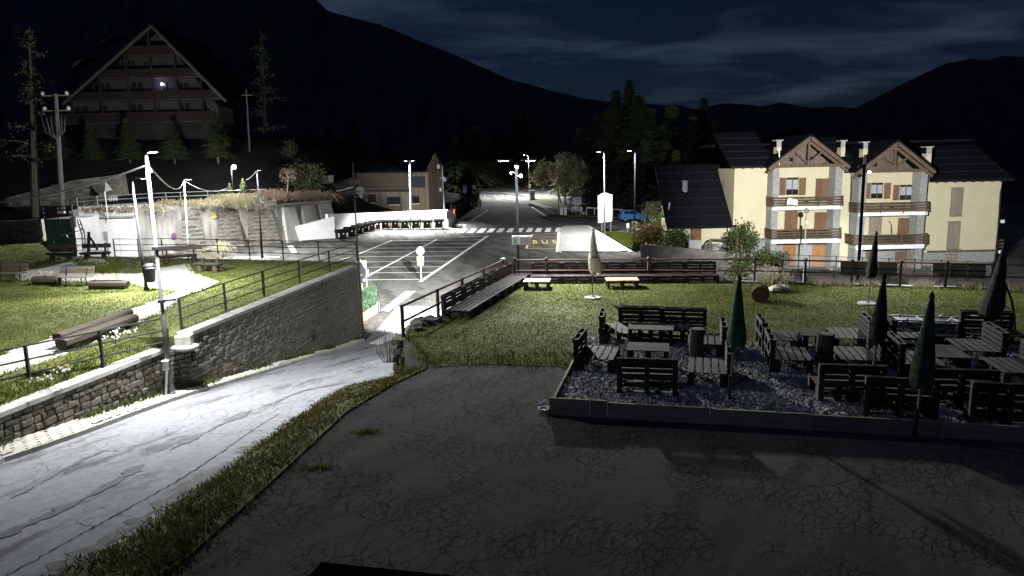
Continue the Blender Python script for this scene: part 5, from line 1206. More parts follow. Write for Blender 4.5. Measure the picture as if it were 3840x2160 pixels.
# chimneys
for i, (x0, y0, x1, y1) in enumerate([(622, 232, 658, 300), (1115, 235, 1148, 305), (1286, 246, 1320, 335), (1772, 282, 1810, 355)]):
    Y = YH+.8; o, a, b, c_, d_ = fb('chimney', M_cream, hs, x0, y0, x1, y1, Y, .7); m_ = (a+b)/2
    for X in (a+.06, m_, b-.06): MB().bb((X-.05, Y-.69, d_), (X+.05, Y-.6, d_+.5)).build('cowl_leg', M_conc, o, world=True)
    MB().bb((a-.1, Y-.8, d_+.5), (b+.1, Y+.08, d_+.58)).build('cowl_cap', M_conc, o, world=True)
MB().tube([onY(c5(1228, 435), YH-.05), onY(c5(1205, 1080), YH-.05)], .05, 6).build('downpipe', M_black, hs, world=True)
MB().tube([onY(c5(2388, 560), YH-.05), onY(c5(2345, 1140), YH-.05)], .06, 6).build('downpipe', M_black, hs, world=True)
MB().tube([onY(c5(668, 262), YH-1.6), onY(c5(668, 375), YH-1.6)], .05, 6).build('flue_pipe', M_galv, hs, world=True)
fb('doorway', M_black, hs, 1050, 1000, 1064, 1120, YH-.1, .02); MB().bb((xx(2395, 800), YH+.5, zz(2395, 825)), (xx(2450, 800), YH+4, zz(2395, 800))).build('side_balcony_slab', M_white, hs, world=True)
MB().bb((xx(2370, 1050), YH+.5, zz(2395, 1062)), (xx(2430, 1050), YH+4, zz(2395, 1040))).build('side_balcony_slab', M_white, hs, world=True)
for k in range(3): MB().bb((xx(2380, 1000), YH+.45, zz(2395, 960+k*26)-.08), (xx(2438, 1000), YH+.5, zz(2395, 960+k*26)+.08)).build('side_balcony_plank', M_balc, hs, world=True)
fb('wood_eave_beam', M_beam, hs, 1815, 1030, 2345, 1046, YH-.003, .03)
# VENDE board on the balcony
Yv = YH-1.78; t = T('for_sale_sign', 'white for sale board on the upper left balcony of the cream house', 'sign', tuple(onY(c5(768, 655), Yv)))
A = [onY(c5(*p), Yv) for p in [(726, 680), (808, 683), (810, 642), (790, 636), (745, 625), (730, 640)]]; MB().extr(A, (0, .03, 0)).build('board', M_signw, t, world=True)
text_mesh('lettering', 'VENDE', .24, M_ink, t, facing(onY(c5(768, 655), Yv-.01)), .003)
MB().bb((onY(c5(735, 668), Yv).x, Yv-.006, onY(c5(768, 680), Yv).z), (onY(c5(800, 668), Yv).x, Yv-.002, onY(c5(768, 671), Yv).z)).build('orange_strip', M_ply, t, world=True); text_mesh('small_lettering', 'CASA', .12, M_ink, t, facing(onY(c5(772, 637), Yv-.01)), .003)
# picket fence and low wall in front of the house
Yg = 52.0
t = T('picket_fence', 'thin grey metal picket fence in front of the cream house', 'fence', (30, Yg, zlot(Yg)))
zt, zl = onY(c5(1500, 1083), Yg).z, zlot(Yg)-.1
X0, X1 = onY(c5(700, 1080), Yg).x, onY(c5(2340, 1080), Yg).x; zt2 = onY(c5(700, 1066), Yg).z; zt3 = onY(c5(2340, 1128), Yg).z
q = MB(); n = 150
fz = lambda x: zt2+(zt3-zt2)*(x-X0)/(X1-X0)
pk = MB().box((0, 0, 0), (.02, .02, 1.0)).mesh('picket', M_grey)
for k in range(n):
    x = X0+(X1-X0)*k/(n-1); o = bpy.data.objects.new('picket', pk); COL.objects.link(o); o.parent = t; o.location = (x-30, 0, fz(x)-.5-zlot(Yg))
for dz in (0, -.85): MB().beam((X0, Yg, fz(X0)+dz), (X1, Yg, fz(X1)+dz), .04, .035).build('rail', M_black, t, world=True)
for k in range(9):
    x = X0+(X1-X0)*k/8; MB().bb((x-.03, Yg-.03, zl-.3), (x+.03, Yg+.03, fz(x)+.05)).build('post', M_black, t, world=True)
t = T('forecourt_wall', 'low rubble wall with a flat top in front of the small cream house', 'wall', (14, 51, 0))
pA_, pB_ = onlot((2405, 945)), onlot((2960, 985)); pA_.y = 58; pA_ = Vector((onY((2405, 930), 58).x, 58, 0)); pB_ = Vector((onY((2960, 960), 54).x, 54, 0))
tz0, tz1 = onY((2405, 916), 58).z, onY((2960, 965), 54).z
MB().prism([(pA_.x, pA_.y), (pB_.x, pB_.y), (pB_.x, pB_.y+.35), (pA_.x, pA_.y+.35)], -.6, lambda x, y: tz0+(tz1-tz0)*(x-pA_.x)/(pB_.x-pA_.x)).build('wall_body', M_walls, t, world=True)
jw = MB(); TI = wmat(t).inverted(); Rr = random.Random(1); d = (pB_-pA_); LW = d.length; dn = d.normalized(); ang = math.atan2(d.y, d.x)
for lv in range(6):
    x = 0
    while x < LW:
        l_ = Rr.uniform(.3, .65); p = pA_+dn*(x+l_/2); z = -.3+lv*.24
        if z < tz0+(tz1-tz0)*x/LW-.12:
            o = bpy.data.objects.new('stone', smesh[Rr.randrange(8)]); COL.objects.link(o); o.parent = t; o.matrix_local = TI @ Matrix.Translation((p.x, p.y, z)) @ Matrix.Rotation(ang+math.pi, 4, 'Z') @ Matrix.Diagonal((l_*.95, .12, .22, 1))
        x += l_
# thin flag pole and little lamp in front of the house
p = onY(c5(862, 1105), 53); q = onY(c5(878, 735), 53); t = T('garden_lamp', 'slim grey garden lamp post in front of the left gable of the cream house', 'lamp post', (p.x, 53, zlot(53)))
MB().tube([(p.x, 53, zlot(53)), q], [.06, .045], 8).build('pole', M_pole, t, world=True); MB().lathe([(.05, -.1), (.16, -.05), (.19, .1), (.12, .25), (.03, .3)], q, 10).build('lamp_head', M_grey, t, world=True); z = onY(c5(882, 815), 53); MB().lathe([(.05, -.1), (.12, -.04), (.08, .1)], z, 8).build('sign_clip', M_wplast, t, world=True)
p = onY(c5(1535, 905), YH-1.5); q = onY(c5(1535, 830), YH-1.5); t = T('balcony_antenna', 'thin bent antenna pole on the lower right balcony', 'antenna', tuple(p)); MB().tube([p, q, onY(c5(1520, 808), YH-1.5)], .025, 5).build('mast', M_black, t, world=True); MB().beam(onY(c5(1512, 805), YH-1.5), onY(c5(1528, 812), YH-1.5), .03, .03).build('cross_arm', M_black, t, world=True)
# ------------------------------------------------------------------ small cream annexe
YA = 59.9; ch = crop(2460, 620, 4.026)
t = T('annexe_house', 'low cream annexe with a steep dark slate roof left of the apartment house', 'house', (16, YA, zlot(YA)))
def ha(name, m_, x0, y0, x1, y1, Y=YA, th=.05, par=None): return fb(name, m_, par or t, x0, y0, x1, y1, Y, th, ch)
ax0, ax1 = onY(ch(305, 950), YA).x, onY(ch(1165, 950), YA).x; ze = onY(ch(700, 870), YA).z
MB().bb((ax0, YA, zlot(YA)-.3), (ax1, YA+6, ze)).build('wall', M_cream, t, world=True)
q = MB(); zr_ = onY(ch(700, 20), YA+4.5).z
rx0 = onY(ch(130, 840), YA).x
q.add([(rx0, YA-.9, ze-.35), (ax1-.02, YA-.9, ze-.35), (ax1-.02, YA+4.5, zr_), (rx0, YA+4.5, zr_), (rx0, YA-.9, ze-.15), (ax1-.02, YA-.9, ze-.15), (ax1-.02, YA+4.5, zr_+.2), (rx0, YA+4.5, zr_+.2)], [(0, 3, 2, 1), (4, 5, 6, 7), (0, 1, 5, 4), (2, 3, 7, 6), (0, 4, 7, 3), (1, 2, 6, 5)])
rf = q.build('roof', M_roof, t, world=True)
for k in range(1, 7):
    f_ = k/7; MB().beam((rx0, YA-.9+5.4*f_, ze-.12+(zr_+.35-ze)*f_), (ax1-.03, YA-.9+5.4*f_, ze-.12+(zr_+.35-ze)*f_), .03, .025).build('snow_bar', M_ridge, rf, world=True)
MB().lathe([(.25, 0), (.25, .9), (.3, .95), (.3, 1.05)], onY(ch(435, 380), YA+2.2)-Vector((0, 0, .2)), 8).build('chimney', M_grey, rf, world=True)
ha('door', M_shut, 520, 880, 682, 1225); ha('stone_plinth', M_pstone, 682, 1190, 1100, 1300, YA-.002, .04)
MB().tube([onY(ch(205, 560), YA-1), onY(ch(192, 668), YA-1)], .05, 6).build('vent_pipe', M_galv, rf, world=True)
st = T('wooden_stair', 'small wooden stair with slanting handrails beside the annexe door', 'stairs', tuple(onY(ch(780, 1290), YA-2)))
for k in range(3): MB().beam(onY(ch(705+k*35, 1285), YA-2), onY(ch(820+k*8, 1120+k*40), YA-1.6), .08, .1).build('stringer', M_wood, st, world=True)
MB().beam(onY(ch(820, 1115), YA-1.6), onY(ch(1090, 1125), YA-1.6), .1, .12).build('handrail', M_wood, st, world=True); MB().beam(onY(ch(832, 1125), YA-1.6), onY(ch(840, 1290), YA-1.6), .1, .1).build('newel_post', M_wood, st, world=True)
for k in range(4): MB().box(onY(ch(760+k*30, 1280-k*30), YA-1.8), (.9, .28, .05)).build('tread', M_wood, st, world=True)
p = onY(ch(585, 1215), YA-2.2); t = T('utility_cabinet', 'grey utility cabinet by the annexe door', 'cabinet', (p.x, YA-2.2, zlot(YA-2.2))); MB().box((p.x, YA-2.2, p.z), (1.0, .4, .85)).build('box', M_conc, t, world=True, bevel=.03); MB().box((p.x, YA-2.2, p.z+.46), (1.06, .46, .05)).build('lid', M_conc, t, world=True)
# ================================================================== LEFT BACKGROUND
def YX(px, Y): return onY((px, 900), Y).x
PA, PB, PC, PD = Vector((YX(300, 73), 73, 0)), Vector((YX(516, 73), 73, 0)), Vector((YX(1048, 81), 81, 0)), Vector((YX(1250, 90), 90, 0))
# hillside behind the retaining walls
WLX = [-140, PA.x, PB.x, PC.x, PD.x, -8]; WLY = [70, 73, 73, 81, 90, 97]
def zhill(x, y):
    yw = float(np.interp(x, WLX, WLY)); d = y-yw-.5
    z0 = float(np.interp(x, [-60, -26, -20, -8], [5.5, 5.3, 3.2, 2.2])); s = float(np.interp(x, [-60, -30, -14, -6], [.55, .5, .14, .05]))
    if d < 0: return -2
    flat = min(d, 3.0); d2 = max(0, d-3.0)
    return z0+.02*flat+s*min(d2, 16)+.1*s*max(0, d2-16)+.35*math.sin(x*.31+y*.2)*min(1, d2/6)
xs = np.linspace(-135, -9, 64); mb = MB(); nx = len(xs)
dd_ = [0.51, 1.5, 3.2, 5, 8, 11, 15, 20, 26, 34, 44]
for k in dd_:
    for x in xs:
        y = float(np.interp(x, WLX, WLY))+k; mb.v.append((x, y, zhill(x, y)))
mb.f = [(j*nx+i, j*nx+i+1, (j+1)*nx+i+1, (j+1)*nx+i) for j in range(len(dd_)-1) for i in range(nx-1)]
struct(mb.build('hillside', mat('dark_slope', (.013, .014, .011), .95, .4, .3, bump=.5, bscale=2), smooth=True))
# concrete and stone retaining wall with buttresses
rw = T('buttressed_retaining_wall', 'tall stained concrete retaining wall with leaning stone buttresses behind the park', 'wall', (PB.x, PB.y, 0))
TOPZ = 5.7
def wallslab(a, b, z0, z1, th, m_, name='wall_face', par=rw, z1b=None):
    d = (b-a); d.z = 0; d.normalize(); n = Vector((d.y, -d.x, 0)); zt = (lambda x, y: z1) if z1b is None else (lambda x, y: z1+(z1b-z1)*((Vector((x, y, 0))-a).dot(d))/(b-a).length)
    return MB().prism([(a.x, a.y), (b.x, b.y), (b.x-n.x*th, b.y-n.y*th), (a.x-n.x*th, a.y-n.y*th)], z0, zt).build(name, m_, par, world=True)
wallslab(PB, PC, -.5, TOPZ-.4, .8, M_concw); wallslab(PC, PD, -.5, TOPZ-.6, .8, M_concw)
n1 = Vector(((PC-PB).y, -(PC-PB).x, 0)).normalized()
wallslab(PB+n1*.12, PC+n1*.12, TOPZ-.4, TOPZ+.1, 1.2, M_conc, 'cornice'); wallslab(PC+n1*.1, PD+n1*.1, TOPZ-.6, TOPZ-.35, 1.1, M_conc, 'cornice')
def buttress(a, b, t, w, z1, foot, m_):
    d = (b-a).normalized(); n = Vector((d.y, -d.x, 0)); p = a+(b-a)*t; s = d*w/2
    lo = [p-s, p+s]; q = MB(); zb_ = zlot(p.y)-.2
    P = [p-s*1.25+n*foot, p+s*1.25+n*foot, p+s, p-s]; Q = [p-s*.8+n*.25, p+s*.8+n*.25, p+s*.8, p-s*.8]
    q.add([(v.x, v.y, zb_) for v in P]+[(v.x, v.y, z1) for v in Q], [(3, 2, 1, 0), (4, 5, 6, 7), (0, 1, 5, 4), (1, 2, 6, 5), (2, 3, 7, 6), (3, 0, 4, 7)])
    o = q.build('buttress', m_, rw, world=True); ce = p+n*(foot+.03); Rb_ = random.Random(int(t*1000))
    if m_ is not M_walls: return
    # face stones
    I = wmat(o).inverted(); z = zb_+.3
    while z < z1-.35:
        f_ = (z-zb_)/(z1-zb_); ww = w*(1.25-.45*f_); fo = foot+(.25-foot)*f_; x = -ww/2
        while x < ww/2-.15:
            l_ = min(Rb_.uniform(.35, .8), ww/2-x); c = p+d*(x+l_/2)+n*fo
            st_ = bpy.data.objects.new('stone', smesh[Rb_.randrange(8)]); COL.objects.link(st_); st_.parent = o
            st_.matrix_local = I @ Matrix.Translation((c.x, c.y, z)) @ Matrix.Rotation(math.atan2(d.y, d.x)+math.pi, 4, 'Z') @ Matrix.Rotation(-math.atan((foot-.25)/(z1-zb_)), 4, 'X') @ Matrix.Diagonal((l_*.95, .1, .38, 1)); x += l_
        z += .42
for t_, w in ((.36, 2.0), (.62, 2.2), (.86, 3.0)): buttress(PB, PC, t_, w, TOPZ-.5, 1.3, M_walls)
for t_, w in ((.18, 2.4), (.52, 2.6), (.85, 2.6)): buttress(PC, PD, t_, w, TOPZ-.7, 1.0, mat('lamplit_pier', (.55, .54, .5), .9, .3, .8, bump=.3, bscale=8, stretch=(1, 1, .4)))  # brightness from the nearby lamp is put into a whiter pier colour
# white garage block
gb = T('garage_block', 'flat roofed white garage block brightly lit behind the park', 'building', (PA.x, PA.y, 0))
gtop = onY(c1(1000, 815), 73).z; x0 = YX(303, 73)
MB().bb((x0, 73.0, -.3), (PB.x-.01, 79, gtop)).build('wall', M_white, gb, world=True); MB().bb((x0-.2, 72.6, gtop), (PB.x, 79, gtop+.16)).build('roof_slab', M_conc, gb, world=True)
MB().bb((x0, 73.3, gtop+.16), (PB.x-.01, 78.9, gtop+1.15)).build('parapet', M_white, gb, world=True)
MB().bb((x0-.9, 73.1, gtop-.2), (x0-.01, 75, gtop+.85)).build('corner_block', M_conc, gb, world=True)
fb('meter_door', M_conc, gb, 1003, 948, 1042, 1035, 72.99, .05, c1)
for k in range(3): fb('garage_door_groove', M_conc, gb, 860+k*150, 1000, 862+k*150, 1185, 72.995, .01, c1)
# terrace railing on the wall tops
tr = T('terrace_railing', 'thin pale railing along the top of the retaining wall and garage', 'railing', (PB.x, 75, TOPZ))
zr1 = onY(c1(1450, 580), 75.5).z; zbase = TOPZ
pts = [Vector((YX(285, 75.5), 75.5, onY(c1(740, 745), 75.5).z)), Vector((YX(360, 75.5), 75.5, onY(c1(930, 740), 75.5).z))]
line = [(740, 625, 745), (935, 608, 700), (1600, 575, 670), (1740, 570, 660), (2005, 560, 650), (2330, 548, 640), (2570, 540, 630)]
ptop = [onY(c1(x, y), 75.5+max(0, (x-1300))*.004) for x, y, _ in line]
for p in ptop: MB().tube([p-Vector((0, 0, 1.6)), p], .03, 6).build('post', M_galv, tr, world=True)
for k in (0, .42, .95): MB().tube([p-Vector((0, 0, k)) for p in ptop], .03, 6).build('rail', M_galv, tr, world=True)
# antenna mast with a triangular reflector
p0 = onY(c1(1045, 850), 72.4); p1 = onY(c1(1012, 565), 72.4); t = T('antenna_mast', 'white mast with a triangular panel and a small comb antenna in front of the garage', 'antenna', (p0.x, 72.4, p0.z))
MB().tube([p0, p1], .05, 6).build('mast', M_wplast, t, world=True); MB().extr([onY(c1(*p), 72.35) for p in [(1012, 565), (1020, 472), (1082, 545)]], (0, .06, 0)).build('triangle_panel', M_galv, t, world=True)
MB().beam(onY(c1(1018, 640), 72.3), onY(c1(1130, 630), 72.3), .03, .03).build('antenna_boom', M_wplast, t, world=True)
for k in range(5): MB().beam(onY(c1(1060+k*17, 608-k*2), 72.3), onY(c1(1062+k*17, 660-k*2), 72.3), .03, .03).build('antenna_rod', M_wplast, t, world=True)
# white notice box on a post, hoses, green tank
p0 = onz(c1(740, 1155), ZP+.0); Yq = B2_.y+.6
t = T('notice_box', 'white notice box on a slim post beside the green tank', 'notice board', (onY(c1(730, 1000), Yq).x, Yq, ZP)); fb('box', M_wplast, t, 697, 800, 735, 905, Yq, .2, c1); MB().tube([onY(c1(712, 905), Yq), onY(c1(742, 1150), Yq)], .05, 6).build('post', M_wood, t, world=True)
t = T('ladder', 'white curved ladder leaning at the corner of the white garage', 'ladder', tuple(onY(c1(800, 1130), Yq+2)))
for a, b in (((745, 830), (805, 1130)), ((770, 830), (830, 1120))): MB().tube([onY(c1(*a), Yq+2), onY(c1((a[0]+b[0])/2+18, (a[1]+b[1])/2), Yq+2), onY(c1(*b), Yq+2)], .05, 6).build('stile', M_wplast, t, world=True)
for k in range(6): MB().beam(onY(c1(765+k*11, 880+k*45), Yq+2), onY(c1(795+k*9, 875+k*45), Yq+2), .06, .06).build('rung', M_wplast, t, world=True)
YG = 60.0; t = T('green_tank', 'dark green tarpaulined tank left of the white garage', 'tank', tuple(Vector((onY(c1(550, 1000), YG).x, YG, onY(c1(550, 1060), YG).z))))
gx0, gx1 = onY(c1(405, 950), YG).x, onY(c1(705, 950), YG).x; gz0, gz1 = onY(c1(550, 1060), YG).z-1.2, onY(c1(550, 825), YG).z
q = MB(); nS = 9; nZ = 6; Rg = random.Random(4)
for j in range(nZ):
    for i in range(nS): q.v.append((gx0+(gx1-gx0)*i/(nS-1), YG+Rg.uniform(-.16, .16), gz0+(gz1-gz0)*j/(nZ-1)))
q.f = [(j*nS+i, j*nS+i+1, (j+1)*nS+i+1, (j+1)*nS+i) for j in range(nZ-1) for i in range(nS-1)]
q.build('tarpaulin', mat('green_tarp', (.035, .075, .06), .6, .4, 1.5), t, world=True, smooth=True)
MB().bb((gx0, YG+.2, gz0), (gx1, YG+4, gz1-.05)).build('tank_body', M_grey, t, world=True)
for k, (ya, yb_) in enumerate(((700, 712), (735, 752), (775, 800))): fb('deck_beam', M_black, t, 405, ya, 702, yb_, YG+.1, .12, c1)
for x in (415, 560, 698): fb('deck_post', M_black, t, x, 700, x+8, 825, YG+.12, .08, c1)
fb('white_crate', M_wplast, t, 570, 748, 635, 775, YG+.0, .2, c1)
for a, b in (((600, 985), (820, 925)), ((640, 980), (660, 1010))): MB().beam(onY(c1(*a), YG-.4), onY(c1(*b), YG-.4), .06, .06).build('brace', M_pole, t, world=True)
# stone walls at far left
t = T('rubble_wall', 'slanting rubble stone wall behind the grass at the left edge', 'wall', (onY(c1(200, 1000), 55).x, 55, ZP))
def facepoly(pts, Y, th, m_, name, par): 
    return MB().extr([onY(p, Y) for p in pts], (0, th, 0)).build(name, m_, par, world=True)
facepoly([c1(-200, 1200), c1(0, 1165), c1(425, 1040), c1(395, 830), c1(0, 850), c1(-200, 860)], 57, .35, M_walls, 'wall_body', t)
def stonefield(par, poly, Y, hpx, lpx, seed, c=c1):
    R = random.Random(seed); I = wmat(par).inverted(); ys_ = [p[1] for p in poly]; P = np.array
    y = min(ys_)+hpx/2
    while y < max(ys_):
        x = min(p[0] for p in poly)+R.uniform(0, lpx)
        while x < max(p[0] for p in poly):
            l_ = lpx*R.uniform(.6, 1.5)
            if inpoly(np.array([(x, y)]), poly)[0]:
                p = onY(c(x, y), Y-.02); s = (onY(c(x+l_, y), Y)-onY(c(x, y), Y)).length; h = (onY(c(x, y+hpx), Y)-onY(c(x, y), Y)).length
                o = bpy.data.objects.new('stone', smesh[R.randrange(8)]); COL.objects.link(o); o.parent = par; o.matrix_local = I @ Matrix.Translation(p) @ Matrix.Rotation(math.pi, 4, 'Z') @ Matrix.Diagonal((s*.93, .16, h*.9, 1))
            x += l_
        y += hpx
stonefield(t, [(-30, 1160), (0, 1155), (410, 1035), (385, 845), (0, 865), (-30, 868)], 57, 26, 46, 5)
t = T('upper_stone_wall', 'large dim stone terrace wall on the slope below the big gabled house', 'wall', (onY(c1(500, 700), 76.5).x, 77, 6))
facepoly([c1(-200, 830), c1(730, 770), c1(1175, 590), c1(1140, 400), c1(700, 455), c1(0, 640), c1(-200, 660)], 77, 1.5, M_walls, 'wall_body', t)
stonefield(t, [(0, 800), (725, 755), (1150, 590), (1125, 415), (705, 470), (0, 655)], 77, 40, 70, 8)
# low grassy bank between park and rubble wall
_skip = (lambda *a: None)('grass_slope', [tuple(onz(c6(*p), ZP)[:2]) for p in [(-300, 345), (0, 270), (430, 150), (540, 170), (540, 240), (0, 330), (-300, 380)]], ZP+.02, M_grass)
# yellow notice and no parking sign on the wall
Yn = PB.y+ (PC.y-PB.y)*.55-.35
t = T('yellow_notice', 'faded yellow notice with dark lettering on the retaining wall', 'sign', tuple(onY(c1(2030, 790), Yn)))
MB().extr([onY(c1(*p), Yn) for p in [(1965, 835), (1968, 772), (2085, 748), (2095, 820)]], (0, .05, 0)).build('panel', M_signy, t, world=True)
ct = crop(740, 760, 18.1); rt_ = -math.atan2(onY(ct(1210, 800), Yn).z-onY(ct(540, 920), Yn).z, onY(ct(1210, 800), Yn).x-onY(ct(540, 920), Yn).x)
Mt = Matrix.Translation(onY(ct(880, 870), Yn-.02)) @ Matrix.Rotation(math.pi/2, 4, 'X') @ Matrix.Rotation(-rt_, 4, 'Z')
text_mesh('lettering', 'APPARTAMENTI', .19, mat('brown_ink', (.2, .13, .03), .7, .1, 2), t, Mt, .003)
for a, b in (((510, 775), (790, 735)), ((890, 700), (1200, 660)), ((540, 1110), (800, 1080))): MB().beam(onY(ct(*a), Yn-.02), onY(ct(*b), Yn-.02), .01, .11).build('faded_lettering', MATS['brown_ink'], t, world=True)
Yn2 = 72.8; t = T('no_parking_sign', 'round red and blue no parking sign on the retaining wall', 'road sign', tuple(onY(c1(1680, 1000), Yn2)))
def disc(par, cx, cy, rx, ry, Y, m_, name, c=c1, n=22): return MB().extr([onY(c(cx+rx*math.cos(a), cy+ry*math.sin(a)), Y) for a in np.linspace(0, 2*math.pi, n+1)[:-1]], (0, .015, 0)).build(name, m_, par, world=True)
disc(t, 1680, 998, 26, 38, Yn2, M_signr, 'red_disc'); disc(t, 1680, 998, 20, 30, Yn2-.02, M_signb, 'blue_disc'); MB().extr([onY(c1(*p), Yn2-.04) for p in [(1666, 980), (1671, 975), (1694, 1016), (1689, 1021)]], (0, .01, 0)).build('red_bar', M_signr, t, world=True)
# white slanting ramp wall and bin bay wall
wp1, wp2, wp3 = onlot((1045, 908)), onlot((1258, 893)), onlot((1677, 862)); 
t = T('slanting_white_wall', 'long low white wall rising to the right beside the waste containers', 'wall', tuple(wp1))
z1, z2 = onY((1060, 866), wp1.y).z, onY((1262, 812), wp2.y).z
wallslab(wp1, wp2, -.5, z1, .5, M_white, 'wall_body', t, z2)
MB().prism([(wp1.x-1, wp1.y+.4), (wp2.x, wp2.y+.5), (wp2.x-2, wp2.y+6), (wp1.x-2, wp1.y+4)], -.2, z1).build('earth_fill', M_grass, t, world=True)
t = T('white_bay_wall', 'overexposed white wall behind the waste containers', 'wall', tuple(wp2))
zt1, zt2 = onY((1250, 803), wp2.y+1).z, onY((1675, 786), wp3.y+.6).z
wq2, wqc, wq3 = wp2+Vector((-.9, .6, 0)), onlot((1424, 861))+Vector((0, 1.6, 0)), onlot((1677, 860))+Vector((0, 1.5, 0))
ztc = onY((1424, 797), wqc.y).z; zt1, zt2 = onY((1250, 803), wq2.y).z, onY((1675, 786), wq3.y).z
wallslab(wq2, wqc, -.2, zt1, .4, M_white, 'wall_body', t, ztc); wallslab(wqc, wq3, -.2, ztc, .4, M_white, 'wall_body', t, zt2)
wallslab(wq2+Vector((-.1, -.08, 0)), wq3+Vector((.1, -.08, 0)), zt1+.005, zt1+.1, .55, M_conc, 'coping', t, zt2+.1) if False else None
MB().prism([(wq2.x-3, wq2.y+1), (wqc.x-.6, wqc.y+.6), (wq3.x, wq3.y+.6), (wq3.x+.5, wq3.y+16), (wq2.x-3, wq2.y+14)], -.5, 3.0).build('upper_terrace', M_conc, t, world=True)
fb('dark_box', M_black, t, 2245, 50, 2335, 200, wq3.y+.2, .8, cbin)
p = onY(cbin(2385, 70), wq3.y); rs = T('red_panel', 'small red upright panel at the right end of the white bay wall', 'sign', tuple(p)); fb('panel', mat('red_paint', (.6, .09, .06), .6, .1, 2), rs, 2370, 20, 2400, 122, wq3.y, .05, cbin); MB().tube([onY(cbin(2412, 130), wq3.y), onY(cbin(2412, 240), wq3.y)], .04, 6).build('post', M_rust, rs, world=True)
# ------------------------------------------------------------------ waste containers
def container():
    t = T('waste_container', 'x', 'waste container'); q = MB()
    for z, a, b in ((.22, .52, .4), (1.12, .66, .52)):
        q.v += [(-a, -b, z), (a, -b, z), (a, b, z), (-a, b, z)]
    q.f = [(3, 2, 1, 0), (4, 5, 6, 7)]+[(i, (i+1) % 4, 4+(i+1) % 4, 4+i) for i in range(4)]; q.build('body', M_bin, t, bevel=.03)
    MB().box((0, 0, 1.14), (1.42, 1.14, .06)).build('rim', M_bin, t)
    q = MB(); vs = []
    for i in range(7):
        a = math.pi*i/6; vs += [(-.66, -.52*math.cos(a), 1.18+.2*math.sin(a)), (.66, -.52*math.cos(a), 1.18+.2*math.sin(a))]
    q.add(vs, [(2*i, 2*i+1, 2*i+3, 2*i+2) for i in range(6)]+[tuple(range(0, 14, 2)), tuple(range(13, 0, -2))]); q.build('lid', M_bin, t)
    for sx in (-1, 1):
        MB().tube([(sx*.7, -.4, 1.05), (sx*.78, 0, 1.05), (sx*.7, .4, 1.05)], .025, 6).build('side_handle', M_bin, t)
        tp = MB().box((sx*.5, -.512, .72), (.16, .012, .46), 0, .13).build('reflector', M_refl, t)
        for k in (-.12, .1): MB().box((0, -.008, k), (.15, .006, .07), 0, 0, .5).build('red_stripe', M_redtape, tp).location = (sx*.5, -.512, .72)
        for sy in (-1, 1):
            w_ = MB().tube([(sx*.45-.03, sy*.36, .1), (sx*.45+.03, sy*.36, .1)], .1, 12).build('wheel', M_grey, t); MB().box((sx*.45, sy*.36, .19), (.08, .1, .08)).build('castor', M_grey, t)
    MB().box((.05, -.5, .85), (.18, .012, .13), 0, .13).build('label_plate', M_wplast, t)
    return t
wc = container(); uw = [False]
rowA = [(1279, 905), (1311, 894), (1338, 886), (1362, 878), (1386, 871), (1406, 866)]
for i, p in enumerate(rowA):
    q = onlot(p); put(wc, uw, (q.x, q.y+.5, zlot(q.y)), .55, ORD[i]+' waste container of the left row along the slanting white wall, counted from the viewer', 'waste containers')
rowB = [(1446, 864), (1482, 864), (1517, 864), (1560, 863), (1602, 863), (1645, 862)]
for i, p in enumerate(rowB):
    q = onlot(p); put(wc, uw, (q.x, q.y+.6, zlot(q.y)), .05*(i % 3-1), ORD[i]+' waste container from the left in front of the white bay wall', 'waste containers', (1, 1, 1.0+.03*(i % 2)))
# rusty mast with satellite dish
b0 = onz(c3(1392, 1240), ZP) ; b0 = Vector((b0.x+.12, WB.y+.6, 0)); q0, q1 = onY(c3(1392, 1100), b0.y), onY(c3(1348, 285), b0.y)
t = T('dish_mast', 'tall thin rusty mast carrying a white satellite dish at the park corner', 'mast', (q0.x, b0.y, zlot(b0.y))); MB().tube([(q0.x+.05, b0.y, -.6), q0, q1], [.06, .06, .045], 7).build('mast', M_rust, t, world=True)
c_ = onY(c3(1418, 556), b0.y-.1); q = MB(); n = 20
vs = [(0, .12, 0)]+[(.42*r*math.cos(a), .12-.12*r*r-.02, .5*r*math.sin(a)) for r in (.5, 1) for a in np.linspace(0, 2*math.pi, n+1)[:-1]]
rad = (onY(c3(1458, 556), b0.y)-onY(c3(1378, 556), b0.y)).length/2; sc_ = rad/.42
q.add([(c_.x+v[0]*sc_, c_.y+v[1]*sc_, c_.z+v[2]*sc_*.92) for v in vs], [(0, 1+(i+1) % n, 1+i) for i in range(n)]+[(1+i, 1+(i+1) % n, 1+n+(i+1) % n, 1+n+i) for i in range(n)]); q.build('dish', M_galv, t, world=True, smooth=True)
e = onY(c3(1430, 610), b0.y-.5); MB().tube([onY(c3(1375, 610), b0.y), e], .02, 5).build('feed_arm', M_galv, t, world=True); MB().box(e, (.14, .16, .16)).build('receiver', M_wplast, t, world=True); MB().beam(onY(c3(1365, 560), b0.y), c_, .05, .05).build('bracket', M_rust, t, world=True)
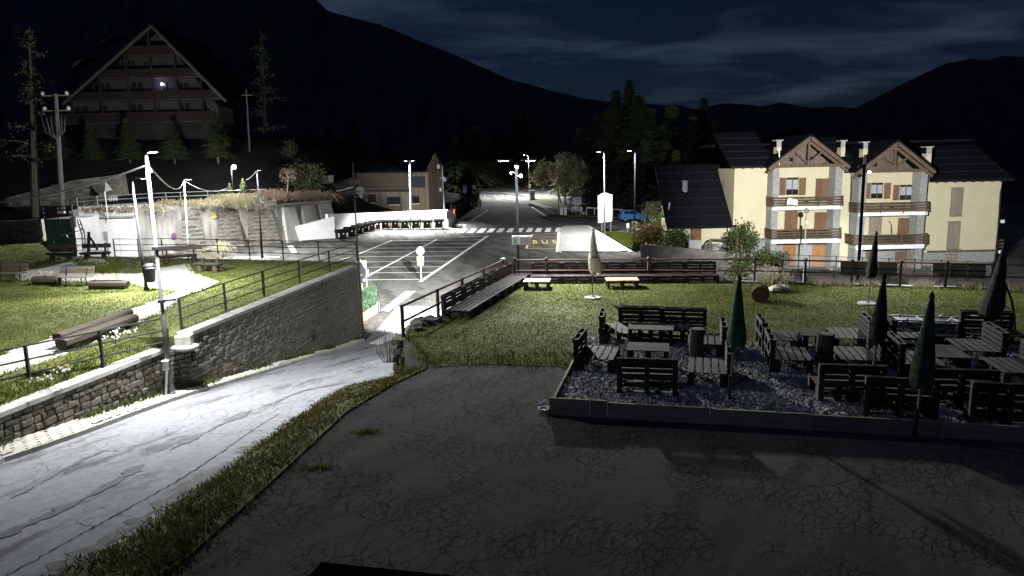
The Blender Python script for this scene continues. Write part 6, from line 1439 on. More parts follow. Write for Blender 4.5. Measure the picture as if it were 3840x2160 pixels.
# ------------------------------------------------------------------ timber building with clock tower
YW = 99.0; wb = T('timber_building', 'timber clad two storey building with vertical boards behind the white wall', 'building', (onY(cwd(1200, 900), YW).x, YW, 3.0))
def fw_(name, m_, x0, y0, x1, y1, Y=YW, th=.06, par=None): return fb(name, m_, par or wb, x0, y0, x1, y1, Y, th, cwd)
wx0, wx1 = onY(cwd(600, 800), YW).x, onY(cwd(1878, 800), YW).x; wz1 = onY(cwd(1200, 400), YW).z
MB().bb((wx0, YW, 2.6), (wx1, YW+8, wz1)).build('core', M_black, wb, world=True)
MB().bb((wx0-.6, YW-.4, wz1), (wx1+.2, YW+8.4, wz1+.14)).build('roof', M_roof, wb, world=True)
Rq = random.Random(4); x = 740
M_clad = mat('grey_cladding', (.15, .132, .108), .85, .3, 2, rnd=.3, stretch=(6, 6, .5)); M_clad2 = mat('fresh_cladding', (.2, .145, .09), .85, .25, 2, rnd=.15, stretch=(6, 6, .5))
wins = [(865, 780, 945, 925), (1180, 820, 1385, 965), (1590, 810, 1715, 945)]
while x < 1872:
    w = Rq.uniform(26, 42); seg = [(735 if x < 1570 else 400, 1075)]
    for a, b, c_, d_ in wins:
        if x+w > a and x < c_: seg = [(735 if x < 1570 else 660, b-2), (d_+2, 1075)]
    if 1590 < x+w and x < 1800 and seg[0][0] == 400: seg = [(400, 465), (660, 1075)]
    elif 1590 < x+w and x < 1800: seg = [(400, 465)]+seg
    for k, (a, b) in enumerate(seg): fw_('cladding_board', M_clad2 if (len(seg) > 1 and k == len(seg)-1 and b == 1075) else M_clad, x+1, a, x+w-1, b, YW-Rq.uniform(.0, .03), .04)
    x += w
for a, b, c_, d_ in wins: w_ = fw_('window', M_glass, a+3, b, c_-3, d_-8, YW-.005, .02)[0]; fw_('window_sill', M_wplast, a, d_-10, c_, d_, YW-.04, .1, w_)
fw_('loggia_opening', M_black, 1595, 470, 1798, 655, YW-.01, .02); x = 640
while x < 1540: w = 46; fw_('upper_board', M_bark, x, 410, x+w-2, 640, YW-.01, .03); x += w
fw_('floor_beam', M_beam, 700, 655, 1540, 690, YW-.05, .1); fw_('gable_post', M_clad, 590, 520, 690, 610, YW-.05, .06); fw_('red_door', mat('dark_red_door', (.12, .03, .025), .7, .2, 2), 620, 860, 735, 1080, YW-.05, .05)
for a in (220, 262, 420): fw_('timber_post', M_clad2, a, 890+ (a == 220)*60, a+32, 1090, YW-1.5, .25)
dk = T('picket_deck', 'raised timber deck with a picket rail left of the timber building', 'deck', (onY(cwd(350, 700), YW-2).x, YW-2, 3))
A = [onY(cwd(*p), YW-2) for p in [(140, 640), (600, 540), (600, 640), (140, 745)]]; MB().extr(A, (0, .1, 0)).build('deck_side', M_clad, dk, world=True)
MB().extr([onY(cwd(*p), YW-1.8) for p in [(130, 745), (600, 640), (600, 860), (210, 1000)]], (0, 1.5, 0)).build('understructure', M_black, dk, world=True)
for k in range(22): MB().beam(onY(cwd(150+k*20, 660-k*4.6), YW-2.05), onY(cwd(150+k*20, 585-k*4.6), YW-2.05), .09, .04, (0, 1, 0)).build('picket', M_clad, dk, world=True)
MB().extr([onY(cwd(*p), YW-2.2) for p in [(60, 745), (140, 770), (600, 650), (600, 640), (140, 750)]], (0, .1, 0)).build('stair_rail', M_galv, dk, world=True)
t = T('white_name_board', 'small white name board at the left foot of the timber deck', 'sign', tuple(onY(cwd(205, 812), YW-4))); fb('board', M_signw, t, 30, 800, 255, 850, YW-4, .06, cwd); fb('board', M_signw, t, 150, 775, 255, 800, YW-4.001, .06, cwd)
for k in range(5): fb('lettering', M_ink, t, 165+k*16, 788, 174+k*16, 806, YW-4.07, .004, cwd)
fb('lettering', M_ink, t, 160, 822, 240, 828, YW-4.07, .004, cwd)
# clock tower
YT = YW-.3; tw = T('clock_tower', 'narrow dark timber clock tower with a pointed roof and white clock face', 'tower', (onY(cwd(2000, 800), YT).x, YT, 3))
tx0, tx1 = onY(cwd(1884, 800), YT).x, onY(cwd(2112, 800), YT).x; tz = onY(cwd(2000, 365), YT).z; ap_ = onY(cwd(1990, 55), YT+1)
M_red = mat('dark_red_timber', (.06, .04, .03), .85, .3, 2, rnd=.2, stretch=(6, 6, .5))
MB().bb((tx0, YT, 2.4), (tx1, YT+2.6, tz)).build('tower_body', M_black, tw, world=True)
nb = 8
for k in range(nb): a = tx0+(tx1-tx0)*k/nb; MB().bb((a+.02, YT-.05, 2.6), (a+(tx1-tx0)/nb-.02, YT-.001, tz)).build('tower_board', M_red, tw, world=True)
q = MB(); q.add([(tx0-.25, YT-.3, tz), (tx1+.25, YT-.3, tz), (tx1+.25, YT+2.9, tz), (tx0-.25, YT+2.9, tz), (ap_.x, YT+.2, ap_.z), (ap_.x, YT+2.4, ap_.z)], [(3, 2, 1, 0), (0, 1, 4), (1, 2, 5, 4), (2, 3, 5), (3, 0, 4, 5)]); q.build('spire_roof', M_red, tw, world=True)
cf = disc(tw, 2042, 296, 22, 42, YT-.55, M_signw, 'clock_face', cwd); MB().beam(onY(cwd(2042, 296), YT-.6), onY(cwd(2044, 270), YT-.6), .05, .03, (0, 1, 0)).build('clock_hand', M_ink, cf, world=True); MB().beam(onY(cwd(2042, 296), YT-.6), onY(cwd(2052, 312), YT-.6), .05, .03, (0, 1, 0)).build('clock_hand', M_ink, cf, world=True)
# signs right of the tower
t = T('flag_post', 'slim white pole with a small pale flag and a hanging lamp by the clock tower', 'pole', tuple(onY(cwd(2140, 1030), YT-2))); MB().tube([onY(cwd(2142, 1040), YT-2), onY(cwd(2108, 280), YT-2)], .06, 6).build('pole', M_wplast, t, world=True)
MB().extr([onY(cwd(*p), YT-2) for p in [(2122, 455), (2175, 505), (2165, 570), (2125, 535)]], (0, .03, 0)).build('flag', M_galv, t, world=True); MB().beam(onY(cwd(2070, 490), YT-2), onY(cwd(2120, 492), YT-2), .08, .06).build('bracket', M_wplast, t, world=True); MB().lathe([(.05, -.25), (.16, -.2), (.14, .1), (.05, .3)], onY(cwd(2078, 690), YT-2), 8).build('lantern', M_wplast, t, world=True)
# dark hedge bank left of the valley road
t = T('hedge_bank', 'dark hedge bank with a fence along the left side of the valley road', 'hedge', tuple(onlot(c4(330, 820)))); hb0, hb1 = onlot(c4(255, 845)), onlot(c4(500, 690))
hz0, hz1 = onY(c4(255, 700), hb0.y).z, onY(c4(495, 560), hb1.y).z
MB().prism([(hb0.x, hb0.y), (hb1.x, hb1.y), (hb1.x-4, hb1.y), (hb0.x-3, hb0.y)], 0, lambda x, y: hz0-.4+(hz1-hz0)*(y-hb0.y)/(hb1.y-hb0.y)).build('bank', M_soil, t, world=True)
R2_ = np.random.default_rng(7); k = R2_.random(6000); P = np.column_stack([hb0.x+(hb1.x-hb0.x)*k+R2_.normal(size=6000)*.25-.1, hb0.y+(hb1.y-hb0.y)*k, .4+R2_.random(6000)*(hz0+(hz1-hz0)*k-.3)])
np_mesh('foliage', leaf_cloud(P, .2, seed=9), 4, M_leafd, t, world=True)
for i in range(9): p = Vector((hb0.x-.2, hb0.y, hz0)).lerp(Vector((hb1.x-.2, hb1.y, hz1)), i/8); MB().beam(p-Vector((0, 0, .4)), p+Vector((0, 0, .5)), .06, .06).build('fence_post', M_grey, t, world=True)
MB().beam(Vector((hb0.x-.2, hb0.y, hz0+.4)), Vector((hb1.x-.2, hb1.y, hz1+.4)), .05, .05).build('fence_rail', M_grey, t, world=True)
for (x, y, lab) in ((368, 540, 'small white hanging sign left of the round bush'), (458, 540, 'small white and blue sign on the right of the round bush'), (512, 680, 'small white marker on the hedge bank')):
    p = onY(c4(x, y), 108); t = T('small_sign', lab, 'sign', tuple(p)); MB().box(p, (.6, .06, 1.2)).build('plate', M_signw, t, world=True); MB().tube([p-Vector((0, -.05, .5)), p-Vector((0, -.05, 2.4))], .04, 6).build('post', M_pole, t, world=True)
    if 'blue' in lab: MB().box(p+Vector((0, -.035, -.2)), (.45, .01, .4)).build('blue_field', M_signb, t, world=True)
# ================================================================== CENTRE: valley road furniture
def guard(label, pts_px, f=onlot, h=.75, rails=2, dz=0):
    P = [f(p) for p in pts_px]; t = T('guard_rail', label, 'guard rail', tuple(P[0]), 0, 'guard rails')
    for a, b in zip(P[:-1], P[1:]):
        for k in range(rails): MB().beam(a+Vector((0, 0, h-.22*k)), b+Vector((0, 0, h-.22*k)), .06, .15).build('rail_beam', M_galv, t, world=True)
    L_ = sum((b-a).length for a, b in zip(P[:-1], P[1:]))
    for a, b in zip(P[:-1], P[1:]):
        n = max(2, int((b-a).length/3))
        for k in range(n+1): q = a.lerp(b, k/n)+Vector((0, .06, 0)); MB().box((q.x, q.y, q.z+h*.5-.1), (.1, .1, h+.2)).build('post', M_galv, t, world=True)
guard('far double steel guard rail at the bend of the valley road', [c4(560, 605), c4(760, 615), c4(992, 645)])
guard('steel guard rail behind the blue car and the map board', [c4(1545, 792), c4(1700, 800), c4(1900, 815)], rails=1, h=1.1)
guard('short lower rail left of the long guard rail', [c4(1488, 795), c4(1545, 800)], rails=1, h=.5)
p = onlot(c4(1022, 650)); t = T('utility_cabinet', 'pale upright utility cabinet by the far street lamp', 'cabinet', tuple(p)); MB().box((0, 0, .9), (.9, .5, 1.8)).build('cabinet_body', M_galv, t, bevel=.04); MB().box((0, 0, 1.83), (1, .6, .08)).build('cabinet_roof', M_conc, t)
p = onlot((2095, 812)); q = onY((2091, 618), p.y); t = T('utility_pole', 'thin pole in front of the pale tree with two white meter boxes at its foot', 'pole', tuple(p)); MB().tube([p, q], [.09, .06], 7).build('pole', M_pole, t, world=True)
for k in (-.05, .5): MB().box((p.x+.45+k, p.y-.1, p.z+.75), (.4, .3, 1.1)).build('meter_box', M_wplast, t, world=True)
Yf = 137.5; t = T('speed_signs', 'two round road signs on the far street lamp pole', 'road sign', tuple(onY(c4(993, 510), Yf))); disc(t, 998, 508, 11, 15, Yf-.3, M_signw, 'white_sign', c4); disc(t, 976, 510, 8, 12, Yf-.2, M_signr, 'red_sign', c4); MB().extr([onY(c4(*p), Yf-.35) for p in [(993, 500), (1003, 503), (999, 518), (992, 515)]], (0, .02, 0)).build('sign_mark', M_ink, t, world=True)
# advert totem
b0 = onlot((2164, 808)); YO = b0.y; co = crop(2120, 700, 7.245); t = T('advert_totem', 'brown arched advert totem with white posters among the trees', 'sign board', tuple(b0))
MB().extr([onY(co(*p), YO) for p in [(165, 520), (165, 170), (220, 125), (310, 105), (400, 125), (455, 170), (455, 520)]], (0, .2, 0)).build('board', M_wood, t, world=True)
for k in range(4): MB().beam(onY(co(180, 200+k*18), YO-.03), onY(co(440, 200+k*18), YO-.03), .04, .1).build('carved_line', M_beam, t, world=True)
o = MB().extr([onY(co(*p), YO-.05) for p in [(190, 485), (190, 290), (428, 290), (428, 485)]], (0, .04, 0)).build('poster', M_signw, t, world=True)
text_mesh('poster_lettering', 'La Fontana', .52, M_signb, o, facing(onY(co(330, 328), YO-.07)), .003); MB().extr([onY(co(*p), YO-.07) for p in [(205, 410), (235, 345), (262, 410)]], (0, .01, 0)).build('poster_mark', M_signr, o, world=True)
for k, (a, b, y) in enumerate([(280, 400, 355), (290, 405, 400), (200, 415, 430), (210, 415, 465)]): MB().beam(onY(co(a, y), YO-.07), onY(co(b, y), YO-.07), .02, .12 if k < 2 else .05).build('poster_line', M_grey, o, world=True)
o = MB().extr([onY(co(310+52*math.cos(a), 518+30*math.sin(a)), YO-.06) for a in np.linspace(0, 2*math.pi, 19)[:-1]], (0, .05, 0)).build('oval_plate', M_signw, t, world=True)
MB().extr([onY(co(310+40*math.cos(a), 518+20*math.sin(a)), YO-.08) for a in np.linspace(0, 2*math.pi, 19)[:-1]], (0, .01, 0)).build('oval_field', mat('teal_paint', (.06, .22, .2), .5, .1, 2), o, world=True)
o = MB().extr([onY(co(*p), YO-.06) for p in [(160, 665), (160, 552), (460, 552), (460, 665)]], (0, .06, 0)).build('lower_poster', M_signw, t, world=True)
for a, b, y in ((300, 405, 578), (185, 435, 610), (195, 435, 640)): MB().beam(onY(co(a, y), YO-.08), onY(co(b, y), YO-.08), .02, .1).build('poster_line', M_grey, o, world=True)
for x in (330, 390): MB().beam(onY(co(x, 660), YO+.1), onY(co(x, 790), YO+.1), .14, .14).build('leg', M_beam, t, world=True)
# map board, overexposed white
b0 = onlot((2268, 872)); YO = b0.y; t = T('map_board', 'tall overexposed white map board with an arched top on two posts', 'sign board', tuple(b0))
MB().extr([onY(co(*p), YO) for p in [(890, 985), (884, 245), (940, 228), (990, 185), (1080, 165), (1180, 190), (1215, 212), (1278, 208), (1275, 945), (1238, 948), (1215, 955), (990, 978)]], (0, .12, 0)).build('board', M_white, t, world=True)
MB().extr([onY(co(*p), YO-.02) for p in [(1000, 920), (990, 305), (1222, 290), (1215, 910)]], (0, .02, 0)).build('inner_panel', M_signw, t, world=True)
for a, b in (((992, 300), (1225, 285)), ((1222, 285), (1216, 960)), ((992, 300), (992, 970))): MB().beam(onY(co(*a), YO-.04), onY(co(*b), YO-.04), .03, .05, (0, 1, 0)).build('frame_strip', M_grey, t, world=True)
for x in (990, 1230): MB().beam(onY(co(x, 940), YO+.16), onY(co(x, 1235), YO+.16), .16, .16).build('leg', M_grey, t, world=True)
# no parking sign on the black lamp pole
cc_ = crop(2300, 760, 7.246); YS_ = onlot((2378, 931)).y-.2; t = T('parking_sign', 'white no parking sign with a round emblem on the black lamp pole', 'road sign', tuple(onY(cc_(560, 610), YS_)))
MB().extr([onY(cc_(*p), YS_) for p in [(505, 705), (505, 510), (608, 508), (608, 715)]], (0, .03, 0)).build('plate', M_signw, t, world=True); disc(t, 558, 575, 38, 48, YS_-.02, M_signr, 'red_ring', cc_); disc(t, 558, 575, 29, 37, YS_-.04, M_signb, 'blue_disc', cc_)
MB().extr([onY(cc_(*p), YS_-.05) for p in [(540, 548), (548, 543), (578, 602), (570, 607)]], (0, .01, 0)).build('red_bar', M_signr, t, world=True); MB().beam(onY(cc_(522, 660), YS_-.03), onY(cc_(590, 665), YS_-.03), .02, .08).build('text_line', M_ink, t, world=True); fb('side_plate', M_signw, t, 625, 508, 650, 715, YS_+.1, .03, cc_)
b0 = onlot(cc_(395, 800)); t = T('parking_meter', 'small white parking meter post at the kerb near the blue car', 'parking meter', tuple(b0)); MB().tube([b0, onY(cc_(390, 690), b0.y)], .06, 6).build('post', M_galv, t, world=True); a_ = onY(cc_(395, 630), b0.y); MB().box(a_, (.34, .25, .62)).build('head', M_wplast, t, world=True, bevel=.05)
t = T('post_fence', 'pale posts with slanting rails along the slope below the blue car', 'fence', tuple(onlot(cc_(860, 640))))
for x, y0, y1 in ((858, 440, 630), (1062, 390, 560), (1240, 350, 500)): MB().beam(onY(cc_(x, y1), 80), onY(cc_(x, y0), 80), .12, .12).build('post', M_wood, t, world=True)
MB().beam(onY(cc_(620, 745), 79), onY(cc_(1060, 580), 80), .14, .12).build('kerb_rail', M_conc, t, world=True); MB().beam(onY(cc_(990, 475), 80), onY(cc_(1440, 440), 80), .1, .1).build('rail', M_galv, t, world=True)
t = T('square_post', 'dark square post with a pale cap at the slope', 'post', tuple(onY(cc_(1370, 500), 78))); MB().beam(onY(cc_(1360, 700), 78), onY(cc_(1365, 110), 78), .3, .3).build('shaft', M_grey, t, world=True); MB().box(onY(cc_(1366, 105), 78), (.42, .42, .08)).build('cap', M_conc, t, world=True); MB().box(onY(cc_(1410, 478), 77.5), (.45, .3, .12)).build('white_bracket', M_wplast, t, world=True)
# ---------------------------------------------------------------- blue hatchback
b0 = onlot(cc_(540, 505)); car = T('small_car', 'bright blue three door hatchback parked facing right', 'car', (b0.x, b0.y+.6, zlot(b0.y)), .08)
M_car = mat('blue_car_paint', (.07, .24, .62), .35, .05, 1, gloss=.6)
CL = 3.6
prof = [(-1.78, .35), (-1.8, .75), (-1.7, 1.0), (-1.45, 1.38), (-1.1, 1.49), (-.3, 1.52), (.25, 1.42), (.85, .98), (1.3, .88), (1.68, .72), (1.78, .5), (1.76, .28), (-1.7, .25)]
q = MB(); W_ = .82; n = len(prof)
for yy, ins in ((-W_, 1), (-W_*.0, 0), (W_, 1)):
    for x, z in prof:
        k = (.16*max(0, (z-.9)/.6)) if ins else 0; q.v.append((x*(1 if not ins else .985), yy*(1-k), z+(.025 if not ins and z > .8 else 0)))
q.f = [tuple(range(n-1, -1, -1)), tuple(range(2*n, 3*n))]+[(i*n+j, i*n+(j+1) % n, (i+1)*n+(j+1) % n, (i+1)*n+j) for i in range(2) for j in range(n)]
body = q.build('body', M_car, car, bevel=.05); bm = bmesh.new(); bm.from_mesh(body.data); bmesh.ops.recalc_face_normals(bm, faces=bm.faces); bm.to_mesh(body.data); bm.free()
for s in (-1, 1):
    def sw_(pts, nm, m_):
        P = [(x, s*(W_*(1-.16*max(0, (z-.9)/.6))+.012), z) for x, z in pts]; return MB().extr(P, (0, s*.01, 0)).build(nm, m_, car)
    sw_([(-1.32, 1.02), (-1.25, 1.34), (-.75, 1.42), (-.62, 1.02)], 'rear_side_window', M_glass); sw_([(-.55, 1.0), (-.62, 1.42), (-.2, 1.43), (.2, 1.35), (.62, 1.0)], 'side_window', M_glass)
    sw_([(-.6, .4), (-.62, .98), (.66, .98), (.6, .4), (-.55, .4)], 'door', M_car); MB().box((-.45, s*(W_+.035), .86), (.16, .03, .04)).build('door_handle', M_car, car); MB().box((.55, s*(W_+.08), 1.02), (.14, .14, .12)).build('wing_mirror', M_car, car, bevel=.02)
    for x in (-1.13, 1.12):
        wh = MB().tube([(x, s*(W_-.17), .29), (x, s*(W_+.02), .29)], .29, 18).build('wheel', M_black, car); MB().tube([(x, s*(W_+.021), .29), (x, s*(W_+.04), .29)], [.2, .19], 14).build('rim', M_galv, wh)
        for k in range(5): a = 2*math.pi*k/5; MB().tube([(x+.11*math.cos(a), s*(W_+.041), .29+.11*math.sin(a)), (x+.11*math.cos(a), s*(W_+.045), .29+.11*math.sin(a))], .035, 6).build('rim_hole', M_black, wh)
    MB().box((-1.76, s*.62, .92), (.1, .2, .26)).build('tail_light', M_signr, car); MB().box((1.6, s*.6, .76), (.24, .3, .13), 0, 0, .35).build('headlight', M_wplast, car, bevel=.03)
MB().extr([(-1.66, -.6, 1.05), (-1.66, .6, 1.05), (-1.46, .52, 1.36), (-1.46, -.52, 1.36)], (-.03, 0, .02)).build('rear_window', M_glass, car); MB().extr([(.86, -.66, 1.0), (.86, .66, 1.0), (.3, .56, 1.4), (.3, -.56, 1.4)], (.03, 0, .03)).build('windscreen', M_glass, car)
MB().box((0, 0, .3), (3.2, 1.5, .16)).build('underbody', M_black, car)
# ================================================================== VEGETATION
def conifer_mesh(h, r, seed, dens=1.0, droop=.35):
    R = np.random.default_rng(seed); V = []
    nl = int(26*dens)
    for i in range(nl):
        f = i/nl; z = h*(.1+.9*f); rr = r*(1-f)**.8*(.75+.5*R.random()); nb = int(7+7*(1-f))
        for k in range(nb):
            a = R.uniform(0, 2*math.pi); L_ = rr*R.uniform(.6, 1.15); ns = max(3, int(L_/r*10))
            for s in range(ns):
                t = (s+.5)/ns; c = np.array([math.cos(a)*L_*t, math.sin(a)*L_*t, z-droop*L_*t*t+.12*L_*t]); w = .1*r*(1.15-t)+.05; d = np.array([math.cos(a), math.sin(a), -.25])
                sd = np.array([-math.sin(a), math.cos(a), R.uniform(-.3, .3)]); tp = c+d*L_/ns*1.2
                V += [c-sd*w*1.6-np.array([0, 0, w*.7]), c+np.array([0, 0, w*.25]), tp-np.array([0, 0, w*.3])]; V += [c+sd*w*1.6-np.array([0, 0, w*.7]), c+np.array([0, 0, w*.25]), tp-np.array([0, 0, w*.3])]
    return np.array(V)
def np_me(name, v, k, mt):
    o = np_mesh(name, v, k, mt); me = o.data; bpy.data.objects.remove(o); return me
con = [(np_me('crown', conifer_mesh(10, 2.3+.3*s, s, 1.7), 3, M_leafd), 10) for s in range(4)]
tk = MB().tube([(0, 0, -.5), (0, 0, 4), (0, 0, 9.6)], [.2, .14, .03], 7).mesh('trunk', M_bark)
def conifer(label, px, py_top, py_base, Y, bz=None, vi=0, wide=1.0, mt=None):
    t0 = onY((px, py_top), Y); b = onY((px, py_base), Y); z = bz if bz is not None else b.z; s = (t0.z-z)/10
    t = T('conifer', label, 'tree', (t0.x, Y, z), vi*1.3, 'dark conifers'); t.scale = (s*wide, s*wide, s)
    for nm, me in (('crown', con[vi % 4][0]), ('trunk', tk)): o = bpy.data.objects.new(nm, me); COL.objects.link(o); o.parent = t
    return t
CF = [(2360, 290, 120, 'tallest dark spruce above the trees behind the map board', 1.2), (2310, 330, 128, 'dark spruce just left of the tallest spruce', 1.1), (2440, 400, 118, 'dark spruce right of the tallest spruce', 1.1), (2520, 390, 112, 'dark spruce left of the annexe roof', 1.2), (2600, 430, 105, 'dark spruce above the annexe roof', 1.1), (2690, 440, 110, 'dark spruce behind the left end of the apartment roof', 1.0),
      (2250, 420, 130, 'dark spruce behind the lamp pole at the map board', 1.3), (2180, 470, 140, 'dark spruce above the advert totem', 1.3), (1950, 370, 190, 'far dark spruce over the bend of the road', 1.2), (1860, 420, 180, 'far dark spruce left of the bend', 1.3), (2030, 450, 170, 'far dark spruce right of the bend', 1.3), (1780, 470, 165, 'dark spruce behind the round bush', 1.2), (1700, 500, 150, 'dark spruce right of the clock tower', 1.2), (2420, 520, 104, 'low dark spruce behind the blue car', 1.5), (2330, 560, 106, 'low dark spruce left behind the blue car', 1.6), (2540, 560, 100, 'low dark spruce between car and annexe', 1.4), (2640, 360, 160, 'far dark spruce over the annexe chimney', 1.2), (1440, 470, 170, 'far dark spruce behind the timber building', 1.2), (1320, 440, 170, 'far dark spruce above the deck', 1.2), (2395, 350, 116, 'feathery dark spruce close behind the tallest one', 1.3), (2480, 430, 124, 'broad dark spruce in the middle of the group behind the blue car', 1.5), (2290, 400, 116, 'broad dark spruce at the left of the spruce group', 1.4)]
for i, (px, pt, Y, lab, wd) in enumerate(CF): conifer(lab, px, pt, 800, Y, zlot(min(Y, 150))-1 if px > 1650 else 4, i, wd)
# two young lit spruces on the retaining wall
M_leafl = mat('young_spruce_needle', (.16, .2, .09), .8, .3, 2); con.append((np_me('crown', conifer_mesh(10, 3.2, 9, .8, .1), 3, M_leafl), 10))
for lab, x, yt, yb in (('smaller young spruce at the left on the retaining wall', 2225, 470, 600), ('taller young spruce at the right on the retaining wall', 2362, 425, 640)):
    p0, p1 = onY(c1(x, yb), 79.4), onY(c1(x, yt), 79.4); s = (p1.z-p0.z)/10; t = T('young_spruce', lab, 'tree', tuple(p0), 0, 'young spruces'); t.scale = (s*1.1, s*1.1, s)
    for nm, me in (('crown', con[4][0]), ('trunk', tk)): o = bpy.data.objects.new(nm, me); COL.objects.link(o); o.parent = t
def leafy(name, label, base, h, r, cz, n, leaf, mt, trunks, seed, squash=1.0, barkm=M_bark, cat='tree', clumps=26, gap=.25):
    R = np.random.default_rng(seed); t = T(name, label, cat, tuple(base)); C = []
    for _ in range(clumps):
        d = R.normal(size=3); d /= np.linalg.norm(d); q = d*R.uniform(.35, .95); C.append(np.array([q[0]*r, q[1]*r, cz+q[2]*(h-cz)*squash]))
    C = np.array(C); k = R.integers(0, clumps, n); P = C[k]+R.normal(size=(n, 3))*r*gap
    P = P[(P[:, 2] < h*1.03) & (P[:, 2] > .05)]
    np_mesh('crown', leaf_cloud(P, leaf, seed=seed), 4, mt, t)
    if trunks:
        for i in range(trunks):
            a = 2*math.pi*i/trunks; q = MB(); bx = .25*r*(trunks > 1); tp = C[i % clumps]*.75
            q.tube([(bx*math.cos(a)*.5, bx*math.sin(a)*.5, -.1), (bx*math.cos(a)+.1*tp[0], bx*math.sin(a), h*.35), (tp[0]*.8, tp[1]*.8, h*.62), tuple(tp)], [.012*h+.04, .01*h+.03, .007*h+.02, .02], 6)
            q.build('trunk', barkm, t)
        q = MB()
        for i in range(14):
            c_ = C[i % clumps]; q.tube([(0, 0, h*.4), tuple(c_*np.array([.5, .5, .85])), tuple(c_)], [.04, .03, .012], 4)
        stuff(q.build('limbs', barkm, t))
    return t
p = onlot((2120, 768)); hh = (onY((2100, 575), p.y).z-p.z)
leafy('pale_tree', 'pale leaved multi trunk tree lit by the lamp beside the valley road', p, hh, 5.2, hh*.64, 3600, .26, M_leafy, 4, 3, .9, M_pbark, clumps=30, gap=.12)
p = onY((1755, 720), 112); p.z = 2.6; leafy('round_bush', 'rounded pale green bush tree left of the valley road', p, onY((1755, 606), 112).z-2.6, 1.6, 3.6, 5500, .16, M_leaf, 1, 5, 1.0, clumps=60, gap=.2)
p = onY((2780, 955), 55.5); p.z = zlot(55); leafy('garden_tree', 'leafy green tree in front of the left end of the apartment house', p, onY((2780, 795), 55.5).z-p.z+.2, 1.35, 1.9, 5200, .1, M_leaf, 3, 8, .85, clumps=36, gap=.22)
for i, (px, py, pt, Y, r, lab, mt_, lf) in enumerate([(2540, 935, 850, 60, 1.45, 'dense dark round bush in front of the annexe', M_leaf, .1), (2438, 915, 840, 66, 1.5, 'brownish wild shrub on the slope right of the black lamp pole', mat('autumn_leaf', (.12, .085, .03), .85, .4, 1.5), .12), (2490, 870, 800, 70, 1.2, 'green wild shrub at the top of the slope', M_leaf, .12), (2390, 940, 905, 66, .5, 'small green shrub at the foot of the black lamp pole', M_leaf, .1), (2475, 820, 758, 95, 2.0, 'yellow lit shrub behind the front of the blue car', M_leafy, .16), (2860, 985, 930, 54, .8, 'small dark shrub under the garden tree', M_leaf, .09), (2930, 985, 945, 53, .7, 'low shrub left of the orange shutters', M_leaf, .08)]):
    b = onY((px, py), Y); top = onY((px, pt), Y).z; leafy('shrub', lab, Vector((b.x, Y, b.z-.1)), top-b.z+.1, r, (top-b.z)*.5, 2600 if r > 1 else 900, lf, mt_, 2, 20+i, .9, cat='shrub', clumps=30, gap=.3)
# slope under the shrubs
sl_ = [onlot(p) for p in [(2392, 935), (2530, 838), (2640, 850), (2600, 960), (2420, 960)]]
struct(MB().prism([(q.x, q.y) for q in sl_], -.6, lambda x, y: zlot(y)+.1).build('rough_slope', M_soil))
# dry trailing plants over the retaining wall
def trailing(label, x0, x1, y, n, seed, mt_, c=c1, Yf=None, ln=1.6, lift=.7, dens=1):
    R = random.Random(seed); Yb = Yf or 76; b = onY(c((x0+x1)/2, y), Yb); t = T('trailing_plant', label, 'plant', tuple(b)); q = MB()
    for _ in range(n):
        p = onY(c(R.uniform(x0, x1), y+R.uniform(-8, 8)), Yb+R.uniform(-.4, .6)); d = Vector((R.gauss(0, .8), R.uniform(-1.1, .1), 0)); l_ = R.uniform(.4, 1)*ln; up = R.uniform(.2, 1)*lift
        q.tube([p, p+d*l_*.4+Vector((0, 0, up*.5)), p+d*l_*.75+Vector((0, 0, up*.2-.1)), p+d*l_+Vector((0, 0, -R.uniform(.2, 1)*l_*.55))], [.022, .02, .014, .006], 3, cap=False)
    q.build('stems', mt_, t, world=True); R2 = np.random.default_rng(seed); k = R2.integers(0, len(q.v), n*7*dens); P = np.array(q.v)[k]+R2.normal(size=(len(k), 3))*.1
    np_mesh('leaves', leaf_cloud(P, .07, seed=seed), 4, mt_, t)
    return t
trailing('dry grass fringe on the garage roof edge', 790, 1330, 735, 170, 1, M_twig, Yf=73.2, ln=.8, lift=.8); trailing('dry weeds hanging over the wall top right of the tall lamp', 1400, 1600, 715, 110, 2, M_twig, Yf=73.5); trailing('dry grass along the wall top behind the pale lamp pole', 1550, 2150, 672, 240, 3, M_straw, Yf=75, ln=1.0)
trailing('overexposed trailing bush under the young spruces', 2080, 2460, 640, 420, 4, M_straw, Yf=78.0, ln=2.0, lift=1.1, dens=2); trailing('reddish trailing shrub right of the black lamp pole', 480, 700, 590, 220, 5, mat('red_twig', (.27, .2, .14), .9, .3, 3), c=c3, Yf=79.5, ln=1.8, lift=1.1); trailing('brown trailing shrub at the right end of the retaining wall', 820, 1080, 600, 300, 6, MATS['red_twig'], c=c3, Yf=87, ln=2.0, lift=1.2)
trailing('dry reeds at the foot of the retaining wall', 2090, 2190, 1110, 60, 7, M_straw, Yf=72, ln=1.2, lift=1.4)
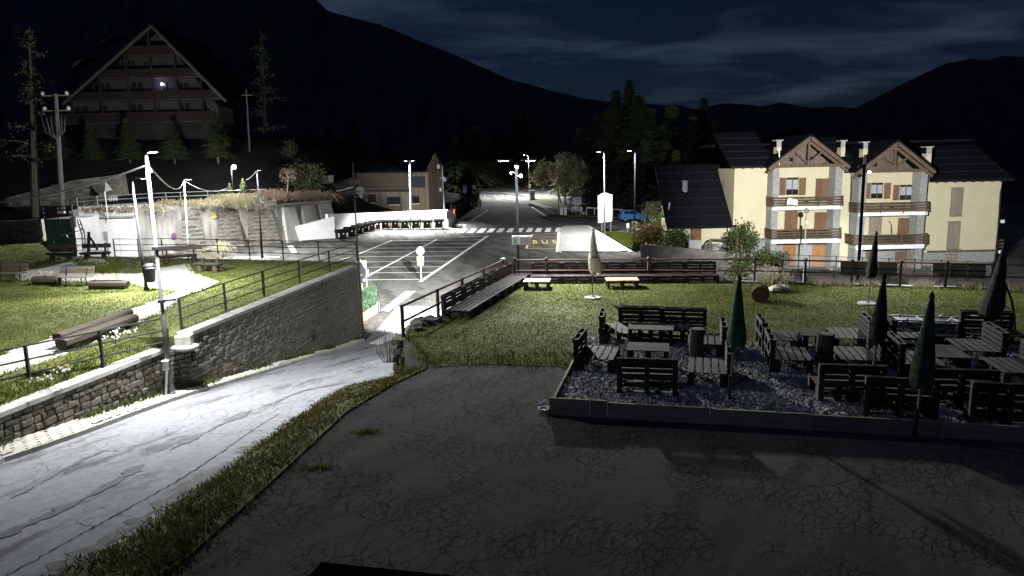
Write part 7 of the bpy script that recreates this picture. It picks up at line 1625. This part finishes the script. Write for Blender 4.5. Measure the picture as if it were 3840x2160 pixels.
# birch sapling and small pale building on the slope
p = onY(c3(712, 585), 86); q = MB(); t = T('birch_sapling', 'thin white birch sapling on the terrace above the retaining wall', 'tree', tuple(p)); q.tube([p, onY(c3(722, 470), 86), onY(c3(718, 350), 86)], [.09, .07, .03], 6); q.build('trunk', M_pbark, t, world=True); q = MB()
for x, y, x2, y2 in ((720, 470, 650, 400), (720, 430, 690, 360), (722, 450, 790, 380), (720, 400, 745, 350)): q.tube([onY(c3(x, y), 86), onY(c3(x2, y2), 86)], [.03, .012], 4)
stuff(q.build('branches', M_twig, t, world=True)); P = np.array([tuple(onY(c3(random.uniform(640, 800), random.uniform(340, 470)), 86+random.uniform(-.6, .6))) for _ in range(220)]); np_mesh('crown', leaf_cloud(P, .09, seed=3), 4, M_twig, t, world=True)
YP = 93.0; t = T('hut', 'small pale hut with a bulging wall on the slope above the deck', 'hut', tuple(onY(c3(1020, 480), YP)))
A = [onY(c3(*p), YP) for p in [(945, 490), (940, 420), (985, 405), (1110, 400), (1108, 470), (1090, 488), (1050, 478)]]; MB().extr(A, (0, 3, 0)).build('wall', M_rock, t, world=True); MB().extr([onY(c3(*p), YP-.3) for p in [(925, 385), (960, 375), (1140, 398), (1110, 408), (1000, 402)]], (0, 3.4, 0)).build('roof', M_roof, t, world=True); fb('window', M_black, t, 945, 400, 985, 412, YP-.02, .02, c3); MB().tube([onY(c3(932, 340), YP-.5), onY(c3(940, 490), YP-.5)], .06, 6).build('drainpipe', M_wplast, t, world=True)
leafy('shrub', 'grey green shrub left of the pale hut', onY(c3(880, 560), 90), 3.4, 2.6, 1.8, 2600, .16, mat('greyish_leaf', (.13, .13, .07), .85, .35, 1.5), 2, 41, .9, cat='shrub', clumps=30, gap=.25)
# bare poles and trunks on the dark slope
def utility(label, px, py0, py1, Y, r, ins, bz):
    a = onY((px, py1), Y); a.z = bz; b = onY((px, py0), Y); b.x = onY((px-(py1-py0)*.055, py0), Y).x; t = T('utility_pole', label, 'utility pole', tuple(a)); MB().tube([a, b], [r, r*.7], 8).build('pole', mat('dim_pole', (.075, .075, .07), .8, .2, 3), t, world=True)
    if ins:
        for k, dz in ((0, -.2), (1, -1.6)):
            MB().beam(b+Vector((-1.4, 0, dz)), b+Vector((1.2, 0, dz)), .1, .1).build('cross_arm', M_wood, t, world=True)
            for s in (-1.25, 1.05): MB().lathe([(.05, 0), (.17, .1), (.17, .3), (.05, .4)], b+Vector((s, 0, dz+.03)), 8).build('insulator', M_galv, t, world=True)
    else: MB().beam(b+Vector((-.7, 0, -.7)), b+Vector((.7, 0, -.7)), .08, .08).build('cross_arm', M_wood, t, world=True)
    return t
utility('concrete utility pole with insulators in front of the big gabled house', 232, 350, 775, 70, .26, True, 5.2); utility('thin dim utility pole right of the big gabled house', 940, 335, 640, 92, .14, False, 8)
q = MB(); b = onY((196, 470), 69.6); R = random.Random(2)
t = T('climbing_plant', 'bare climbing branches on the concrete utility pole', 'plant', tuple(b))
for s in (-1.0, -.6, -.25, .3, .7, 1.0): q.tube([b+Vector((.25, 0, -1.3)), b+Vector((s*.9+.2, 0, -.6)), b+Vector((s*1.15+.2, 0, .9))], [.05, .04, .015], 4)
q.build('branches', MATS['dim_pole'], t, world=True)
def bare(label, px, py0, py1, Y, r, bz, seed):
    a = onY((px, py1), Y); a.z = bz; b = onY((px-(py1-py0)*.02, py0), Y); t = T('bare_tree', label, 'tree', tuple(a)); MB().tube([a, a.lerp(b, .5)+Vector((.1, 0, 0)), b], [r, r*.7, r*.2], 8).build('trunk', mat('dark_bark', (.05, .043, .036), .95, .4, 5), t, world=True); R = random.Random(seed); q = MB(); Pt = []
    for _ in range(34):
        f = R.uniform(.3, .98); c_ = a.lerp(b, f); d = Vector((R.uniform(-1, 1), R.uniform(-.6, .6), R.uniform(-.25, .3))); l_ = (1.15-f)*R.uniform(2, 5); e = c_+d*l_; q.tube([c_, c_+d*l_*.5+Vector((0, 0, .15)), e], [.06*r/.3, .04*r/.3, .01], 4); Pt += [tuple(c_.lerp(e, R.random())+Vector((R.gauss(0, .25), R.gauss(0, .25), R.gauss(0, .25)))) for _ in range(40)]
    stuff(q.build('limbs', M_bark, t, world=True)); np_mesh('crown', leaf_cloud(np.array(Pt), .13, seed=seed), 4, M_leafd, t, world=True)
bare('tall dim larch at the far left edge', 118, 110, 700, 72, .42, 5, 1); bare('dim birch right of the big gabled house', 985, 110, 480, 100, .28, 9, 2); bare('dim larch further right on the slope', 1090, 520, 640, 95, .2, 8, 3); bare('dim bushy tree above the hooked lamp', 860, 520, 620, 93, .2, 8, 4)
# ================================================================== BIG GABLED HOUSE
YB = 90.0; ah = T('gabled_lodge', 'big unlit triangular gabled lodge with rows of balconies on the dark slope', 'building', (onY(c2(1500, 1000), YB).x, YB, 14))
def P2(x, y, Y=YB): return onY(c2(x, y), Y)
ap2, el, er = P2(1538, 262), P2(650, 1048), P2(2285, 1018); zb2 = P2(1500, 1232).z; zb3 = P2(1500, 1400).z
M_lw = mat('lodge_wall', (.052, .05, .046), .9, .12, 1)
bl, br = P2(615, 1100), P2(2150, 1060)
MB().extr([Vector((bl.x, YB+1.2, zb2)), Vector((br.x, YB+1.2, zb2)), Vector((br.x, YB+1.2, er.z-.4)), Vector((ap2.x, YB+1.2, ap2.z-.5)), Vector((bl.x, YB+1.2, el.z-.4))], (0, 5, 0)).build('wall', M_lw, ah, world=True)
MB().bb((bl.x+.5, YB+1.6, zb3), (br.x-.5, YB+6, zb2-.01)).build('base_wall', mat('darkened_base', (.03, .029, .027), .95, .3, 1), ah, world=True)  # base coloured darker than the wall above so it reads as unlit
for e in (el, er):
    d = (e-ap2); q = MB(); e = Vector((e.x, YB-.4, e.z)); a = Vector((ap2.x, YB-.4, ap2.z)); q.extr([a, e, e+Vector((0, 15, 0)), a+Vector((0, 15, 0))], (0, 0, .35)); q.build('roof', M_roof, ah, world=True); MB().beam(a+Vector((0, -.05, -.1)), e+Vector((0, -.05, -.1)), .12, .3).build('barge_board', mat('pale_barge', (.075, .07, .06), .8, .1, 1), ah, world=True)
def edge(y):   # x of the roof edges at crop row y
    f = (y-262)/(1048-262); f2 = (y-262)/(1018-262); return 1538+(650-1538)*f, 1538+(2285-1538)*f2
for (yt, yb_, x0, x1) in ((455, 550, 1270, 1780), (690, 772, 985, 2010), (915, 1000, 720, 2230), (1125, 1225, 610, 2160)):
    e0, e1 = edge(yt); 
    for k in range(5):
        y = yt+(yb_-yt)*(k+.5)/5; a = MB().bb((P2(max(x0, edge(y)[0]+10), y).x, YB-.06, P2(1500, y+(yb_-yt)*.085).z), (P2(min(x1, edge(y)[1]-10), y).x, YB, P2(1500, y-(yb_-yt)*.085).z)); a.build('balcony_plank', mat('dark_balcony', (.028, .022, .018), .9, .3, 2), ah, world=True)
    MB().bb((P2(x0, yb_).x, YB, P2(1500, yb_+12).z), (P2(x1, yb_).x, YB+1.19, P2(1500, yb_).z)).build('balcony_floor', M_lw, ah, world=True)
for x, y0 in ((700, 1010), (1010, 760), (1290, 530), (1545, 280), (1785, 500), (2030, 770)): MB().bb((P2(x, 900).x-.12, YB-.1, P2(x, 1240).z), (P2(x, 900).x+.12, YB+.1, P2(x, y0).z)).build('timber_post', MATS['dark_balcony'], ah, world=True)
for x0, y0, x1, y1 in [(1165, 610, 1270, 690), (1290, 610, 1355, 690), (1450, 615, 1520, 690), (1645, 622, 1680, 695), (890, 830, 990, 915), (1010, 832, 1105, 915), (1322, 828, 1440, 915), (1640, 832, 1690, 915), (1790, 832, 1905, 915), (755, 1072, 890, 1140), (1010, 1062, 1078, 1140), (1320, 1050, 1438, 1130), (1562, 1042, 1608, 1125), (1800, 1035, 1910, 1120), (2030, 1030, 2055, 1115), (1460, 380, 1520, 450), (885, 1290, 970, 1340), (1090, 1285, 1280, 1335)]:
    w_ = fb('window', M_glass, ah, x0, y0, x1, y1, YB+1.19, .03, c2)[0]; fb('window_frame', M_lw, w_, x0-4, y0-8, x1+4, y0, YB+1.15, .03, c2)
    xm = (x0+x1)/2; fb('mullion', M_beam, w_, xm-3, y0, xm+3, y1, YB+1.15, .03, c2)
dm = MB()
for (x, y) in ((1000, 420), (720, 640)):
    dm = MB().extr([P2(x, y+40, YB+6), P2(x+190, y-70, YB+6), P2(x+180, y-60, YB+6), P2(x+30, y-20, YB+6)], (0, 2, 0)); dm.build('dormer', M_lw, ah, world=True)
p = P2(1628, 846, YB+1.0); t = T('window_light', 'single bright bluish point of light at a lodge window', 'lamp', tuple(p)); MB().lathe([(.02, -.14), (.13, -.09), (.14, 0), (.1, .1), (.02, .14)], p, 10).build('bulb', mat('bluish_bulb', (.75, .7, 1), .5, 0, 1, emit=8), t, world=True); MB().box(p+Vector((0, .1, .2)), (.16, .14, .1)).build('bracket', M_grey, t, world=True)
l_ = bpy.data.lights.new('lamp_light', 'POINT'); l_.energy = 14; l_.color = (.6, .55, 1); l_.shadow_soft_size = .1; o = bpy.data.objects.new('lamp_light', l_); COL.objects.link(o); o.parent = t; o.location = (0, -.35, 0)
# ================================================================== MOUNTAINS
def mountain(name, ridge_px, Y, depth, zfoot, seed, rough):
    R = np.random.default_rng(seed); xs_ = np.linspace(ridge_px[0][0], ridge_px[-1][0], 170); py = np.interp(xs_, [a for a, b in ridge_px], [b for a, b in ridge_px])
    nz = np.convolve(R.normal(size=176), np.ones(5)/5, 'valid')[:170]*rough+R.normal(size=170)*rough*.25; py = py+nz
    top = [onY((x, y), Y) for x, y in zip(xs_, py)]; rows_ = 9; mb = MB()
    for j in range(rows_):
        f = j/(rows_-1)
        for k, p in enumerate(top):
            y = Y-depth*(1-f); z = zfoot+(p.z-zfoot)*f**1.1; x = p.x*(1-(1-f)*depth/Y*.9)
            mb.v.append((x, y, z+(R.normal()*depth*.005 if 0 < j < rows_-1 else 0)))
    for k, p in enumerate(top): mb.v.append((p.x, Y+depth, zfoot))
    nx = 170; mb.f = [(j*nx+i, j*nx+i+1, (j+1)*nx+i+1, (j+1)*nx+i) for j in range(rows_) for i in range(nx-1)]
    return struct(mb.build(name, M_hill, smooth=True))
mountain('mountain_far_ridge', [(1400, 330), (1900, 350), (2150, 366), (2210, 372), (2300, 385), (2500, 395), (2560, 395), (2600, 410), (2720, 384), (2760, 388), (2850, 400), (2930, 384), (2960, 390), (3050, 405), (3140, 398), (3250, 405), (3500, 390), (4200, 380)], 3200, 900, -40, 3, 3)
mountain('mountain_left', [(-900, -620), (300, -500), (1130, -60), (1225, 40), (1420, 90), (1640, 180), (1900, 290), (2060, 338), (2180, 365), (2270, 380), (2420, 440), (2700, 520)], 900, 640, -2, 5, 2.8)
mountain('mountain_right', [(3000, 470), (3150, 425), (3290, 385), (3340, 345), (3430, 290), (3560, 235), (3640, 220), (3700, 228), (3760, 210), (3840, 215), (4100, 150), (4700, 20)], 1100, 800, -4, 6, 2.6)

for i, (px, pt, lab) in enumerate([(330, 455, 'dark young conifer at the left foot of the gabled lodge'), (470, 440, 'dark young conifer below the middle of the gabled lodge'), (640, 450, 'dark young conifer below the right half of the gabled lodge'), (800, 400, 'dark conifer at the right corner of the gabled lodge'), (200, 430, 'dark conifer behind the concrete utility pole')]):
    conifer(lab, px, pt, 560, 86, 10.5, i+1, 1.2)
